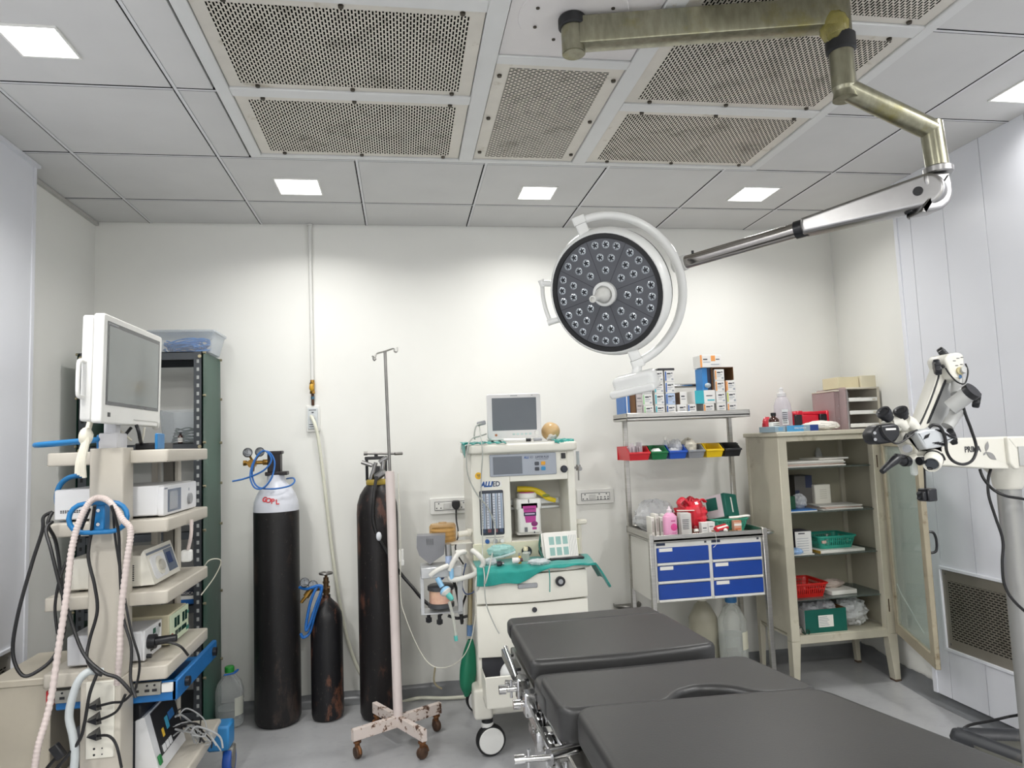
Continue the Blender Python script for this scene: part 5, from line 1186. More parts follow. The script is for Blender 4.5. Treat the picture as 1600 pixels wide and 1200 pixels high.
# breathing circuit
wh_ = M('hose_white_clear', '#d4d3cc', .35, var=.04); teal_c = M('teal_connector', '#57b5ad', .35); sky = M('sky_connector', '#86b7d8', .3)
t = thing('breathing_circuit', 'white breathing hoses with blue and teal connectors hanging from the machine absorber', 'breathing circuit', tuple(PY(690, 890, 3.27)))
def ribbed(p, r, k=16): return sm(p, k), (lambda i: r if i % 2 else r * .88)
for q in (((703, 900, 3.26), (706, 906, 3.25), (725, 903, 3.24), (745, 895, 3.22), (755, 880, 3.2), (748, 868, 3.2), (738, 860, 3.25)), ((672, 900, 3.25), (682, 892, 3.24), (692, 887, 3.24), (700, 884, 3.25)), ((702, 892, 3.25), (708, 878, 3.25), (716, 866, 3.26), (726, 862, 3.28), (712, 864, 3.27)), ((752, 895, 3.2), (746, 910, 3.2), (746, 925, 3.22), (748, 935, 3.24))):
    P_, R_ = ribbed(pts(*q), .0125, 12); mb = MB(0); mb.tube(P_, R_, 12); part(t, 'ribbed_hose', mb, wh_, ang=80)
mb = MB(0); mb.cyl(PY(683, 903, 3.24), PY(691, 917, 3.23), .012, n=14); mb.cyl(PY(705, 888, 3.25), PY(706, 906, 3.25), .011, n=14); part(t, 'blue_connector', mb, sky)
a, c = PY(688, 914, 3.235), PY(705, 935, 3.20); F = frame((a + c) / 2, c - a); mb = MB(0); mb.lathe([(.012, -.02), (.022, -.014), (.026, -.006), (.026, -.001)], 24, F); mb.mat(1); mb.lathe([(.026, -.001), (.026, .003), (.02, .010), (.013, .016), (.012, .03)], 24, F); mb.mat(2); mb.lathe([(.013, .016), (.0135, .03), (.010, .045), (.008, .05)], 20, F); part(t, 'breathing_filter', mb, [sky, wh_, teal_c])
mb = MB(0); mb.tube(sm(pts((702, 940, 3.2), (708, 965, 3.2), (713, 998, 3.2)), 6), .0075, 10); mb.mat(1); mb.cyl(PY(712, 993, 3.2), PY(713, 1001, 3.2), .0085, n=12); part(t, 'tube', mb, [CLEAR('soft_tube', '#d9dbd2', .55), teal_c])
# green reservoir bag
bgm = M('green_rubber', '#0c6b4d', .42, var=.08)
mb = MB(0); tp_, bo = PY(735, 999, 3.325), PY(729, 1088, 3.32)
def bagf(u, v):
    c = tp_.lerp(bo, v); a = 2 * PI * u
    w = max(.004, .034 * math.sin(PI * min(1, .06 + .8 * v)) ** .9 * (1 if v < .85 else 1 - (v - .85) * 4.6)); w = max(w, .004) + .004
    return c + V((w * 1.05 * math.cos(a), w * .8 * math.sin(a) * (1 + .15 * math.cos(3 * a)), 0))
mb.grid(bagf, 20, 24, True); solo('reservoir_bag', mb, bgm, 'limp green rubber breathing bag hanging beside the machine base', 'breathing bag', ang=70)
# ---- things on the anaesthesia machine
t = thing('vaporizer', 'white vaporizer with a magenta label hanging in the machine niche', 'vaporizer', (.617, 3.53, .93))
F = frame((.617, 3.45, 0), (0, -1, 0), (1, 0, 0))
mb = MB(0); mb.at(T(.617, 3.52, 0)).prism(rrect(.118, .13, .018), .945, 1.10, .008); mb.prism(rrect(.13, .13, .02), 1.06, 1.115, .008); mb.prism(rrect(.13, .10, .012), .935, .95, .004); part(t, 'body', mb, white_pl)
mb = MB(0); mb.lathe([(.045, 0), (.05, .004), (.05, .022), (.044, .028), (0, .028)], 30, T(.617, 3.52, 1.113)); mb.mat(1); mb.lathe([(.04, .028), (.038, .031), (0, .031)], 30, T(.617, 3.52, 1.113)); mb.mat(2); mb.box(.612, .616, 3.453, 3.456, 1.095, 1.112); part(t, 'dial', mb, [white_pl, M('magenta', '#b03a8c', .4), ink])
mb = MB(0); y = 3.454
mb.add([(.583, y, 1.08), (.652, y, 1.08), (.646, y, .997), (.596, y, .997)], [(0, 1, 2, 3)]); mb.mat(1); mb.box(.587, .65, y - .0008, y, 1.03, 1.048); mb.mat(2); mb.box(.593, .643, y - .0014, y - .0007, 1.037, 1.043); mb.mat(3); mb.box(.592, .644, y - .0008, y, 1.062, 1.067); mb.blob((.64, y, .99), (.016, .002, .012), .2, 3, 12, 8); mb.mat(0); mb.box(.628, .65, y - .001, y, .962, .974); mb.mat(4); mb.box(.588, .603, y - .002, y, .952, .975)
mb.mat(1); mb.cyl((.638, y - .001, .948), (.638, y, .948), .004, n=10)
part(t, 'label', mb, [MATS['magenta'], M('label_navy', '#1c2440', .5), M('label_lilac', '#c9b3d0', .5), M('magenta_dark', '#7a2466', .5), M('window_grey', '#6b6e73', .3)])
mb = MB(0); yl = M('yellow_plastic', '#dcc21c', .35, var=.06)
c = [PY(x, y, 3.53) for x, y in ((808, 764), (830, 765), (845, 770), (855, 778), (868, 782))]; mb.tube(sm(c, 6), lambda i: .010 if i < 16 else .008, 10, flat=1.5); mb.mat(1); mb.blob(PY(853, 774, 3.515), (.02, .006, .007), .1, 1, 12, 8)
solo('keyed_filler', mb, [yl, M('filler_green', '#7d8a3a', .4)], 'yellow curved agent filler lying on the rail behind the vaporizer', 'agent filler')
# patient monitor
t = thing('patient_monitor', 'boxy white patient monitor on top of the anaesthesia machine', 'monitor', (.557, 3.53, 1.40))
F = frame((.557, 3.45, 1.533), V((-.02, -1, -.05)), (1, 0, 0))
mb = MB(0); mb.at(F).prism(rrect(.275, .226, .012), -.02, 0, .005); mb.prism(rrect(.25, .205, .02), -.15, -.018, .012); part(t, 'case', mb, M('monitor_white', '#dedddc', .38, var=.02))
mb = MB(0); mb.at(F).box(-.112, .114, -.072, .092, -.001, .001); part(t, 'screen', mb, M('monitor_screen', '#62686f', .12, var=.03))
mb = MB(0); mb.at(F)
for k in range(5): mb.prism(rrect(.013, .009, .003, 3, -.005 + k * .021, -.092), 0, .003, .001)
mb.mat(1); mb.prism(rrect(.012, .012, .005, 3, -.095, -.094), 0, .002); mb.mat(2); mb.cyl((.112, -.088, 0), (.112, -.088, .01), .010, n=18); part(t, 'button', mb, [M('pale_teal_button', '#b9cfcd', .4), M('orange_lamp', '#b8734a', .4), white_pl])
mb = MB(0); mb.at(F); mb.box(-.018, .018, .1, .1045, 0, .0006); mb.box(.088, .098, .101, .105, 0, .0006); part(t, 'maker_mark', mb, grey_pl)
mb = MB(0); mb.at(T(.557, 3.53, 1.412)).prism(rrect(.26, .16, .03), 0, .012, .004); part(t, 'foot', mb, white_pl)
mb = MB(0); q = PY(752, 661, 3.47); mb.at(T(q.x, q.y, q.z, ry=-.2)).box(-.022, .022, -.012, .012, -.012, .010, .004); part(t, 'side_connector', mb, grey_pl)
mb = MB(0); mb.tube(sm(pts((752, 662, 3.46), (744, 666, 3.45), (741, 680, 3.44), (742, 687, 3.44)), 6), .004, 8); mb.tube(sm(pts((760, 678, 3.47), (748, 682, 3.45), (738, 685, 3.38), (731, 697, 3.335), (729, 725, 3.345), (733, 748, 3.36), (745, 772, 3.37), (760, 790, 3.37), (770, 810, 3.37), (774, 830, 3.37), (770, 860, 3.3), (767, 876, 3.18), (762, 898, 3.13), (758, 912, 3.13)), 6), .0035, 8); mb.tube(sm(pts((749, 666, 3.46), (752, 688, 3.36), (754, 712, 3.35), (752, 745, 3.375), (752, 790, 3.38), (754, 830, 3.38), (754, 870, 3.26), (757, 900, 3.135), (757, 915, 3.135), (760, 945, 3.155), (772, 975, 3.15), (780, 990, 3.15)), 6), .0028, 8); solo('monitor_leads', mb, M('lead_grey', '#a8aaa4', .45), 'thin grey leads looping from the patient monitor down past the flowmeters', 'leads')
# tan rubber bag and green cloths
tan = M('tan_rubber', '#c9a877', .35, var=.08)
t = thing('resuscitator_bag', 'tan rubber resuscitator bag lying beside the patient monitor', 'resuscitator bag', tuple(PY(860, 690, 3.52)))
q = PY(860, 674, 3.53); mb = MB(0); mb.lathe([(0, -.045), (.02, -.043), (.04, -.028), (.049, 0), (.04, .03), (.02, .046), (0, .048)], 24, frame(q, (.3, -1, .1))); part(t, 'bag', mb, tan)
q2 = PY(862, 684, 3.46); mb = MB(0); mb.cyl(q2 + V((0, .02, .004)), q2 + V((0, -.02, -.002)), .016, .012, n=14); mb.cyl(q2 - V((.024, 0, .008)), q2 + V((.024, 0, .008)), .009, n=12); part(t, 'valve', mb, CLEAR('valve_clear', '#d9dad6', .5))
teal = M('surgical_cloth', '#14897f', .8, var=.1, vs=12, bump=.25, bs=300, sheen=.3)
def cloth(name, label, x0, x1, ys_, zs_, nx, sag, seed=2, mat=teal):
    """strip of cloth: profile (y, z) swept along x with folds"""
    rg = random.Random(seed); ph = [rg.uniform(0, 6) for _ in range(4)]; m = len(ys_) - 1
    def fn(u, v):
        k = v * m; i = min(int(k), m - 1); f = k - i
        y = ys_[i] * (1 - f) + ys_[i + 1] * f; z = zs_[i] * (1 - f) + zs_[i + 1] * f
        x = x0 + (x1 - x0) * u; w = .0045 * math.sin(u * 17 + ph[0] + v * 3) + .003 * math.sin(u * 31 + ph[1] - v * 5)
        return sag(u, v, x, y - abs(w) * (v > .45), z + abs(w) * .5 * (v <= .5))
    mb = MB(0); mb.grid(fn, nx, 28); o = solo(name, mb, mat, label, 'cloth', ang=70)
    s = o.modifiers.new('thick', 'SOLIDIFY'); s.thickness = .003; s.offset = 1; return o
def sag1(u, v, x, y, z):
    hang = 0
    if v > .5: hang = (v - .5) * 2 * ((.075 if u < .3 else .075 - .06 * min(1, (u - .3) / .25)) + .004 * math.sin(u * 23)); z = .838 - hang; x += -.012 * (v - .5) * (u < .2)
    if u > .84:
        k = (u - .84) / .16; x = .862 + .07 * k; z -= .115 * k ** 1.2 - .01 * math.sin(v * 9)
    return V((x, y, z))
cloth('surgical_cloth', 'teal surgical cloth spread over the machine desk and hanging over its edge', .315, .93, [3.37, 3.30, 3.25, 3.195, 3.165, 3.16, 3.158], [.84, .84, .84, .838, .82, .79, .76], 60, sag1)
def sag2(u, v, x, y, z):
    if u < .16: d = (.16 - u) / .16; x = .322 - .03 * min(1, d * 3); z = 1.404 - .11 * max(0, d - .35) * (0.4 + .6 * v)
    return V((x, y, z + .004 * math.sin(u * 40 + v * 9)))
cloth('surgical_cloth', 'small teal cloth lying under the patient monitor and over the hood corner', .24, .50, [3.55, 3.50, 3.45, 3.40, 3.372], [1.406, 1.406, 1.406, 1.405, 1.402], 40, sag2, 5)
cloth('surgical_cloth', 'teal cloth corner under the tan bag at the right end of the hood', .74, .845, [3.55, 3.48, 3.42, 3.372, 3.362], [1.406, 1.406, 1.406, 1.404, 1.390], 20, lambda u, v, x, y, z: V((x, y + .02 * u, z + .003 * math.sin(u * 20))), 6)
mb = MB(0); a = PY(772, 686, 3.40); mb.cyl((.49, 3.395, 1.412), (.60, 3.385, 1.410), .008, n=12); mb.mat(1); mb.cyl((.60, 3.385, 1.41), (.625, 3.384, 1.41), .009, n=12); mb.mat(2); mb.cyl((.64, 3.385, 1.41), (.68, 3.385, 1.412), .009, n=12)
solo('probe', mb, [white_pl, black_pl, grey_pl], 'white probe with a black tip lying in front of the patient monitor', 'probe')
# clutter on the desk
t = thing('instruction_booklet', 'white instruction booklet propped up on the right of the machine desk', 'booklet', (.74, 3.28, .845))
F = frame((.728, 3.262, .905), V((.10, -1, .22)), (1, .10, 0)); mb = MB(0); mb.at(F).box(-.082, .082, -.058, .058, -.004, 0, .001); mb.mat(1)
for i in range(3):
    for j in range(2): mb.box(-.058 + i * .034, -.033 + i * .034, -.045 + j * .05, -.008 + j * .05, 0, .0008)
mb.mat(2)
for k in range(5): mb.box(.042 + k * .008, .044 + k * .008, -.05, .045, 0, .0006)
part(t, 'page', mb, [paper, M('teal_picture', '#8fb3ad', .6), M('text_grey', '#a8abad', .6)])
mb = MB(0); mb.at(F).box(-.09, .085, -.055, .062, -.03, -.012, .004); mb.box(-.08, .085, .055, .063, -.03, 0, .002); part(t, 'pages', mb, paper)
mb = MB(0); mb.tube(sm([F @ V((-.085, -.06, -.01)), F @ V((-.098, -.03, -.016)), F @ V((-.10, .01, -.022)), F @ V((-.085, .06, -.028))], 6), .008, 8, flat=.5); part(t, 'spine', mb, M('cover_green', '#1d5a4e', .4))
mb = MB(0); mb.box(.665, .83, 3.225, 3.30, .842, .852, .003); part(t, 'stand', mb, black_pl)
t = thing('face_mask', 'clear and teal face mask lying on the machine desk', 'face mask', tuple(PY(790, 880, 3.3)))
q = PY(783, 860, 3.30); mb = MB(0); mb.blob(q, (.062, .04, .026), .3, 8, 22, 14, jag=.22); part(t, 'shell', mb, CLEAR('mask_teal', '#b5e3e0', .38, .12, .4), ang=8)
mb = MB(0); mb.tube(sm([q + V((.062 * math.cos(a), -.012 + .03 * math.sin(a), -.022 + .012 * math.cos(a))) for a in [i * .7 for i in range(9)]], 4, True), .006, 8, True); part(t, 'rim', mb, CLEAR('mask_clear', '#dfeceb', .5))
def small_vial(label, px, py, Y, r, h, bm, cm, lay=False):
    p = PY(px, py, Y); mb = MB(0); F = frame(p, (1, -.2, .05) if lay else (0, 0, 1)); mb.lathe([(0, 0), (r, .002), (r, h * .6), (r * .5, h * .7), (r * .5, h * .78)], 16, F); mb.mat(1); mb.lathe([(r * .62, h * .76), (r * .62, h), (0, h)], 14, F); return solo('vial', mb, [bm, cm], label, 'vial', 'vials on the machine desk')
vw = M('vial_white', '#d7d5d2', .3, var=.1); vg = CLEAR('vial_glass', '#d9dcd2', .4)
small_vial('white vial lying on the teal cloth with its dark cap towards the booklet', 800, 876, 3.20, .013, .05, vw, M('cap_maroon', '#4a2a30', .4), True)
small_vial('clear vial with a cream cap standing behind the yellow one on the machine desk', 822, 878, 3.27, .018, .07, vg, M('cap_cream', '#d9cfae', .4))
small_vial('small amber yellow vial standing in the middle of the machine desk', 812, 881, 3.22, .009, .05, M('yellow_vial', '#b8912f', .25), chrome)
small_vial('dark glass vial lying left on the teal cloth', 776, 881, 3.2, .012, .035, M('dark_vial', '#2b2d33', .2), chrome, True)
mb = MB(0); mb.blob(PY(842, 878, 3.2), (.05, .03, .014), .4, 9, 20, 12, jag=.3); solo('plastic_wrapper', mb, CLEAR('wrapper', '#e4e8ea', .45, .15, .8), 'crumpled clear wrapper lying before the booklet', 'wrapper', ang=8)
mb = MB(0); mb.blob(PY(766, 878, 3.24), (.03, .025, .016), .3, 10, 16, 10, jag=.3); solo('plastic_wrapper', mb, CLEAR('wrapper', '#e4e8ea', .45), 'small clear wrapper at the left end of the machine desk', 'wrapper')
mb = MB(0); mb.blob((.45, 3.13, .385), (.05, .04, .04), .35, 12, 20, 12); solo('plastic_bag', mb, M('bag_white', '#d9dad9', .4, var=.05), 'crumpled white plastic bag in the open bottom drawer of the machine', 'plastic bag')
wire('teal_tie', 'thin teal tie hanging from the cloth down the drawer front', 'tie', pts((858, 890, 3.155), (859, 905, 3.15), (859, 925, 3.15)), .0025, teal)

# ------------------------------------------------------------------ blue drawer trolley with top shelf and bins
drawer_w = M('trolley_white', '#dcdbd5', .38, var=.02); dblue = M('drawer_blue', '#0d3f98', .32, var=.05)
t = thing('drawer_trolley', 'steel trolley with six blue drawers and a raised shelf against the back wall', 'drawer trolley', (1.6, 3.74, 0)); dt = t
mb = MB(0); mb.box(1.286, 1.905, 3.56, 3.92, .53, .842, .003); part(t, 'cabinet', mb, drawer_w)
for cx0, cx1 in ((1.303, 1.592), (1.612, 1.892)):
    mb = MB(0); mb.box(cx0 - .012, cx1 + .010, 3.546, 3.562, .532, .842, .002); mb.mat(1); mb.box(cx0, cx0 + .05, 3.545, 3.5465, .826, .839); mb.mat(2); mb.box(cx1 - .02, cx1 - .008, 3.545, 3.5465, .828, .838)
    mb.mat(3); mb.box(cx1 - .06, cx1 - .01, 3.5455, 3.5465, .537, .543)
    part(t, 'face_frame', mb, [drawer_w, navy, ink, M('red_print', '#b5746e', .5)])
    for i in range(3):
        z1 = .815 - i * .0945; mb = MB(0); mb.box(cx0, cx1, 3.538, 3.55, z1 - .078, z1, .003)
        mb.mat(1); mb.box(cx0 - .002, cx1 + .002, 3.534, 3.55, z1 - .090, z1 - .078, .002)
        dr = part(t, 'drawer', mb, [dblue, drawer_w])
        if (i, cx0 < 1.5) in ((0, True), (1, True), (1, False), (2, False)):
            mb = MB(0); mb.box(cx0 + .012, cx0 + .085, 3.5365, 3.539, z1 - .020, z1 - .002); o = part(t, 'label_holder', mb, paper); sub(o, dr)
# steel table top with raised rims, legs, bottom shelf
mb = MB(0); mb.box(1.272, 1.912, 3.53, 3.935, .848, .862, .002); mb.box(1.272, 1.285, 3.53, 3.935, .855, .892, .002); mb.box(1.898, 1.912, 3.53, 3.935, .855, .892, .002); mb.box(1.272, 1.912, 3.922, 3.935, .855, .892, .002); mb.box(1.28, 1.905, 3.53, 3.534, .845, .882, .001); part(t, 'top_tray', mb, steel)
for x, y in ((1.272, 3.535), (1.912, 3.535), (1.290, 3.925), (1.945, 3.925)):
    mb = MB(0); z1 = .89 if y < 3.7 else 1.505; mb.box(x - .013, x + .013, y - .013, y + .013, .0 + .03, z1, .003); mb.mat(1); mb.cyl((x, y, 0), (x, y, .035), .016, n=12)
    if y > 3.7: mb.mat(0); mb.box(x - .013, x + .013, y - .013, y + .013, 1.5, 1.506)
    part(t, 'post', mb, [steel, black_rub])
mb = MB(0); mb.box(1.275, 1.91, 3.53, 3.93, .115, .128, .002); mb.box(1.275, 1.91, 3.53, 3.536, .10, .15, .002); mb.box(1.275, 1.91, 3.925, 3.931, .10, .15, .002); part(t, 'bottom_shelf', mb, steel)
mb = MB(0); mb.tube(sm([(1.912, 3.55, .858), (1.965, 3.555, .858), (1.99, 3.60, .858), (1.99, 3.75, .858), (1.965, 3.80, .858), (1.912, 3.81, .858)], 5), .010, 12); part(t, 'push_handle', mb, chrome)
mb = MB(0); mb.box(1.23, 1.965, 3.70, 3.95, 1.506, 1.514, .001); mb.box(1.23, 1.965, 3.70, 3.705, 1.496, 1.537, .002); mb.box(1.23, 1.236, 3.70, 3.95, 1.496, 1.537, .002); mb.box(1.959, 1.965, 3.70, 3.95, 1.496, 1.537, .002); mb.box(1.23, 1.965, 3.945, 3.95, 1.496, 1.537, .002); part(t, 'raised_shelf', mb, steel)
mb = MB(0); mb.cyl((1.27, 3.93, 1.70), (1.97, 3.93, 1.70), .0125, n=14)
for x in (1.28, 1.95): mb.cyl((x, 3.93, 1.51), (x, 3.93, 1.705), .009, n=10)
part(t, 'guard_rail', mb, chrome)
mb = MB(0); mb.box(1.275, 1.985, 3.905, 3.93, 1.318, 1.345, .002); part(t, 'bin_rail', mb, black_pl)
def bin_(label, x0, x1, mat):
    t = thing('storage_bin', label, 'storage bin', ((x0 + x1) / 2, 3.78, 1.272), group='coloured bins on the trolley rail'); w = x1 - x0; X = (x0 + x1) / 2
    mb = MB(0); g = .003; a, b2 = x0 + g, x1 - g; f, k = 3.68, 3.90; zb, zt = 1.274, 1.352; fh = .042
    mb.box(a + .008, b2 - .008, f + .016, k, zb, zb + .003)
    for x, s in ((a, 1), (b2, -1)):
        P = [(x, f + .002, zb + fh), (x, f + .058, zt), (x, k, zt), (x + s * .008, k, zb), (x + s * .008, f + .018, zb)]; Q = [(q[0] + s * .003, q[1], q[2]) for q in P]; n = 5
        mb.add(P + Q, [(0, 1, 2, 3, 4), (9, 8, 7, 6, 5)] + [(i, i + 5, (i + 1) % n + 5, (i + 1) % n) for i in range(n)])
    mb.box(a, b2, k - .003, k, zb, zt); mb.add([(a + .008, f + .016, zb), (b2 - .008, f + .016, zb), (b2, f, zb + fh), (a, f, zb + fh), (a + .008, f + .02, zb), (b2 - .008, f + .02, zb), (b2, f + .004, zb + fh), (a, f + .004, zb + fh)], [(0, 1, 2, 3), (7, 6, 5, 4), (3, 2, 6, 7)])
    mb.box(a - .001, b2 + .001, f - .006, f + .004, zb + fh - .008, zb + fh + .004, .002)
    part(t, 'tray', mb, mat)
    return t
B = [PY(x, 705, 3.68).x for x in (982, 1017, 1045, 1075, 1103, 1132, 1160)]
for i, (c, h, ex) in enumerate((('red', '#c8212b', 'full of clear tubes'), ('green', '#0b6b3a', 'holding small white pieces'), ('blue', '#1a4fb0', 'holding vials and packets'), ('grey', '#85888c', 'heaped with clear packets'), ('yellow', '#e3bf10', 'empty'), ('black', '#1b1b1d', 'empty'))):
    bin_('small %s stacking bin on the trolley rail, %s' % (c, ex), B[i] + .001, B[i + 1] - .001, M('bin_' + c, h, .35, var=.05))
mb = MB(0); rg = random.Random(4)
for k in range(9): x = B[0] + .02 + k * .0095; mb.box(x, x + .006, 3.705 + rg.uniform(0, .05), 3.80, 1.279, 1.345 + rg.uniform(0, .03), .001)
solo('tube_packets', mb, CLEAR('packet_clear', '#e3dde2', .5), 'row of clear tube packets standing in the red bin', 'packets')
wp = CLEAR('bag_clear', '#e6e8ea', .42, .15, .7)
mb = MB(0); mb.blob(((B[1] + B[2]) / 2, 3.74, 1.30), (.035, .04, .03), .4, 3, 16, 10, jag=.25); solo('gauze_scrap', mb, white_pl, 'small crumpled white packet in the green bin', 'packet', ang=8)
bottle('vial', 'clear vial with a pale cap standing in the blue bin', (B[2] + .03, 3.80, 1.278), .018, .12, CLEAR('vial_clear2', '#dde2e4', .4), M('cap_pale', '#d9d6cf', .4), None, 'vial')
mb = MB(0); mb.blob((B[2] + .075, 3.77, 1.33), (.035, .05, .05), .35, 6, 16, 10, jag=.25); mb.blob((B[2] + .05, 3.73, 1.305), (.04, .03, .028), .35, 7, 16, 10, jag=.25); solo('swab_packets', mb, wp, 'crumpled clear packets in the blue bin', 'packets', ang=8)
mb = MB(0); mb.blob(((B[3] + B[4]) / 2 - .01, 3.77, 1.335), (.045, .055, .045), .4, 8, 16, 11, jag=.32); solo('clear_packets', mb, M('packet_grey', '#c3beb0', .35, var=.12, vs=30), 'pale packets heaped in the grey bin', 'packets', ang=8)

# medicine cartons on the raised shelf
cw = M('carton_white', '#e3e2df', .5, var=.02); kraft = M('kraft_card', '#6b4a2c', .7, var=.12); cgrey = M('carton_grey', '#9ea3a6', .5)
def at_zoom(x, y, Y): return PY(x / 5.333 + 940, y / 5.333 + 540, Y)
def carton(label, x0, x1, y0, y1, stripe, Y=3.745, d=.1, side=None, z0=None, txt=True, front=None, group=None):
    a, c = at_zoom(x0, y1, Y), at_zoom(x1, y0, Y); zb = a.z if z0 is None else z0
    w, h = c.x - a.x, c.z - zb
    ls = []
    if stripe: ls.append(('f', .02, .16, .1, .92, 1))
    if txt:
        ls += [('f', .24, .62, .66, .78, 2), ('f', .24, .78, .48, .54, 3), ('f', .24, .6, .34, .38, 3), ('f', .7, .9, .15, .3, 3), ('f', .66, .84, .72, .80, 2)]
    if side: ls.append(('l', 0, 1, 0, 1, 4))
    return pack('medicine_carton', label, 'carton', a.x + .001, c.x - .001, Y, Y + d, zb, zb + h - .0005, [front or cw, stripe or cw, ink, M('carton_text', '#9aa0a8', .5), side or cw], ls, group=group)
cg_, ct_, cb_, co_, cy_ = M('stripe_green', '#9fce9a', .5), M('stripe_teal', '#3fb2c0', .5), M('stripe_blue', '#2f62ad', .5), M('stripe_orange', '#e59a52', .5), M('stripe_lime', '#c9d06a', .5)
zs = 1.5145; hz = .0
def rowz(n): return zs + n * .0735
HB = .0648
def stack(x0, x1, items, Y=3.745, d=.1, h=HB):
    xa, xb = at_zoom(x0, 450, Y).x, at_zoom(x1, 450, Y).x
    for n, (lab, st, kw) in enumerate(items):
        z0 = zs + n * (h + .0006); ls = []
        if st: ls.append(('f', .02, .16, .1, .92, 1))
        ls += [('f', .24, .62, .66, .78, 2), ('f', .24, .78, .48, .54, 3), ('f', .24, .6, .34, .38, 3), ('f', .7, .9, .15, .3, 3), ('f', .66, .84, .72, .80, 2)]
        if kw.get('side'): ls.append(('l', 0, 1, 0, 1, 4))
        pack('medicine_carton', lab, 'carton', xa + .001 + kw.get('dx', 0), xb - .001 + kw.get('dx', 0), Y + kw.get('dy', 0), Y + d, z0, z0 + h, [kw.get('front', cw), st or cw, ink, M('carton_text', '#9aa0a8', .5), kw.get('side', cw)], ls)
pale_b = M('carton_pale_blue', '#b5c6df', .5, var=.04)
stack(348, 432, [('bottom white carton with a green stripe, left end of the medicine shelf', cg_, {}), ('middle white carton with a green stripe, left end of the medicine shelf', cg_, {'dx': -.004}), ('top grey white carton of the green striped stack, partly behind the lamp box', None, {'dx': -.004, 'front': M('carton_dull', '#c5c6c4', .5)})])
stack(445, 525, [('bottom carton of the teal striped stack on the medicine shelf', ct_, {}), ('second carton up in the teal striped stack on the medicine shelf', ct_, {}), ('third carton up in the teal striped stack on the medicine shelf', ct_, {}), ('top carton of the teal striped stack on the medicine shelf', None, {})])
stack(537, 616, [('bottom carton of the blue striped stack on the medicine shelf', cb_, {}), ('pale blue carton second in the blue striped stack on the medicine shelf', cb_, {'front': pale_b}), ('third carton up in the blue striped stack on the medicine shelf', cb_, {}), ('top carton of the blue striped stack on the medicine shelf', cb_, {})])
p = at_zoom(535, 228, 3.76); mb = MB(0); mb.box(p.x - .05, p.x + .05, 3.75, 3.83, zs + 4 * (HB + .0006), zs + 4 * (HB + .0006) + .014, .003); solo('flat_case', mb, black_pl, 'flat black case lying on top of the blue striped carton stack', 'case')
stack(627, 708, [('plain white carton right of the blue striped stack, on the medicine shelf', None, {})])
stack(660, 715, [], 3.75)
pack('medicine_carton', 'narrow white carton with a brown side standing on the plain white carton', 'carton', at_zoom(655, 450, 3.745).x, at_zoom(712, 450, 3.745).x, 3.748, 3.85, zs + HB + .0005, zs + 2 * HB + .006, [cw, kraft, ink, ink, kraft], [('l', 0, 1, 0, 1, 1), ('f', .2, .7, .6, .7, 3), ('f', .2, .8, .4, .44, 3)])
stack(715, 788, [('white carton with a small blue stripe in the middle of the medicine shelf', cb_, {})])
stack(845, 937, [('orange edged white carton under the teal box on the medicine shelf', co_, {'side': cgrey})], 3.742)
pack('medicine_carton', 'teal sided white box lying on the orange edged carton', 'carton', at_zoom(862, 450, 3.742).x - .06, at_zoom(950, 450, 3.742).x, 3.742, 3.85, zs + HB + .0006, zs + 2 * HB + .012, [cw, M('box_teal', '#2fa9b8', .45), ink, ink], [('f', 0, .44, 0, 1, 1), ('f', .6, .95, .2, .3, 1), ('f', .55, .85, .55, .62, 3)])
stack(955, 1036, [('bottom plain white carton in the second stack from the right', None, {}), ('second plain carton up in the second stack from the right', None, {}), ('orange marked carton third up in the second stack from the right', co_, {}), ('orange marked carton inside the brown box, fourth up', co_, {})])
stack(1045, 1127, [('bottom orange striped carton at the right end of the medicine shelf', co_, {}), ('lime striped carton in the middle at the right end of the medicine shelf', cy_, {}), ('top carton with orange sides at the right end of the medicine shelf', co_, {'side': co_})])
# open brown outer box round the fourth carton and its blue flap
xa, xb = at_zoom(925, 300, 3.76).x, at_zoom(1092, 300, 3.76).x; z3 = zs + 3 * (HB + .0006)
mb = MB(0); mb.box(xa - .006, xa - .003, 3.75, 3.87, zs + 2 * HB, z3 + .077); mb.box(xb, xb + .003, 3.75, 3.87, z3 + .002, z3 + .077); mb.box(xa - .006, xb + .003, 3.75, 3.87, z3 + .075, z3 + .078); mb.box(xa, xb, 3.866, 3.87, z3, z3 + .076)
mb.mat(1); mb.box(at_zoom(857, 300, 3.74).x, at_zoom(898, 300, 3.74).x, 3.765, 3.86, zs + 2 * HB + .014, z3 + .076); mb.mat(2); mb.box(at_zoom(898, 300, 3.74).x, xa - .006, 3.765, 3.86, zs + 2 * HB + .014, z3 + .076); mb.mat(3); mb.blob(at_zoom(885, 332, 3.757), (.018, .01, .014), .3, 2, 12, 8)
solo('open_box', mb, [kraft, M('flap_blue', '#2b7ec2', .45), navy, M('sticker_silver', '#a9b5bb', .3)], 'open brown box with a bright blue side around cartons on the medicine shelf', 'box')
pack('medicine_carton', 'white carton with orange bands lying on top of the brown box', 'carton', at_zoom(825, 180, 3.75).x, at_zoom(1000, 180, 3.75).x, 3.752, 3.85, z3 + .0785, z3 + .0785 + .072, [cw, co_, ink, M('carton_text', '#9aa0a8', .5)], [('f', 0, .09, 0, 1, 1), ('f', .52, .72, .5, .95, 1), ('f', .15, .35, .6, .7, 2), ('f', .15, .48, .4, .45, 3), ('f', .5, .9, .2, .26, 3), ('f', .75, .92, .6, .68, 2)])
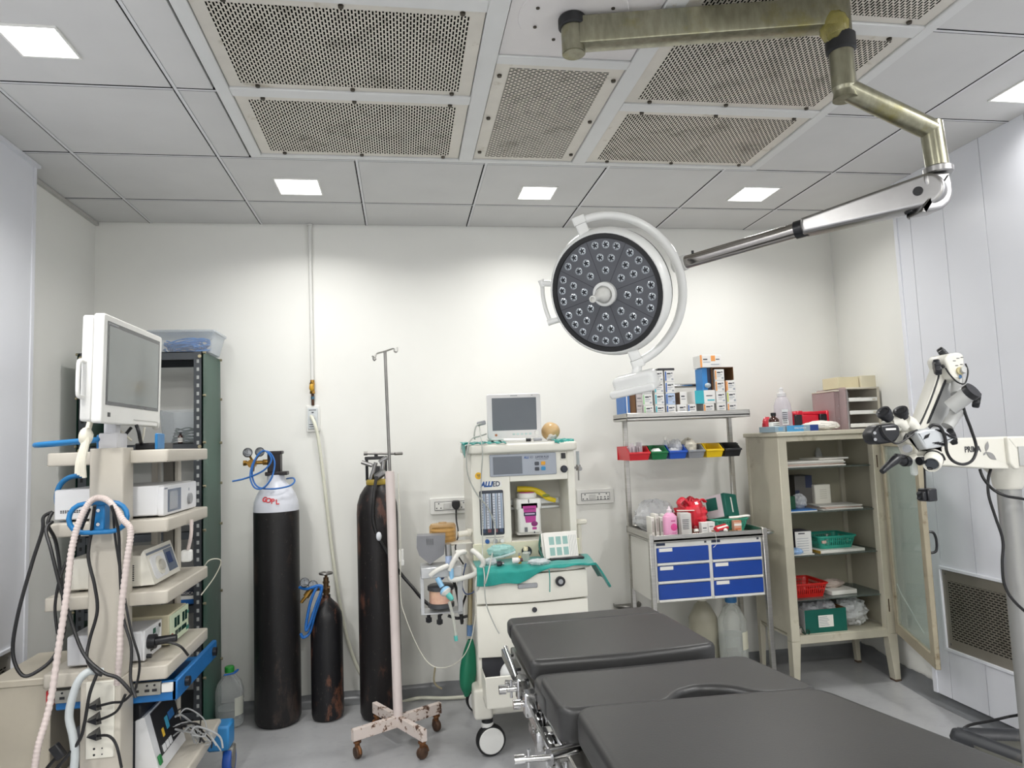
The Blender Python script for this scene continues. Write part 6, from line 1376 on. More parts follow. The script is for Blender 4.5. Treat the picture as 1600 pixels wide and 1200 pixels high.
pack('flat_box', 'blue flat box standing at the left end of the medicine shelf', 'box', at_zoom(195, 480, 3.74).x, at_zoom(236, 480, 3.74).x, 3.742, 3.9, zs, zs + .20, [M('box_blue', '#3f6fae', .45, var=.05), paper], [('f', .3, .5, .05, .95, 1)])
pack('brown_carton', 'brown card carton beside the blue flat box on the medicine shelf', 'carton', at_zoom(237, 480, 3.745).x, at_zoom(286, 480, 3.745).x, 3.75, 3.9, zs, zs + .19, [kraft, kraft], [])
for n in range(4): pack('medicine_carton', 'pale carton %s in the left stack beside the brown carton' % ('lowest', 'second from below', 'third from below', 'topmost')[n], 'carton', at_zoom(290, 480, 3.755).x, at_zoom(341, 480, 3.755).x, 3.757, 3.86, zs + n * .044, zs + n * .044 + .0435, [M('carton_mauve', '#c9c2c1', .5, var=.04), ink, ink], [('f', .2, .8, .4, .5, 1)])

# things on the trolley top
zt = .8625
def at3(x, y, Y): return PY(x / 5.714 + 960, y / 5.714 + 720, Y)
def crumple(name, label, cat, c, r, mat, seed, amp=.3, nu=26, nv=16, jag=.2): mb = MB(0); mb.blob(c, r, amp, seed, nu, nv, 1.0, -r[2], jag); return solo(name, mb, mat, label, cat, ang=8)
crumple('plastic_bag', 'large crumpled clear plastic bag of dressings on the left of the drawer trolley', 'plastic bag', (1.402, 3.82, zt + .088), (.108, .08, .086), wp, 21)
rg = random.Random(8)
for k in range(6): pack('dressing_packet', ('leftmost paper packet standing in the clear bag on the trolley', 'second paper packet from the left in the clear bag', 'third paper packet from the left in the clear bag', 'fourth paper packet from the left in the clear bag', 'fifth paper packet, behind the pink bottle', 'sixth paper packet, right of the pink bottle top')[k], 'packet', 1.325 + k * .026, 1.343 + k * .026, 3.66, 3.74, zt, zt + .105 + rg.uniform(-.01, .012), [paper, M('packet_print', '#b9b4ae', .6)], [('f', .2, .8, .2, .8, 1)])
pack('wrapped_pack', 'grey printed paper pack standing right of the pink bottle', 'pack', 1.478, 1.535, 3.60, 3.68, zt, zt + .118, [M('pack_grey', '#cdccc8', .5, var=.08, vs=30), ink], [('f', .15, .75, .3 + .08 * k, .33 + .08 * k, 1) for k in range(6)], rz=-.15)
bx_, by_ = 1.398, 3.575
t = thing('lotion_bottle', 'pink plastic bottle on the front edge of the drawer trolley', 'bottle', (bx_, by_, zt)); F = T(bx_, by_, zt)
mb = MB(0); mb.at(F).prism(rrect(.074, .05, .022), 0, .115, .008); mb.at(F @ MX.Diagonal((1.3, 1, 1, 1))).lathe([(.0245, .112), (.022, .122), (.014, .13), (.012, .132)], 20); part(t, 'body', mb, M('pink_soap', '#e8a6c8', .3, var=.03))
mb = MB(0); mb.at(F).lathe([(.0145, .13), (.0145, .146), (.008, .15), (.004, .165), (0, .166)], 18); part(t, 'cap', mb, M('cap_pinkish', '#e3d5dc', .35))
mb = MB(0); mb.at(F).box(-.003, .02, -.0262, -.025, .085, .092); mb.mat(1); mb.blob((.012, -.0255, .056), (.018, .002, .019), .1, 2, 16, 10); mb.mat(0); mb.box(0, .024, -.0258, -.025, .024, .027); part(t, 'label', mb, [M('label_rose', '#c35a92', .5), M('petal_pink', '#d9468f', .5)])
crumple('red_bag', 'crumpled red plastic bag in the middle of the drawer trolley', 'plastic bag', (1.597, 3.745, zt + .085), (.078, .085, .085), M('red_film', '#d02a3a', .22, var=.15, vs=14, coat=.4), 33, .42, 30, 20)
mb = MB(0); mb.tube(sm([(1.53, 3.70, zt + .14), (1.50, 3.69, zt + .165), (1.53, 3.69, zt + .19), (1.57, 3.70, zt + .15)], 5), .018, 10, flat=.4); mb.tube(sm([(1.60, 3.70, zt + .15), (1.635, 3.69, zt + .18), (1.66, 3.70, zt + .165)], 5), .014, 10, flat=.4); solo('bag_handles', mb, MATS['red_film'], 'twisted red bag ends sticking up from the red bag', 'bag handle')
pack('leaflet', 'white leaflet lying across the red bag', 'leaflet', 1.485, 1.58, 3.655, 3.70, zt + .125, zt + .128, [paper, ink], [], rz=-.3)
pack('tablet_carton', 'left one of two small white cartons taped together before the red bag', 'carton', 1.588, 1.624, 3.60, 3.64, zt, zt + .064, [cw, ink, M('carton_text', '#9aa0a8', .5)], [('f', .15, .75, .5, .58, 1), ('f', .15, .8, .3, .34, 2)])
pack('tablet_carton', 'right one of two small white cartons taped together before the red bag', 'carton', 1.6255, 1.664, 3.60, 3.64, zt, zt + .065, [cw, ink, M('stripe_brown', '#a07a5a', .5)], [('f', .15, .7, .6, .66, 1), ('f', .4, .85, .2, .3, 2)])
pack('label_card', 'small white card lying before the taped cartons', 'card', 1.545, 1.60, 3.56, 3.585, zt, zt + .012, [paper, ink], [('f', .45, .75, .2, .6, 1)])
small = lambda *a: None
t = thing('tape_roll', 'small brown and white roll before the red bag', 'tape roll', (1.553, 3.62, zt)); mb = MB(0); mb.cyl((1.553, 3.62, zt), (1.553, 3.62, zt + .03), .014, n=16); part(t, 'roll', mb, M('tape_brown', '#7a4a3a', .5)); mb = MB(0); mb.cyl((1.556, 3.60, zt + .018), (1.556, 3.605, zt + .03), .013, n=14); part(t, 'end', mb, paper)
F = frame((1.70, 3.60, zt + .028), V((.25, -.6, .75)), (1, .1, .5)); mb = MB(0); mb.at(F).box(-.045, .045, -.018, .018, -.012, .012, .003); mb.mat(1); mb.box(-.046, .046, -.006, .004, .012, .0127); solo('red_tube_box', mb, [M('box_red', '#c02332', .4), paper], 'small red and white box leaning right of the taped cartons', 'box')
mb = MB(0); mb.cyl((1.672, 3.568, zt + .012), (1.70, 3.552, zt + .010), .011, .009, n=14); mb.mat(1); mb.cyl((1.70, 3.552, zt + .012), (1.712, 3.575, zt + .02), .012, n=12); solo('ointment_tube', mb, [black_pl, white_pl], 'white tube with a black cap at the trolley front edge', 'tube')
pack('orange_carton', 'small orange white carton standing before the green basket', 'carton', 1.783, 1.826, 3.615, 3.645, zt, zt + .062, [M('carton_peach', '#d8a58c', .5), paper, M('stripe_orange2', '#c9744f', .5)], [('f', 0, 1, .55, .75, 1), ('f', .1, .9, .2, .35, 2), ('f', 0, 1, .92, 1, 2)])
mb = MB(0)
for k in range(5): mb.cyl((1.74 + k * .012, 3.60 + .006 * (k % 2), zt), (1.74 + k * .012, 3.60 + .006 * (k % 2), zt + .012 + .003 * (k % 3)), .006, n=8)
solo('ampoules', mb, M('ampoule_amber', '#8a6a4a', .2, var=.2), 'few small ampoules lying left of the orange carton', 'ampoules')
def basket(name, label, c, w, d, h, mat, rz=0.0, sticker=None):
    t = thing(name, label, 'basket', c, rz); mb = MB(0)
    n = 4; th = .0025; k = .84
    def ring(s, z): return [(x * s, y * s, z) for x, y in rrect(w, d, .025, 4)]
    mb.at(T(*c, rz)); o = rrect(w * k, d * k, .02, 4); mb.prism(o, 0, .003)
    R0, R1, R2, R3 = ring(k, .003), ring(k + (1 - k) * .25, h * .28), ring(k + (1 - k) * .85, h * .84), ring(1, h); m = len(R0)
    for A_, B_ in ((R0, R1), (R2, R3)): mb.add(A_ + B_, [(i, (i + 1) % m, m + (i + 1) % m, m + i) for i in range(m)])
    # slatted band between the two solid bands
    def lerp_ring(t_): return R1, R2
    per = []
    for i in range(m):
        p, q = V(R1[i]), V(R1[(i + 1) % m]); P, Q = V(R2[i]), V(R2[(i + 1) % m]); L_ = (q - p).length; c_ = max(1, int(L_ / .011))
        for j in range(c_):
            u0, u1 = (j + .0) / c_, (j + .55) / c_
            if c_ == 1: u0, u1 = 0, 1
            mb.add([p.lerp(q, u0), p.lerp(q, u1), P.lerp(Q, u1), P.lerp(Q, u0)], [(0, 1, 2, 3)])
    mid0 = [(V(a_) * .45 + V(b_) * .55) for a_, b_ in zip(R1, R2)]; mid1 = [p + V((0, 0, h * .08)) for p in mid0]; mb.add(mid0 + mid1, [(i, (i + 1) % m, m + (i + 1) % m, m + i) for i in range(m)])
    part(t, 'body', mb, mat)
    mb = MB(0); mb.at(T(*c, rz)).tube([V((x * 1.015, y * 1.015, h)) for x, y in rrect(w, d, .025, 4)], .005, 8, True); part(t, 'rim', mb, mat)
    if sticker: mb = MB(0); mb.at(T(*c, rz)).box(-w * .44, -w * .33, -d / 2 - .003, -d / 2 + .004, h * .5, h * .72); part(t, 'sticker', mb, sticker)
    return t
gbm = M('basket_green', '#3f9e84', .35, var=.05)
basket('basket', 'sea green plastic basket on the right of the drawer trolley', (1.785, 3.76, zt), .215, .22, .066, gbm)
mb = MB(0); mb.box(1.83, 1.875, 3.648, 3.651, zt + .018, zt + .05); solo('basket_label', mb, M('label_pale_green', '#a9bfa6', .6), 'pale label stuck on the front of the green trolley basket', 'label') if 0 else None
F = frame((1.835, 3.735, zt + .135), V((.52, -.80, .22)), (.83, .5, -.15)); mb = MB(0); mb.at(F).box(-.06, .06, -.065, .065, -.13, .0, .002); mb.mat(1); mb.box(-.061, .061, -.066, .066, -.022, .001, .002); mb.mat(2); mb.text('Reusable', .03, T(.0, .0, .0012) @ MX.Rotation(PI / 2 + .12, 4, 'Z'), .0004) if 0 else mb.box(-.006, .006, -.04, .045, .0012, .0018)
mb.mat(1); mb.box(-.0625, -.06, -.02, .05, -.125, -.055)
solo('glove_box', mb, [M('box_lilac_white', '#dcd3d8', .45), M('box_deep_green', '#0f6155', .4), paper], 'deep green and white box tilted in the green trolley basket', 'box')
mb = MB(0); mb.tube(sm([(1.775, 3.655, zt + .076), (1.82, 3.645, zt + .078), (1.87, 3.645, zt + .082), (1.89, 3.65, zt + .08)], 5), .011, 10, flat=.6); solo('paper_roll', mb, paper, 'white folded paper lying on the rim of the green trolley basket', 'paper')
wire('string', 'white string hanging from the taped cartons over the drawer front', 'string', [(1.625, 3.597, zt + .064), (1.628, 3.58, zt + .02), (1.629, 3.529, zt + .012), (1.632, 3.527, zt - .04), (1.615, 3.53, zt - .06)], .0012, paper)
# bottom shelf: big clear bottle, carton
def jar(name, label, c, r, h, fill, body, capm):
    t = thing(name, label, 'bottle', c); F = T(*c); mb = MB(0)
    mb.lathe([(r * .9, 0), (r, .012), (r, h * .55), (r * .99, h * .62), (r * .55, h * .80), (r * .32, h * .84), (r * .32, h * .90)], 28, F); part(t, 'body', mb, body)
    mb = MB(0); mb.lathe([(0, .004), (r * .95, .008), (r * .95, h * fill), (0, h * fill)], 26, F); part(t, 'liquid', mb, MATS['water'])
    mb = MB(0); mb.lathe([(r * .4, h * .87), (r * .42, h * .90), (r * .4, h), (0, h)], 20, F); part(t, 'cap', mb, capm); return t
j1 = jar('canister', 'large clear canister with a blue cap on the drawer trolley bottom shelf', (1.79, 3.73, .1285), .078, .385, .42, CLEAR('canister_clear', '#e6e9e4', .22, .2), M('cap_blue', '#2d6fa8', .35))
mb = MB(0); mb.at(T(1.79, 3.73, .1285)).lathe([(.0795, .09), (.0795, .185)], 8, MX.Rotation(-1.35, 4, 'Z'), .8); part(j1, 'label', mb, M('label_cream', '#d2d0bd', .6))
jar('canister', 'second canister half hidden behind the blue capped one', (1.668, 3.842, .1285), .08, .38, .3, CLEAR('canister_dull', '#c5c1ae', .5, .3), cream_pl)
pack('small_carton', 'small white carton on the bottom shelf of the trolley beside the canisters', 'carton', 1.575, 1.625, 3.72, 3.78, .1285, .26, [cgrey, paper, ink], [('f', 0, 1, .0, .5, 1), ('f', 0, 1, .92, 1, 2), ('f', .1, .9, .45, .47, 2)])
# steel pail behind the table
pc = PZ(980, 942, .42); t = thing('steel_bucket', 'steel bucket standing behind the head of the operating table', 'bucket', (pc.x, pc.y, 0)); F = T(pc.x, pc.y, 0)
mb = MB(0); mb.lathe([(.06, 0), (.062, .002), (.078, .40), (.074, .40), (.06, .01), (0, .01)], 30, F); part(t, 'body', mb, steel); mb = MB(0); mb.lathe([(.074, .40), (.082, .405), (.084, .415), (.08, .42), (.074, .41)], 30, F); part(t, 'rim', mb, dark_steel)

# ------------------------------------------------------------------ beige instrument cupboard with a glass door
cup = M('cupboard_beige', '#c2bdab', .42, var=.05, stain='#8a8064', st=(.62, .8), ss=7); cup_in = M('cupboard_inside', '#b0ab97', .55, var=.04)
shelf_gl = CLEAR('shelf_glass', '#7c8883', .35, .06)
X0, X1, Y0, Y1 = 2.055, 2.69, 3.58, 3.95
t = thing('instrument_cupboard', 'beige metal cupboard on legs with open front, glass shelves and cracked glass door', 'cupboard', (2.37, 3.76, 0)); cb = t
mb = MB(0)
mb.box(X0 + .002, X0 + .012, Y0 + .04, Y1 - .011, .30, 1.3745, .001); mb.box(X1 - .012, X1 - .002, Y0 + .04, Y1 - .011, .30, 1.3745, .001); mb.box(X0 + .002, X1 - .002, Y1 - .01, Y1 - .002, .30, 1.3745)
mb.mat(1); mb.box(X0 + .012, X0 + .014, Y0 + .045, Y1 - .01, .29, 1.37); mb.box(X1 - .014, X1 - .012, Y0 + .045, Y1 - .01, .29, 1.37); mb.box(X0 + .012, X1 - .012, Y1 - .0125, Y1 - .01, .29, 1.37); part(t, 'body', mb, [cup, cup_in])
mb = MB(0); mb.box(X0 - .012, X1 + .012, Y0 - .02, Y1 + .005, 1.375, 1.40, .004); part(t, 'top', mb, cup)
mb = MB(0); mb.box(X0 + .05, X1 - .055, Y0 + .002, Y0 + .02, 1.345, 1.3748, .002); part(t, 'rail', mb, cup); mb = MB(0); mb.box(X0 + .03, X1 - .03, Y0 + .002, Y0 + .02, .245, .2872, .002); part(t, 'rail', mb, cup); mb = MB(0); mb.box(X0 + .013, X1 - .013, Y0 + .021, Y1 - .011, .274, .2872); part(t, 'bottom_plate', mb, cup)
for x0, x1, y0, y1 in ((X0, X0 + .052, Y0, Y0 + .045), (X1 - .058, X1, Y0, Y0 + .045), (X0, X0 + .035, Y1 - .03, Y1), (X1 - .04, X1, Y1 - .03, Y1)):
    mb = MB(0); xm = x0 if x0 < 2.3 else x1; s = 1 if x0 < 2.3 else -1
    w = x1 - x0; mb.box(x0, x1, y0, y1, .26, 1.376, .003)
    a, c = xm, xm + s * w; q = xm + s * w * .55
    mb.add([(a, y0, .26), (c, y0, .26), (c, y1, .26), (a, y1, .26), (a, y0, .0), (q, y0, .0), (q, y1, .0), (a, y1, .0)], [(0, 1, 2, 3), (7, 6, 5, 4), (0, 4, 5, 1), (1, 5, 6, 2), (2, 6, 7, 3), (3, 7, 4, 0)] if s > 0 else [(3, 2, 1, 0), (4, 5, 6, 7), (1, 5, 4, 0), (2, 6, 5, 1), (3, 7, 6, 2), (0, 4, 7, 3)])
    mb.mat(1); mb.box(min(a, q) - .002, max(a, q) + .004, y0 - .003, y1 + .002, 0, .012, .002); part(t, 'leg', mb, [cup, M('foot_rust', '#5f4f42', .6, .3)])
SH = (1.196, .949, .712, .472)
for z in SH: mb = MB(0); mb.box(X0 + .016, X1 - .016, Y0 + .03, Y1 - .014, z - .006, z); part(t, 'glass_shelf', mb, shelf_gl)
# door, hinged on the right and swung wide
hx, hy = X1 - .004, Y0 - .012; fe = V((2.44, 2.985, 0)); dv = V((hx, hy, 0)) - fe; L_ = dv.length; dv.normalize()
Fd = MX(((dv.x, -dv.y, 0, fe.x), (dv.y, dv.x, 0, fe.y), (0, 0, 1, 0), (0, 0, 0, 1)))   # local x from free edge to hinge
mb = MB(0); mb.at(Fd); w = .058
mb.box(0, w, -.012, .012, .265, 1.355, .003); mb.box(L_ - .045, L_, -.012, .012, .265, 1.355, .003); mb.box(.001, L_ - .001, -.0115, .0115, .2655, .325, .003); mb.box(.001, L_ - .001, -.0115, .0115, 1.30, 1.3545, .003)
mb.box(.012, .02, -.0135, -.01, .30, 1.32); mb.box(.04, .045, -.0135, -.01, .30, 1.32)
dr = part(t, 'door', mb, M('door_beige', '#a89f89', .45, var=.08, stain='#6f5f45', st=(.57, .72), ss=12))
gl = CLEAR('door_glass', '#d3ded7', .10, .05)
mb = MB(0); mb.at(Fd).box(w - .004, L_ - .041, -.003, .003, .32, 1.305); o = part(t, 'glass', mb, gl); sub(o, dr)
def on_door(px, py):
    r = ray(px, py); n = V((-dv.y, dv.x, 0)); k = (fe - CAM).dot(n) / r.dot(n); p = CAM + r * k - n * (.0045 if n.y > 0 else -.0045); return p
crack = M('crack_white', '#d3dbd6', .3)
mb = MB(0)
for a in (((1391, 890), (1407, 928), (1420, 950), (1432, 972), (1443, 990)), ((1437, 815), (1418, 845), (1400, 876))):
    P = [on_door(*q) for q in a]; mb.tube(P, (lambda i: .0028) if a[0][0] < 1400 else (lambda i: .0012), 6)
o = part(t, 'crack', mb, crack); sub(o, dr)
mb = MB(0); p = on_door(1462, 850); mb.at(MX.Identity(4)); nn = V((-dv.y, dv.x, 0)); nn = nn if nn.x > 0 else -nn
hp_ = V((fe.x, fe.y, 0)) + dv * .02
mb.tube(sm([hp_ + nn * .012 + V((0, 0, .90)), hp_ + nn * .035 + V((0, 0, .895)), hp_ + nn * .045 + V((0, 0, .86)), hp_ + nn * .04 + V((0, 0, .81)), hp_ + nn * .012 + V((0, 0, .80))], 5), .006, 8); mb.mat(1); mb.at(Fd).box(.012, .046, -.0155, -.01, .70, .79, .003)
o = part(t, 'handle', mb, [black_pl, M('lock_rust', '#4a382b', .5, .4, var=.3)]); sub(o, dr)
for z in (.42, 1.22):
    mb = MB(0); mb.cyl((X1 - .012, Y0 - .012, z - .04), (X1 - .012, Y0 - .012, z + .04), .006, n=8); mb.mat(1); mb.box(X1 - .04, X1 - .034, Y0 - .0015, Y0, z - .04, z + .03); part(t, 'hinge', mb, [cup, MATS['lock_rust']])
# on top of the cupboard
ZT = 1.4005
def at5(x, y, Y): return PY(x / 6.667 + 1160, y / 6.667 + 590, Y)
lb, mbx, db = M('box_light_blue', '#4f9fd0', .4), M('box_grey_blue', '#93a9b5', .45), M('box_navy', '#1f3f86', .4)
pack('catheter_box', 'grey end flat box at the front left of the cupboard top', 'box', 2.035, 2.10, 3.575, 3.73, ZT, ZT + .032, [mbx, M('box_dull', '#a5aba9', .45), M('band_blue', '#6f9fc0', .4)], [('f', .3, .75, .2, .8, 2)], rz=.08)
mb = MB(0); mb.at(T(2.205, 3.60, ZT)).box(-.095, .095, -.03, .03, 0, .034, .001); mb.mat(1); mb.box(-.095, .005, -.0308, -.03, 0, .034); mb.mat(2); mb.box(.045, .0955, -.0308, .0305, 0.001, .0345); mb.mat(3); mb.text('FEMALE CATHETER', .0135, T(-.015, -.0312, .018, rx=PI / 2), .0003, sx=.62)
solo('catheter_box', mb, [mbx, lb, db, paper], 'blue lettered flat box lying along the cupboard front edge', 'box')
bp = at5(325, 435, 3.70); bottle('medicine_bottle', 'amber medicine bottle with a black cap and white label on the cupboard', (bp.x, 3.70, ZT), .029, .112, amber, black_pl, (.12, .52))
mb = MB(0); q = at5(262, 390, 3.78); mb.blob((q.x + .006, 3.80, ZT + .045), (.03, .028, .045), .3, 5, 16, 10, 1.0, -.045, .2); solo('red_pouch', mb, M('red_pouch_m', '#c8303f', .35), 'small red pouch peeking out behind the amber bottle', 'pouch', ang=8)
bp = at5(425, 430, 3.78); t = thing('spray_bottle', 'clear plastic squeeze bottle with a nozzle standing behind the amber bottle', 'bottle', (bp.x, 3.78, ZT)); F = T(bp.x, 3.78, ZT)
sb = CLEAR('squeeze_clear', '#e6e3ea', .3, .15)
mb = MB(0); mb.lathe([(.046, 0), (.05, .006), (.052, .10), (.047, .16), (.034, .195), (.024, .205), (.024, .212)], 28, F); part(t, 'body', mb, sb)
mb = MB(0); mb.lathe([(.026, .208), (.026, .226), (.014, .232), (.010, .246), (.012, .25), (.006, .262), (0, .263)], 20, F); part(t, 'nozzle', mb, CLEAR('nozzle_clear', '#ececee', .5))
mb = MB(0); mb.lathe([(.0515, .04), (.0505, .13)], 8, F @ MX.Rotation(-2.2, 4, 'Z'), .7); mb.mat(1)
for k in range(6): mb.lathe([(.052, .05 + k * .012), (.052, .054 + k * .012)], 6, F @ MX.Rotation(-2.15, 4, 'Z'), .5)
part(t, 'label', mb, [M('label_film', '#d5d9da', .5), ink])
rc = M('case_red', '#cf1730', .35, var=.05); p0, p1 = at5(512, 420, 3.80), at5(930, 400, 3.80)
t = thing('red_case', 'red plastic case with black clips on the cupboard top', 'case', ((p0.x + p1.x) / 2, 3.84, ZT)); W_ = p1.x - p0.x; cxx = (p0.x + p1.x) / 2
mb = MB(0); mb.at(T(cxx, 3.84, ZT)).prism(rrect(W_, .12, .012), 0, .115, .006); mb.box(-W_ / 2 + .055, W_ / 2 - .105, -.068, -.056, .02, .095, .004); mb.box(-W_ / 2 - .002, W_ / 2 + .002, -.066, .062, .095, .112, .004); mb.box(W_ / 2 - .055, W_ / 2 - .02, -.075, .05, .0, .118, .006); mb.box(-W_ / 2 + .02, -W_ / 2 + .06, -.07, .05, 0, .12, .006); part(t, 'body', mb, rc)
for u in (-W_ / 2 + .022, W_ / 2 - .08): mb = MB(0); mb.at(T(cxx, 3.84, ZT)).box(u - .02, u + .025, -.078, -.06, .012, .098, .004); part(t, 'clip', mb, black_pl)
crumple('white_cloth', 'crumpled white cloth in front of the red case on the cupboard', 'cloth', (at5(840, 450, 3.64).x, 3.67, ZT + .026), (.10, .06, .027), M('cloth_white', '#e3e0d8', .75, var=.04), 41, .3)
crumple('paper_wrap', 'flat white paper wrap left of the white cloth on the cupboard', 'paper', (at5(690, 460, 3.66).x, 3.70, ZT + .010), (.05, .05, .011), paper, 42, .3)
# clear drawer unit and two cream boxes
oc = CLEAR('organiser_clear', '#d9d6d6', .42, .1); ob = M('organiser_back', '#cbc5b5', .5)
xa, xb = at5(1105, 400, 3.64).x, at5(1440, 400, 3.64).x; xl = at5(745, 200, 3.9).x
t = thing('drawer_organiser', 'clear plastic drawer unit of instruments on the right of the cupboard top', 'drawer unit', ((xa + xb) / 2, 3.76, ZT)); HO = at5(1270, 110, 3.64).z - ZT
mb = MB(0); mb.box(xa, xb, 3.64, 3.90, ZT, ZT + .004); mb.box(xa, xa + .004, 3.64, 3.90, ZT, ZT + HO); mb.box(xb - .012, xb, 3.64, 3.90, ZT, ZT + HO); mb.box(xa, xb, 3.895, 3.90, ZT, ZT + HO); part(t, 'shell', mb, oc)
mb = MB(0); mb.box(xa - .002, xb + .002, 3.635, 3.902, ZT + HO - .004, ZT + HO + .006, .002); mb.box(xb - .014, xb + .002, 3.638, 3.90, ZT, ZT + HO); part(t, 'cover', mb, ob)
for i in range(3):
    z0 = ZT + .01 + i * HO / 3.15; mb = MB(0); mb.box(xa + .006, xb - .018, 3.632, 3.638, z0, z0 + .022, .002); mb.mat(1); mb.box(xa + .006, xb - .016, 3.64, 3.885, z0, z0 + .003); mb.mat(2); mb.box(xb - .05, xb - .03, 3.631, 3.634, z0 + .005, z0 + .014)
    part(t, 'drawer', mb, [white_pl, oc, ob])
rg = random.Random(2); mb = MB(0)
for k in range(14):
    i = k % 3; z0 = ZT + .02 + i * HO / 3.15 + rg.uniform(0, .012); x = rg.uniform(xa + .03, xb - .09); mb.cyl((x, rg.uniform(3.66, 3.7), z0), (x + rg.uniform(.05, .07), rg.uniform(3.7, 3.85), z0 + .005), .004, n=6)
solo('instruments', mb, dark_steel, 'dark steel instruments lying inside the clear drawer unit', 'instruments')
t = thing('clear_tray_box', 'clear pinkish tray box with dark handles left of the drawer unit on the cupboard', 'tray box', ((xl + xa) / 2, 3.8, ZT)); hl = at5(800, 165, 3.85).z - ZT
mb = MB(0); mb.box(xl, xa - .006, 3.70, 3.92, ZT, ZT + .003); mb.box(xl, xl + .003, 3.70, 3.92, ZT, ZT + hl); mb.box(xl, xa - .006, 3.917, 3.92, ZT, ZT + hl); mb.box(xl, xa - .006, 3.70, 3.703, ZT, ZT + hl); mb.box(xa - .009, xa - .006, 3.64, 3.92, ZT, ZT + hl + .02); part(t, 'shell', mb, CLEAR('shell_pinkish', '#dccaca', .2, .12))
mb = MB(0); mb.box(xl - .003, xa - .006, 3.697, 3.92, ZT + hl, ZT + hl + .008, .002); part(t, 'cover', mb, ob)
for z in (.06, .135): mb = MB(0); mb.box(xl + .02, xa - .02, 3.694, 3.70, ZT + z, ZT + z + .008, .002); part(t, 'strip', mb, M('strip_grey', '#6d6d78', .4))
crm = M('cream_box', '#d3c9a9', .6, var=.06, stain='#b9a87c', st=(.6, .8), ss=14)
pack('cream_box', 'left one of two yellowed boxes on top of the clear drawer unit', 'box', at5(985, 60, 3.7).x, at5(1212, 60, 3.7).x, 3.70, 3.84, ZT + HO + .0065, ZT + HO + .073, [crm, paper], [], rz=.06)
pack('cream_box', 'right one of two yellowed boxes on top of the clear drawer unit', 'box', at5(1226, 60, 3.7).x, at5(1430, 60, 3.7).x, 3.69, 3.83, ZT + HO + .0065, ZT + HO + .078, [M('cream_box_pale', '#d9d2ba', .6, var=.05), crm], [])
# on the glass shelves
def at6(x, y, Y): return PY(x / 8.889 + 1220, y / 8.889 + 740, Y)
def papers(base, x0, x1, y0, y1, z, n, labs, rzs, grp=None):
    for k in range(n): pack('paper_file', labs[k], 'papers', x0 + .004 * math.sin(k * 2.1), x1 - .012 * abs(math.sin(k * 1.7)), y0, y1, z + k * .0085, z + k * .0085 + .008, [(paper, M('file_pink', '#cbb3a6', .6), M('file_grey', '#c9c7c0', .6))[k % 3], ink], [], rz=rzs[k % len(rzs)])
papers('files', 2.12, 2.50, 3.64, 3.86, SH[0] + .0005, 4, ['lowest file of the stack on the top cupboard shelf', 'second file up on the top cupboard shelf', 'third file up on the top cupboard shelf', 'topmost file on the top cupboard shelf'], (0, .03, -.04))
pack('paper_file', 'white folder on the right of the file stack, top cupboard shelf', 'papers', 2.36, 2.56, 3.70, 3.88, SH[0] + .035, SH[0] + .045, [paper, ink], [], rz=.1)
mb = MB(0); q = at6(880, 30, 3.88); mb.blob((2.50, 3.90, SH[0] + .05), (.02, .02, .05), .3, 5, 14, 10); solo('plastic_scrap', mb, wp, 'small clear plastic scrap standing at the back of the top cupboard shelf', 'plastic')
pack('green_box', 'dark green box with a white mark on the second cupboard shelf', 'box', 2.115, 2.195, 3.68, 3.80, SH[1] + .012, SH[1] + .085, [M('box_dark_green', '#14482f', .45), paper], [('f', .02, .5, .5, .58, 1)])
crumple('clear_wrapper', 'crumpled clear wrapper beside the dark green box on the second cupboard shelf', 'wrapper', (2.24, 3.72, SH[1] + .05), (.04, .04, .038), wp, 51)
pack('grey_carton', 'tall dark grey carton with blue corners at the back of the second cupboard shelf', 'carton', 2.28, 2.385, 3.80, 3.93, SH[1] + .001, SH[1] + .19, [M('carton_dark', '#55524e', .5, var=.05), M('carton_corner', '#1e2747', .5)], [('f', .62, 1, .62, 1, 1), ('f', 0, .25, 0, .55, 1)], rz=-.12)
mb = MB(0); mb.at(T(2.425, 3.80, SH[1] + .0005)).prism(rrect(.105, .07, .01), 0, .135, .006); mb.mat(1)
for k in range(5): mb.box(-.022, .022, -.0362, -.035, .055 + k * .012, .057 + k * .012)
solo('dispenser_box', mb, [cream_pl, M('slot_grey', '#a5a08f', .5)], 'cream box with ribbed lines on the second cupboard shelf', 'box')
pack('blue_packet', 'blue flat packet at the front of the second cupboard shelf', 'packet', 2.112, 2.29, 3.625, 3.76, SH[1] + .0005, SH[1] + .011, [M('packet_blue', '#2f74c0', .35, var=.1), paper], [('f', 0, 1, 0, .5, 1)], rz=.04)
papers('sheets', 2.33, 2.58, 3.63, 3.80, SH[1] + .0005, 3, ['lowest loose paper on the right of the second cupboard shelf', 'middle loose paper on the right of the second cupboard shelf', 'top loose paper on the right of the second cupboard shelf'], (0, .08, -.1))
pack('suture_carton', 'white fronted carton with a dark side on the third cupboard shelf', 'carton', 2.165, 2.265, 3.66, 3.77, SH[2] + .0005, SH[2] + .125, [cw, M('carton_side_dark', '#4e4c55', .5), ink, M('carton_text', '#9aa0a8', .5)], [('l', 0, 1, 0, 1, 1), ('t', 0, 1, 0, 1, 1), ('f', .2, .6, .88, .93, 2)] + [('f', .1, .8, .12 + .11 * k, .14 + .11 * k, 3) for k in range(6)])
crumple('blue_wrapper', 'crumpled blue and white wrapper at the left of the third cupboard shelf', 'wrapper', (2.14, 3.64, SH[2] + .02), (.05, .03, .02), M('wrapper_blue', '#8fb0d8', .35, var=.35, vs=30), 52)
pack('paper_file', 'white sheets lying flat at the front left of the third cupboard shelf', 'papers', 2.11, 2.25, 3.615, 3.66, SH[2] + .0005, SH[2] + .006, [paper, ink], [])
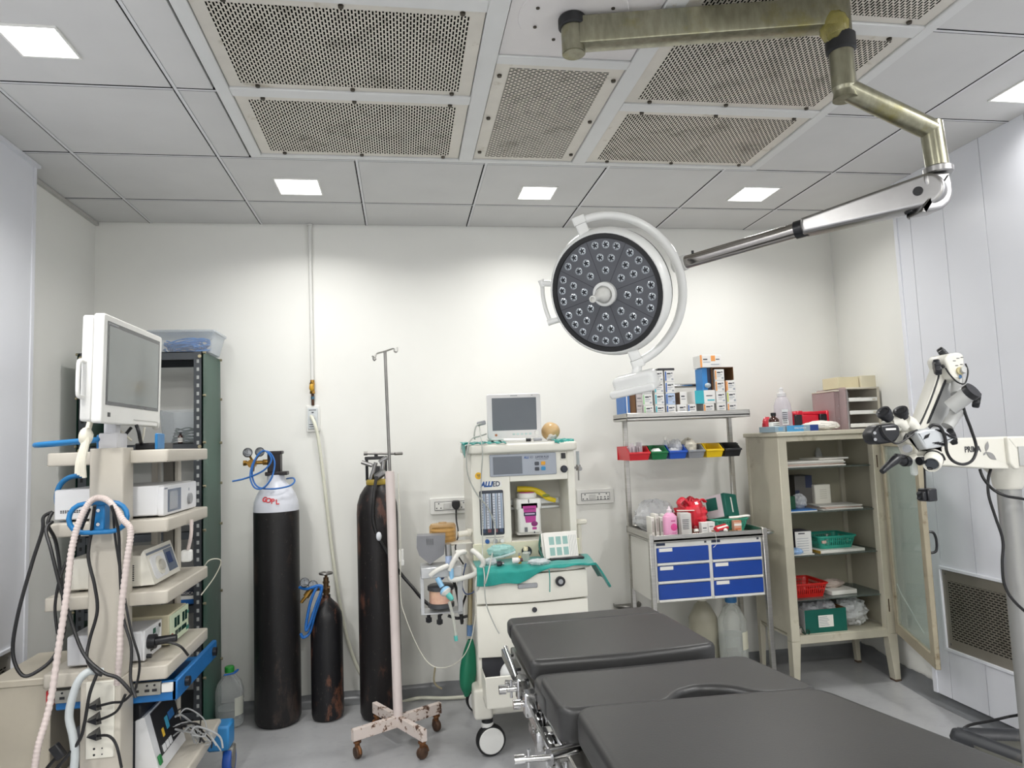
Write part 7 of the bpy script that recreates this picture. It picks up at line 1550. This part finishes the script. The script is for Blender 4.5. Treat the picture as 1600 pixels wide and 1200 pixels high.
pack('notebook', 'white book with a yellow spine under the teal basket', 'book', 2.29, 2.57, 3.63, 3.86, SH[2] + .0005, SH[2] + .016, [paper, M('spine_yellow', '#b9923a', .5)], [('l', 0, 1, 0, 1, 1)], rz=.03)
basket('basket', 'teal plastic basket on the book on the third cupboard shelf', (2.43, 3.76, SH[2] + .0165), .235, .20, .068, M('basket_teal', '#2f9a86', .35, var=.05), 0.0, M('sticker_pale', '#d0b3a6', .5))
bottle('vial', 'small white vial standing in the teal basket', (2.45, 3.80, SH[2] + .02), .012, .06, white_pl, white_pl, None, 'vial')
basket('basket', 'bright red plastic basket on the fourth cupboard shelf', (2.225, 3.75, SH[3] + .0005), .225, .22, .075, M('basket_red', '#c8251f', .32, var=.05))
pack('paper_tray', 'white paper tray on the right of the red basket', 'paper tray', 2.355, 2.52, 3.66, 3.82, SH[3] + .0005, SH[3] + .024, [paper, ink], [], rz=.08)
crumple('paper_packet', 'crumpled brownish paper packets on the white paper tray', 'packets', (2.43, 3.76, SH[3] + .045), (.07, .04, .022), M('packet_mauve', '#b9aba2', .6, var=.1), 53, .3)
ZB = .2875
mb = MB(0); x0, x1, y0, y1, h = 2.165, 2.415, 3.62, 3.86, .125
for a in ((x0, x1, y0, y0 + .003), (x0, x0 + .003, y0, y1), (x1 - .003, x1, y0, y1), (x0, x1, y1 - .003, y1)): mb.box(*a, ZB, ZB + h)
mb.box(x0, x1, y0, y1, ZB, ZB + .003); mb.mat(1); mb.box(x0 - .0005, x1 + .0005, y0 - .001, y0, ZB, ZB + h); mb.mat(2); mb.box(x0 - .001, x0, y0, y1, ZB, ZB + h); mb.mat(3); mb.box(2.245, 2.335, y0 - .0016, y0 - .001, ZB + .028, ZB + .092); mb.mat(4)
for k in range(6): mb.box(2.25, 2.31 - .006 * (k % 3), y0 - .002, y0 - .0015, ZB + .036 + k * .009, ZB + .039 + k * .009)
solo('glove_carton', mb, [kraft, M('carton_bottle_green', '#0b5c50', .45), M('carton_side_white', '#d0d0d2', .5), paper, M('carton_text', '#9aa0a8', .5)], 'open dark green carton with a white label at the bottom of the cupboard', 'carton')
for c, r, s, lab in (((2.24, 3.74, ZB + .11), (.06, .08, .04), 61, 'left clear packet sticking out of the dark green carton'), ((2.34, 3.73, ZB + .12), (.06, .08, .04), 62, 'right clear packet sticking out of the dark green carton')): crumple('clear_packet', lab, 'packet', c, r, CLEAR('packet_clear2', '#d5d6da', .5, .15, .6), s, .3)
crumple('packed_bag', 'heaped clear bags of grey white packs beside the dark green carton', 'plastic bag', (2.51, 3.74, ZB + .072), (.088, .08, .072), M('packs_white', '#c9cbcb', .35, var=.2, vs=22), 63, .4, 36, 24)
crumple('small_roll', 'small white and brown roll at the lower left of the cupboard', 'roll', (2.125, 3.635, ZB + .02), (.022, .018, .02), M('roll_mix', '#b5ada5', .5, var=.5, vs=40), 64)
wire('green_string', 'dark green string loop beside the dark green carton', 'string', pts((1246, 985, 3.61), (1252, 980, 3.608), (1258, 990, 3.607), (1262, 984, 3.607), (1265, 988, 3.607), (1261, 993, 3.607), (1254, 988, 3.608)), .003, M('string_green', '#1d3a2e', .6))

# ------------------------------------------------------------------ operating microscope on its floor stand
mw = M('microscope_white', '#dedcd2', .35, var=.025); mgs = M('microscope_grey', '#b3b4b2', .38, var=.04)
t = thing('operating_microscope', 'white operating microscope on a boom arm and grey column at the right', 'microscope', (2.25, 2.31, 0)); ms = t
def z8(x, y, Y): return PY(x / 5.4545 + 1360, y / 5.4545 + 540, Y)
cxp = V((2.25, 2.31, 0))
mb = MB(0); mb.cyl((2.25, 2.31, .05), (2.25, 2.31, 1.17), .040, n=28); part(t, 'column', mb, M('column_grey', '#a6a6a4', .3, .5, var=.04))
mb = MB(0); mb.lathe([(.043, 0), (.05, .01), (.055, .05), (.075, .075), (.08, .085)], 28, T(2.25, 2.31, 1.155)); part(t, 'neck', mb, mw)
a, c = z8(520, 905, 2.3), z8(1170, 905, 2.3); Fb = frame((0, 0, 0), (0, -1, 0), (1, 0, 0))
mb = MB(0); pl_ = [z8(x, y, 2.25) for x, y in ((560, 800), (720, 788), (1165, 778), (1240, 800), (1240, 1055), (1000, 1050), (580, 1022), (540, 1000))]
bm_ = part(t, 'boom', slab(MB(0), pl_, .11), mw)
Lg = frame(z8(872, 885, 2.2492) , (0, -1, 0), (1, 0, 0)); mb = MB(0); mb.text('PRIMA', .030, Lg @ T(0, 0, .0), .0008, bold=.0006, sx=.8); o = part(t, 'lettering', mb, M('letter_dark', '#3c3d40', .5)); sub(o, bm_)
mb = MB(0); mb.at(Lg); c0 = Lg.inverted() @ z8(985, 905, 2.2492)
for ang, ln in ((75, .040), (-38, .05), (222, .019)):
    a = math.radians(ang); d = V((math.cos(a), math.sin(a), 0)); nq = V((-d.y, d.x, 0)); P = [c0 + d * (ln * u) + nq * (ln * .2 * math.sin(PI * u) * s) for s, us in ((1, [i / 8 for i in range(9)]), (-1, [1 - i / 8 for i in range(1, 8)])) for u in us]
    mb.add([(p.x, p.y, .0012) for p in P], [list(range(len(P)))])
o = part(t, 'propeller_mark', mb, M('mark_grey', '#8e8d8c', .5)); sub(o, bm_)
mb = MB(0); slab(mb, [z8(x, y, 2.235) for x, y in ((1165, 776), (1400, 770), (1400, 1055), (1235, 1055), (1190, 1000))], .14); mb.mat(1); q0, q1 = z8(1255, 860, 2.233), z8(1330, 1020, 2.233); mb.box(q0.x, q1.x, 2.23, 2.236, q1.z, q0.z); part(t, 'control_head', mb, [mw, mgs])
# pantograph arm
YA = 2.08
mb = MB(0); slab(mb, [z8(x, y, YA) for x, y in ((610, 150), (690, 190), (640, 300), (500, 690), (420, 740), (390, 720), (430, 640))], .05, .004); part(t, 'parallel_arm', mb, mw)
mb = MB(0); slab(mb, [z8(x, y, YA + .03) for x, y in ((650, 300), (770, 300), (740, 420), (600, 700), (495, 665), (520, 580))], .05, .004); part(t, 'parallel_arm', mb, mgs)
mb = MB(0); slab(mb, [z8(x, y, YA - .004) for x, y in ((640, 285), (652, 300), (505, 660), (482, 668))], .02, .001); part(t, 'arm_slit', mb, black_pl)
mb = MB(0); slab(mb, [z8(x, y, 2.05) for x, y in ((660, 70), (760, 55), (800, 80), (805, 160), (795, 315), (690, 285), (650, 170), (630, 120))], .085, .008); jb = part(t, 'joint_box', mb, mw)
mb = MB(0); q = z8(776, 215, 2.05); mb.cyl(q, q + V((0, -.014, .003)), .0115, n=18); mb.mat(1); mb.cyl(q + V((-.008, .0, 0)), q + V((-.008, -.006, 0)), .013, n=18); q = z8(766, 264, 2.049); mb.mat(2); mb.lathe([(.0045, 0), (.006, .001), (.0045, .002)], 14, frame(q, (0, -1, 0))); mb.mat(3)
for px, py in ((715, 130), (745, 108), (780, 100), (735, 170), (775, 160)): q = z8(px, py, 2.0495); mb.box(q.x - .005, q.x + .005, q.y - .001, q.y, q.z - .001, q.z + .001)
o = part(t, 'joint_dial', mb, [mgs, M('dial_tan', '#c3b98f', .4), M('dial_blue', '#4f7aa8', .4), ink]); sub(o, jb)
def knobb(px, py, Y, d, r, h):
    q = z8(px, py, Y); mb = MB(0); F = frame(q, d); n = 7
    o = [((r * (1 + .10 * math.cos(n * a))) * math.cos(a), (r * (1 + .10 * math.cos(n * a))) * math.sin(a)) for a in [i * 2 * PI / 56 for i in range(56)]]
    mb.at(F).prism(o, -h / 2, h / 2, h * .25); return part(ms, 'clamp_knob', mb, black_pl)
knobb(635, 80, 2.10, (.5, -.6, .5), .027, .022); knobb(568, 185, 2.05, (1, -.6, .1), .025, .02); knobb(905, 465, 2.02, (.7, -.6, -.2), .024, .022); knobb(695, 775, 2.05, (.8, -.5, .2), .026, .02)
mb = MB(0); mb.cyl(z8(598, 180, 2.06), z8(640, 175, 2.07), .007, n=10); part(t, 'knob_shaft', mb, black_pl)
mb = MB(0); mb.cyl(z8(752, 295, 2.07), z8(745, 420, 2.05), .0215, n=20); mb.cyl(z8(680, 530, 2.04), z8(835, 412, 2.0), .026, n=24); mb.cyl(z8(735, 570, 2.05), z8(655, 690, 2.05), .0195, n=20); mb.lathe([(0, -.022), (.016, -.018), (.022, 0), (.016, .018), (0, .022)], 16, T(*z8(735, 560, 2.05))); part(t, 'swivel_arm', mb, mgs)
mb = MB(0); mb.cyl(z8(838, 410, 2.0), z8(880, 378, 1.985), .0285, n=24); part(t, 'arm_cap', mb, black_pl)
# optics head
mb = MB(0); slab(mb, [z8(x, y, 1.99) for x, y in ((265, 730), (380, 700), (470, 790), (640, 880), (560, 930), (470, 940), (390, 935), (360, 850), (290, 820))], .075, .012); oh = part(t, 'optics_body', mb, mw)
mb = MB(0); mb.tube([z8(180, 650, 1.985), z8(235, 640, 1.98), z8(285, 690, 1.99)], .019, 14); mb.tube([z8(300, 640, 1.985), z8(345, 660, 1.985), z8(370, 700, 1.99)], .02, 14); slab(mb, [z8(x, y, 1.975) for x, y in ((160, 650), (225, 605), (270, 640), (300, 700), (260, 740), (200, 700))], .05, .012); slab(mb, [z8(x, y, 1.985) for x, y in ((280, 640), (330, 600), (400, 690), (370, 740), (300, 740))], .05, .012); o = part(t, 'binocular_tubes', mb, mw)
for px, py, qx_, qy_ in ((150, 612, 105, 560), (272, 600, 252, 548)):
    a, c = z8(px + 10, py + 12, 1.975), z8(qx_, qy_, 1.965); F = frame(a, c - a); l = (c - a).length; mb = MB(0); mb.at(F).lathe([(.015, 0), (.0165, l * .25), (.016, l * .3), (.0195, l * .35), (.020, l * .62), (.0185, l * .66), (.022, l * .7), (.022, l * .97), (.016, l), (.013, l * .9), (0, l * .88)], 24); part(t, 'eyepiece', mb, black_pl)
mb = MB(0); slab(mb, [z8(x, y, 1.965) for x, y in ((15, 750), (60, 680), (215, 660), (255, 690), (260, 760), (215, 825), (70, 845), (30, 810))], .055, .008); mb.mat(1)
for px, py in ((35, 745), (40, 800)): q = z8(px, py, 1.9645); mb.cyl(q, q + V((0, -.002, 0)), .005, n=12)
q0, q1 = z8(130, 722, 1.9645), z8(215, 705, 1.9645); mb.mat(2); mb.box(q0.x, q1.x, 1.963, 1.965, q0.z, q0.z + .006); cm = part(t, 'camera', mb, [black_pl, grey_pl, white_pl])
mb = MB(0); mb.tube(sm([z8(85, 675, 1.96), z8(120, 760, 1.958), z8(190, 825, 1.958), z8(240, 830, 1.958), z8(300, 800, 1.96), z8(400, 710, 1.975), z8(500, 500, 2.03), z8(575, 290, 2.06), z8(580, 230, 2.05)], 6), .003, 8); mb.tube(sm([z8(285, 810, 1.97), z8(300, 770, 1.972), z8(345, 740, 1.975), z8(400, 728, 1.975)], 5), .0035, 8); part(t, 'camera_lead', mb, blc)
Fh = frame(z8(535, 800, 1.972), (-.1, -1, .12), (.9, -.08, -.05))
mb = MB(0); slab(mb, [z8(x, y, 1.955) for x, y in ((390, 740), (470, 715), (620, 700), (725, 790), (640, 860), (480, 888), (465, 870))], .07, .006); lh = part(t, 'lamp_house', mb, M('lamp_house_grey', '#bfc3c6', .4, .1, var=.03))
mb = MB(0)
for k in range(10):
    x = 555 + k * 15; a, c = z8(x, 716 + k * 8, 1.954), z8(x + 45, 722 + k * 7.5, 1.954); mb.tube([a, c], .0016, 4)
for k in range(5): a, c = z8(530 + k * 18, 830 + k * 5, 1.954), z8(585 + k * 18, 822 + k * 5, 1.954); mb.tube([a, c], .0014, 4)
for k in range(5): a, c = z8(455 + k * 9, 800 - k * 4, 1.954), z8(470 + k * 9, 765 - k * 4, 1.954); mb.tube([a, c], .0011, 4)
o = part(t, 'vent_slots', mb, black_pl); sub(o, lh)
a, c = z8(545, 950, 1.97), z8(500, 1035, 1.93); c = z8(520, 1015, 1.93); F = frame(a, c - a); mb = MB(0); l = (c - a).length; mb.at(F).lathe([(.021, -.01), (.027, 0), (.0275, l * .8), (.024, l), (.021, l), (.019, l * .85), (0, l * .8)], 28); mb.mat(1); mb.lathe([(.0285, l * .2), (.0285, l * .34)], 28); mb.mat(2); mb.lathe([(.019, l * .86), (0, l * .86)], 24); part(t, 'objective_lens', mb, [mw, black_pl, glass_dark])
mb = MB(0); q = z8(505, 1050, 1.95); mb.blob(q, (.014, .012, .008), .15, 2, 14, 8); part(t, 'rubber_stop', mb, black_pl)
for px, py, qx_, qy_ in ((470, 975, 415, 985), (580, 960, 620, 945)): mb = MB(0); mb.cyl(z8(px, py, 1.955), z8(qx_, qy_, 1.95), .010, .0135, n=14); part(t, 'focus_knob', mb, black_pl)
mb = MB(0); q = z8(325, 878, 1.97); mb.cyl(q + V((.02, .02, 0)), q, .012, n=16); mb.mat(1); mb.cyl(q, q + V((-.012, -.008, .001)), .013, n=16); part(t, 'side_knob', mb, [M('dial_tan', '#c3b98f', .4), grey_pl])
mb = MB(0); mb.tube(sm([z8(98, 1075, 1.95), z8(150, 1025, 1.955), z8(200, 985, 1.96), z8(235, 965, 1.965), z8(285, 985, 1.97)], 6), lambda i: .0085 + .006 * min(1, i / 14), 12); mb.cyl(z8(250, 960, 1.965), z8(255, 930, 1.965), .017, n=12); mb.cyl(z8(285, 985, 1.97), z8(318, 985, 1.975), .017, n=14); part(t, 'hand_grip', mb, black_pl)
mb = MB(0); mb.cyl(z8(345, 950, 1.985), z8(370, 985, 1.985), .018, n=12); mb.mat(1); q = z8(358, 1035, 1.98); mb.at(frame(q, (0, -1, 0), (1, 0, 0))).prism(rrect(.022, .055, .01), 0, .012, .004); part(t, 'dust_guard', mb, [mw, CLEAR('guard_clear', '#e2e6e4', .35)])
mb = MB(0); mb.tube(sm([z8(500, 700, 1.96), z8(540, 675, 1.955), z8(600, 700, 1.95), z8(640, 800, 1.95), z8(650, 900, 1.95), z8(700, 980, 1.96), z8(790, 1012, 2.0), z8(870, 975, 2.02), z8(903, 870, 2.03), z8(860, 720, 2.03), z8(815, 600, 2.03), z8(790, 520, 2.03)], 7), .0048, 8); mb.tube(sm([z8(640, 190, 2.04), z8(680, 250, 2.035), z8(740, 310, 2.03), z8(800, 325, 2.03), z8(825, 270, 2.03), z8(830, 210, 2.035), z8(810, 155, 2.045)], 6), .0026, 8); part(t, 'lamp_lead', mb, blc)
mb = MB(0); mb.tube(sm(pts((1531, 733, 2.28), (1537, 748, 2.27), (1552, 765, 2.26), (1572, 775, 2.24), (1600, 780, 2.24), (1630, 790, 2.24)), 6), .0052, 8); mb.tube(sm(pts((1548, 733, 2.28), (1544, 750, 2.27), (1545, 775, 2.26), (1556, 810, 2.25), (1567, 845, 2.24), (1566, 880, 2.24), (1570, 915, 2.24), (1590, 945, 2.22), (1640, 985, 2.2)), 6), .0052, 8); part(t, 'power_lead', mb, blc)
# stand base
a, c, e = V((2.31, 2.735, .075)), V((2.615, 2.635, .075)), V((2.40, 2.40, .075))
mb = MB(0); mb.tube([a, c], .040, 16); mb.tube([a, e], .038, 16); mb.tube([c, V((2.52, 2.2, .075))], .04, 16); mb.tube([e, V((2.25, 2.2, .075))], .04, 16); mb.tube([V((2.15, 2.15, .075)), V((2.55, 2.15, .075))], .04, 16)
for q in (a, c, e): mb.lathe([(0, -.04), (.028, -.03), (.04, 0), (.028, .03), (0, .04)], 16, T(*q))
mb.mat(1); mb.prism([(2.315, 2.72), (2.16, 2.15), (2.54, 2.15), (2.60, 2.62)], .062, .082); part(t, 'base', mb, [M('base_charcoal', '#34363a', .4, var=.15, stain='#5a5650', st=(.6, .8)), M('base_plate_grey', '#77776f', .4, .5, var=.15)])
for q in (a, c, V((2.17, 2.15, 0)), V((2.53, 2.15, 0))): mb = MB(0); mb.cyl((q.x - .012, q.y, .024), (q.x + .012, q.y, .024), .023, n=16); part(t, 'wheel', mb, black_rub)
wire('floor_cable', 'black cable running along the dark microscope base towards the right wall', 'cable', pts((1503, 1141, 2.77), (1515, 1133, 2.77), (1545, 1127, 2.78), (1575, 1120, 2.78)) + [V((2.60, 2.72, .15)), V((2.64, 2.68, .2))], .006, blc)
# black adapter hanging from the microscope
p = z8(460, 1000, 1.99); t = thing('plug_adapter', 'square black plug adapter hanging on a thin lead below the microscope', 'adapter', tuple(PY(1447, 774, 2.0)))
mb = MB(0); q = PY(1449, 773, 2.0); mb.at(T(q.x, q.y, q.z, rz=.2)).box(-.019, .02, -.02, .02, -.02, .02, .003); mb.box(-.034, -.018, -.014, .012, -.016, .012, .003)
for dz in (-.008, .006): mb.cyl((-.05, -.004, dz), (-.03, -.004, dz), .0022, n=8)
part(t, 'body', mb, black_pl); mb = MB(0); mb.tube(sm(pts((1444, 728, 2.01), (1445, 745, 2.0), (1446, 766, 2.0)), 5), .003, 8); part(t, 'lead', mb, blc)
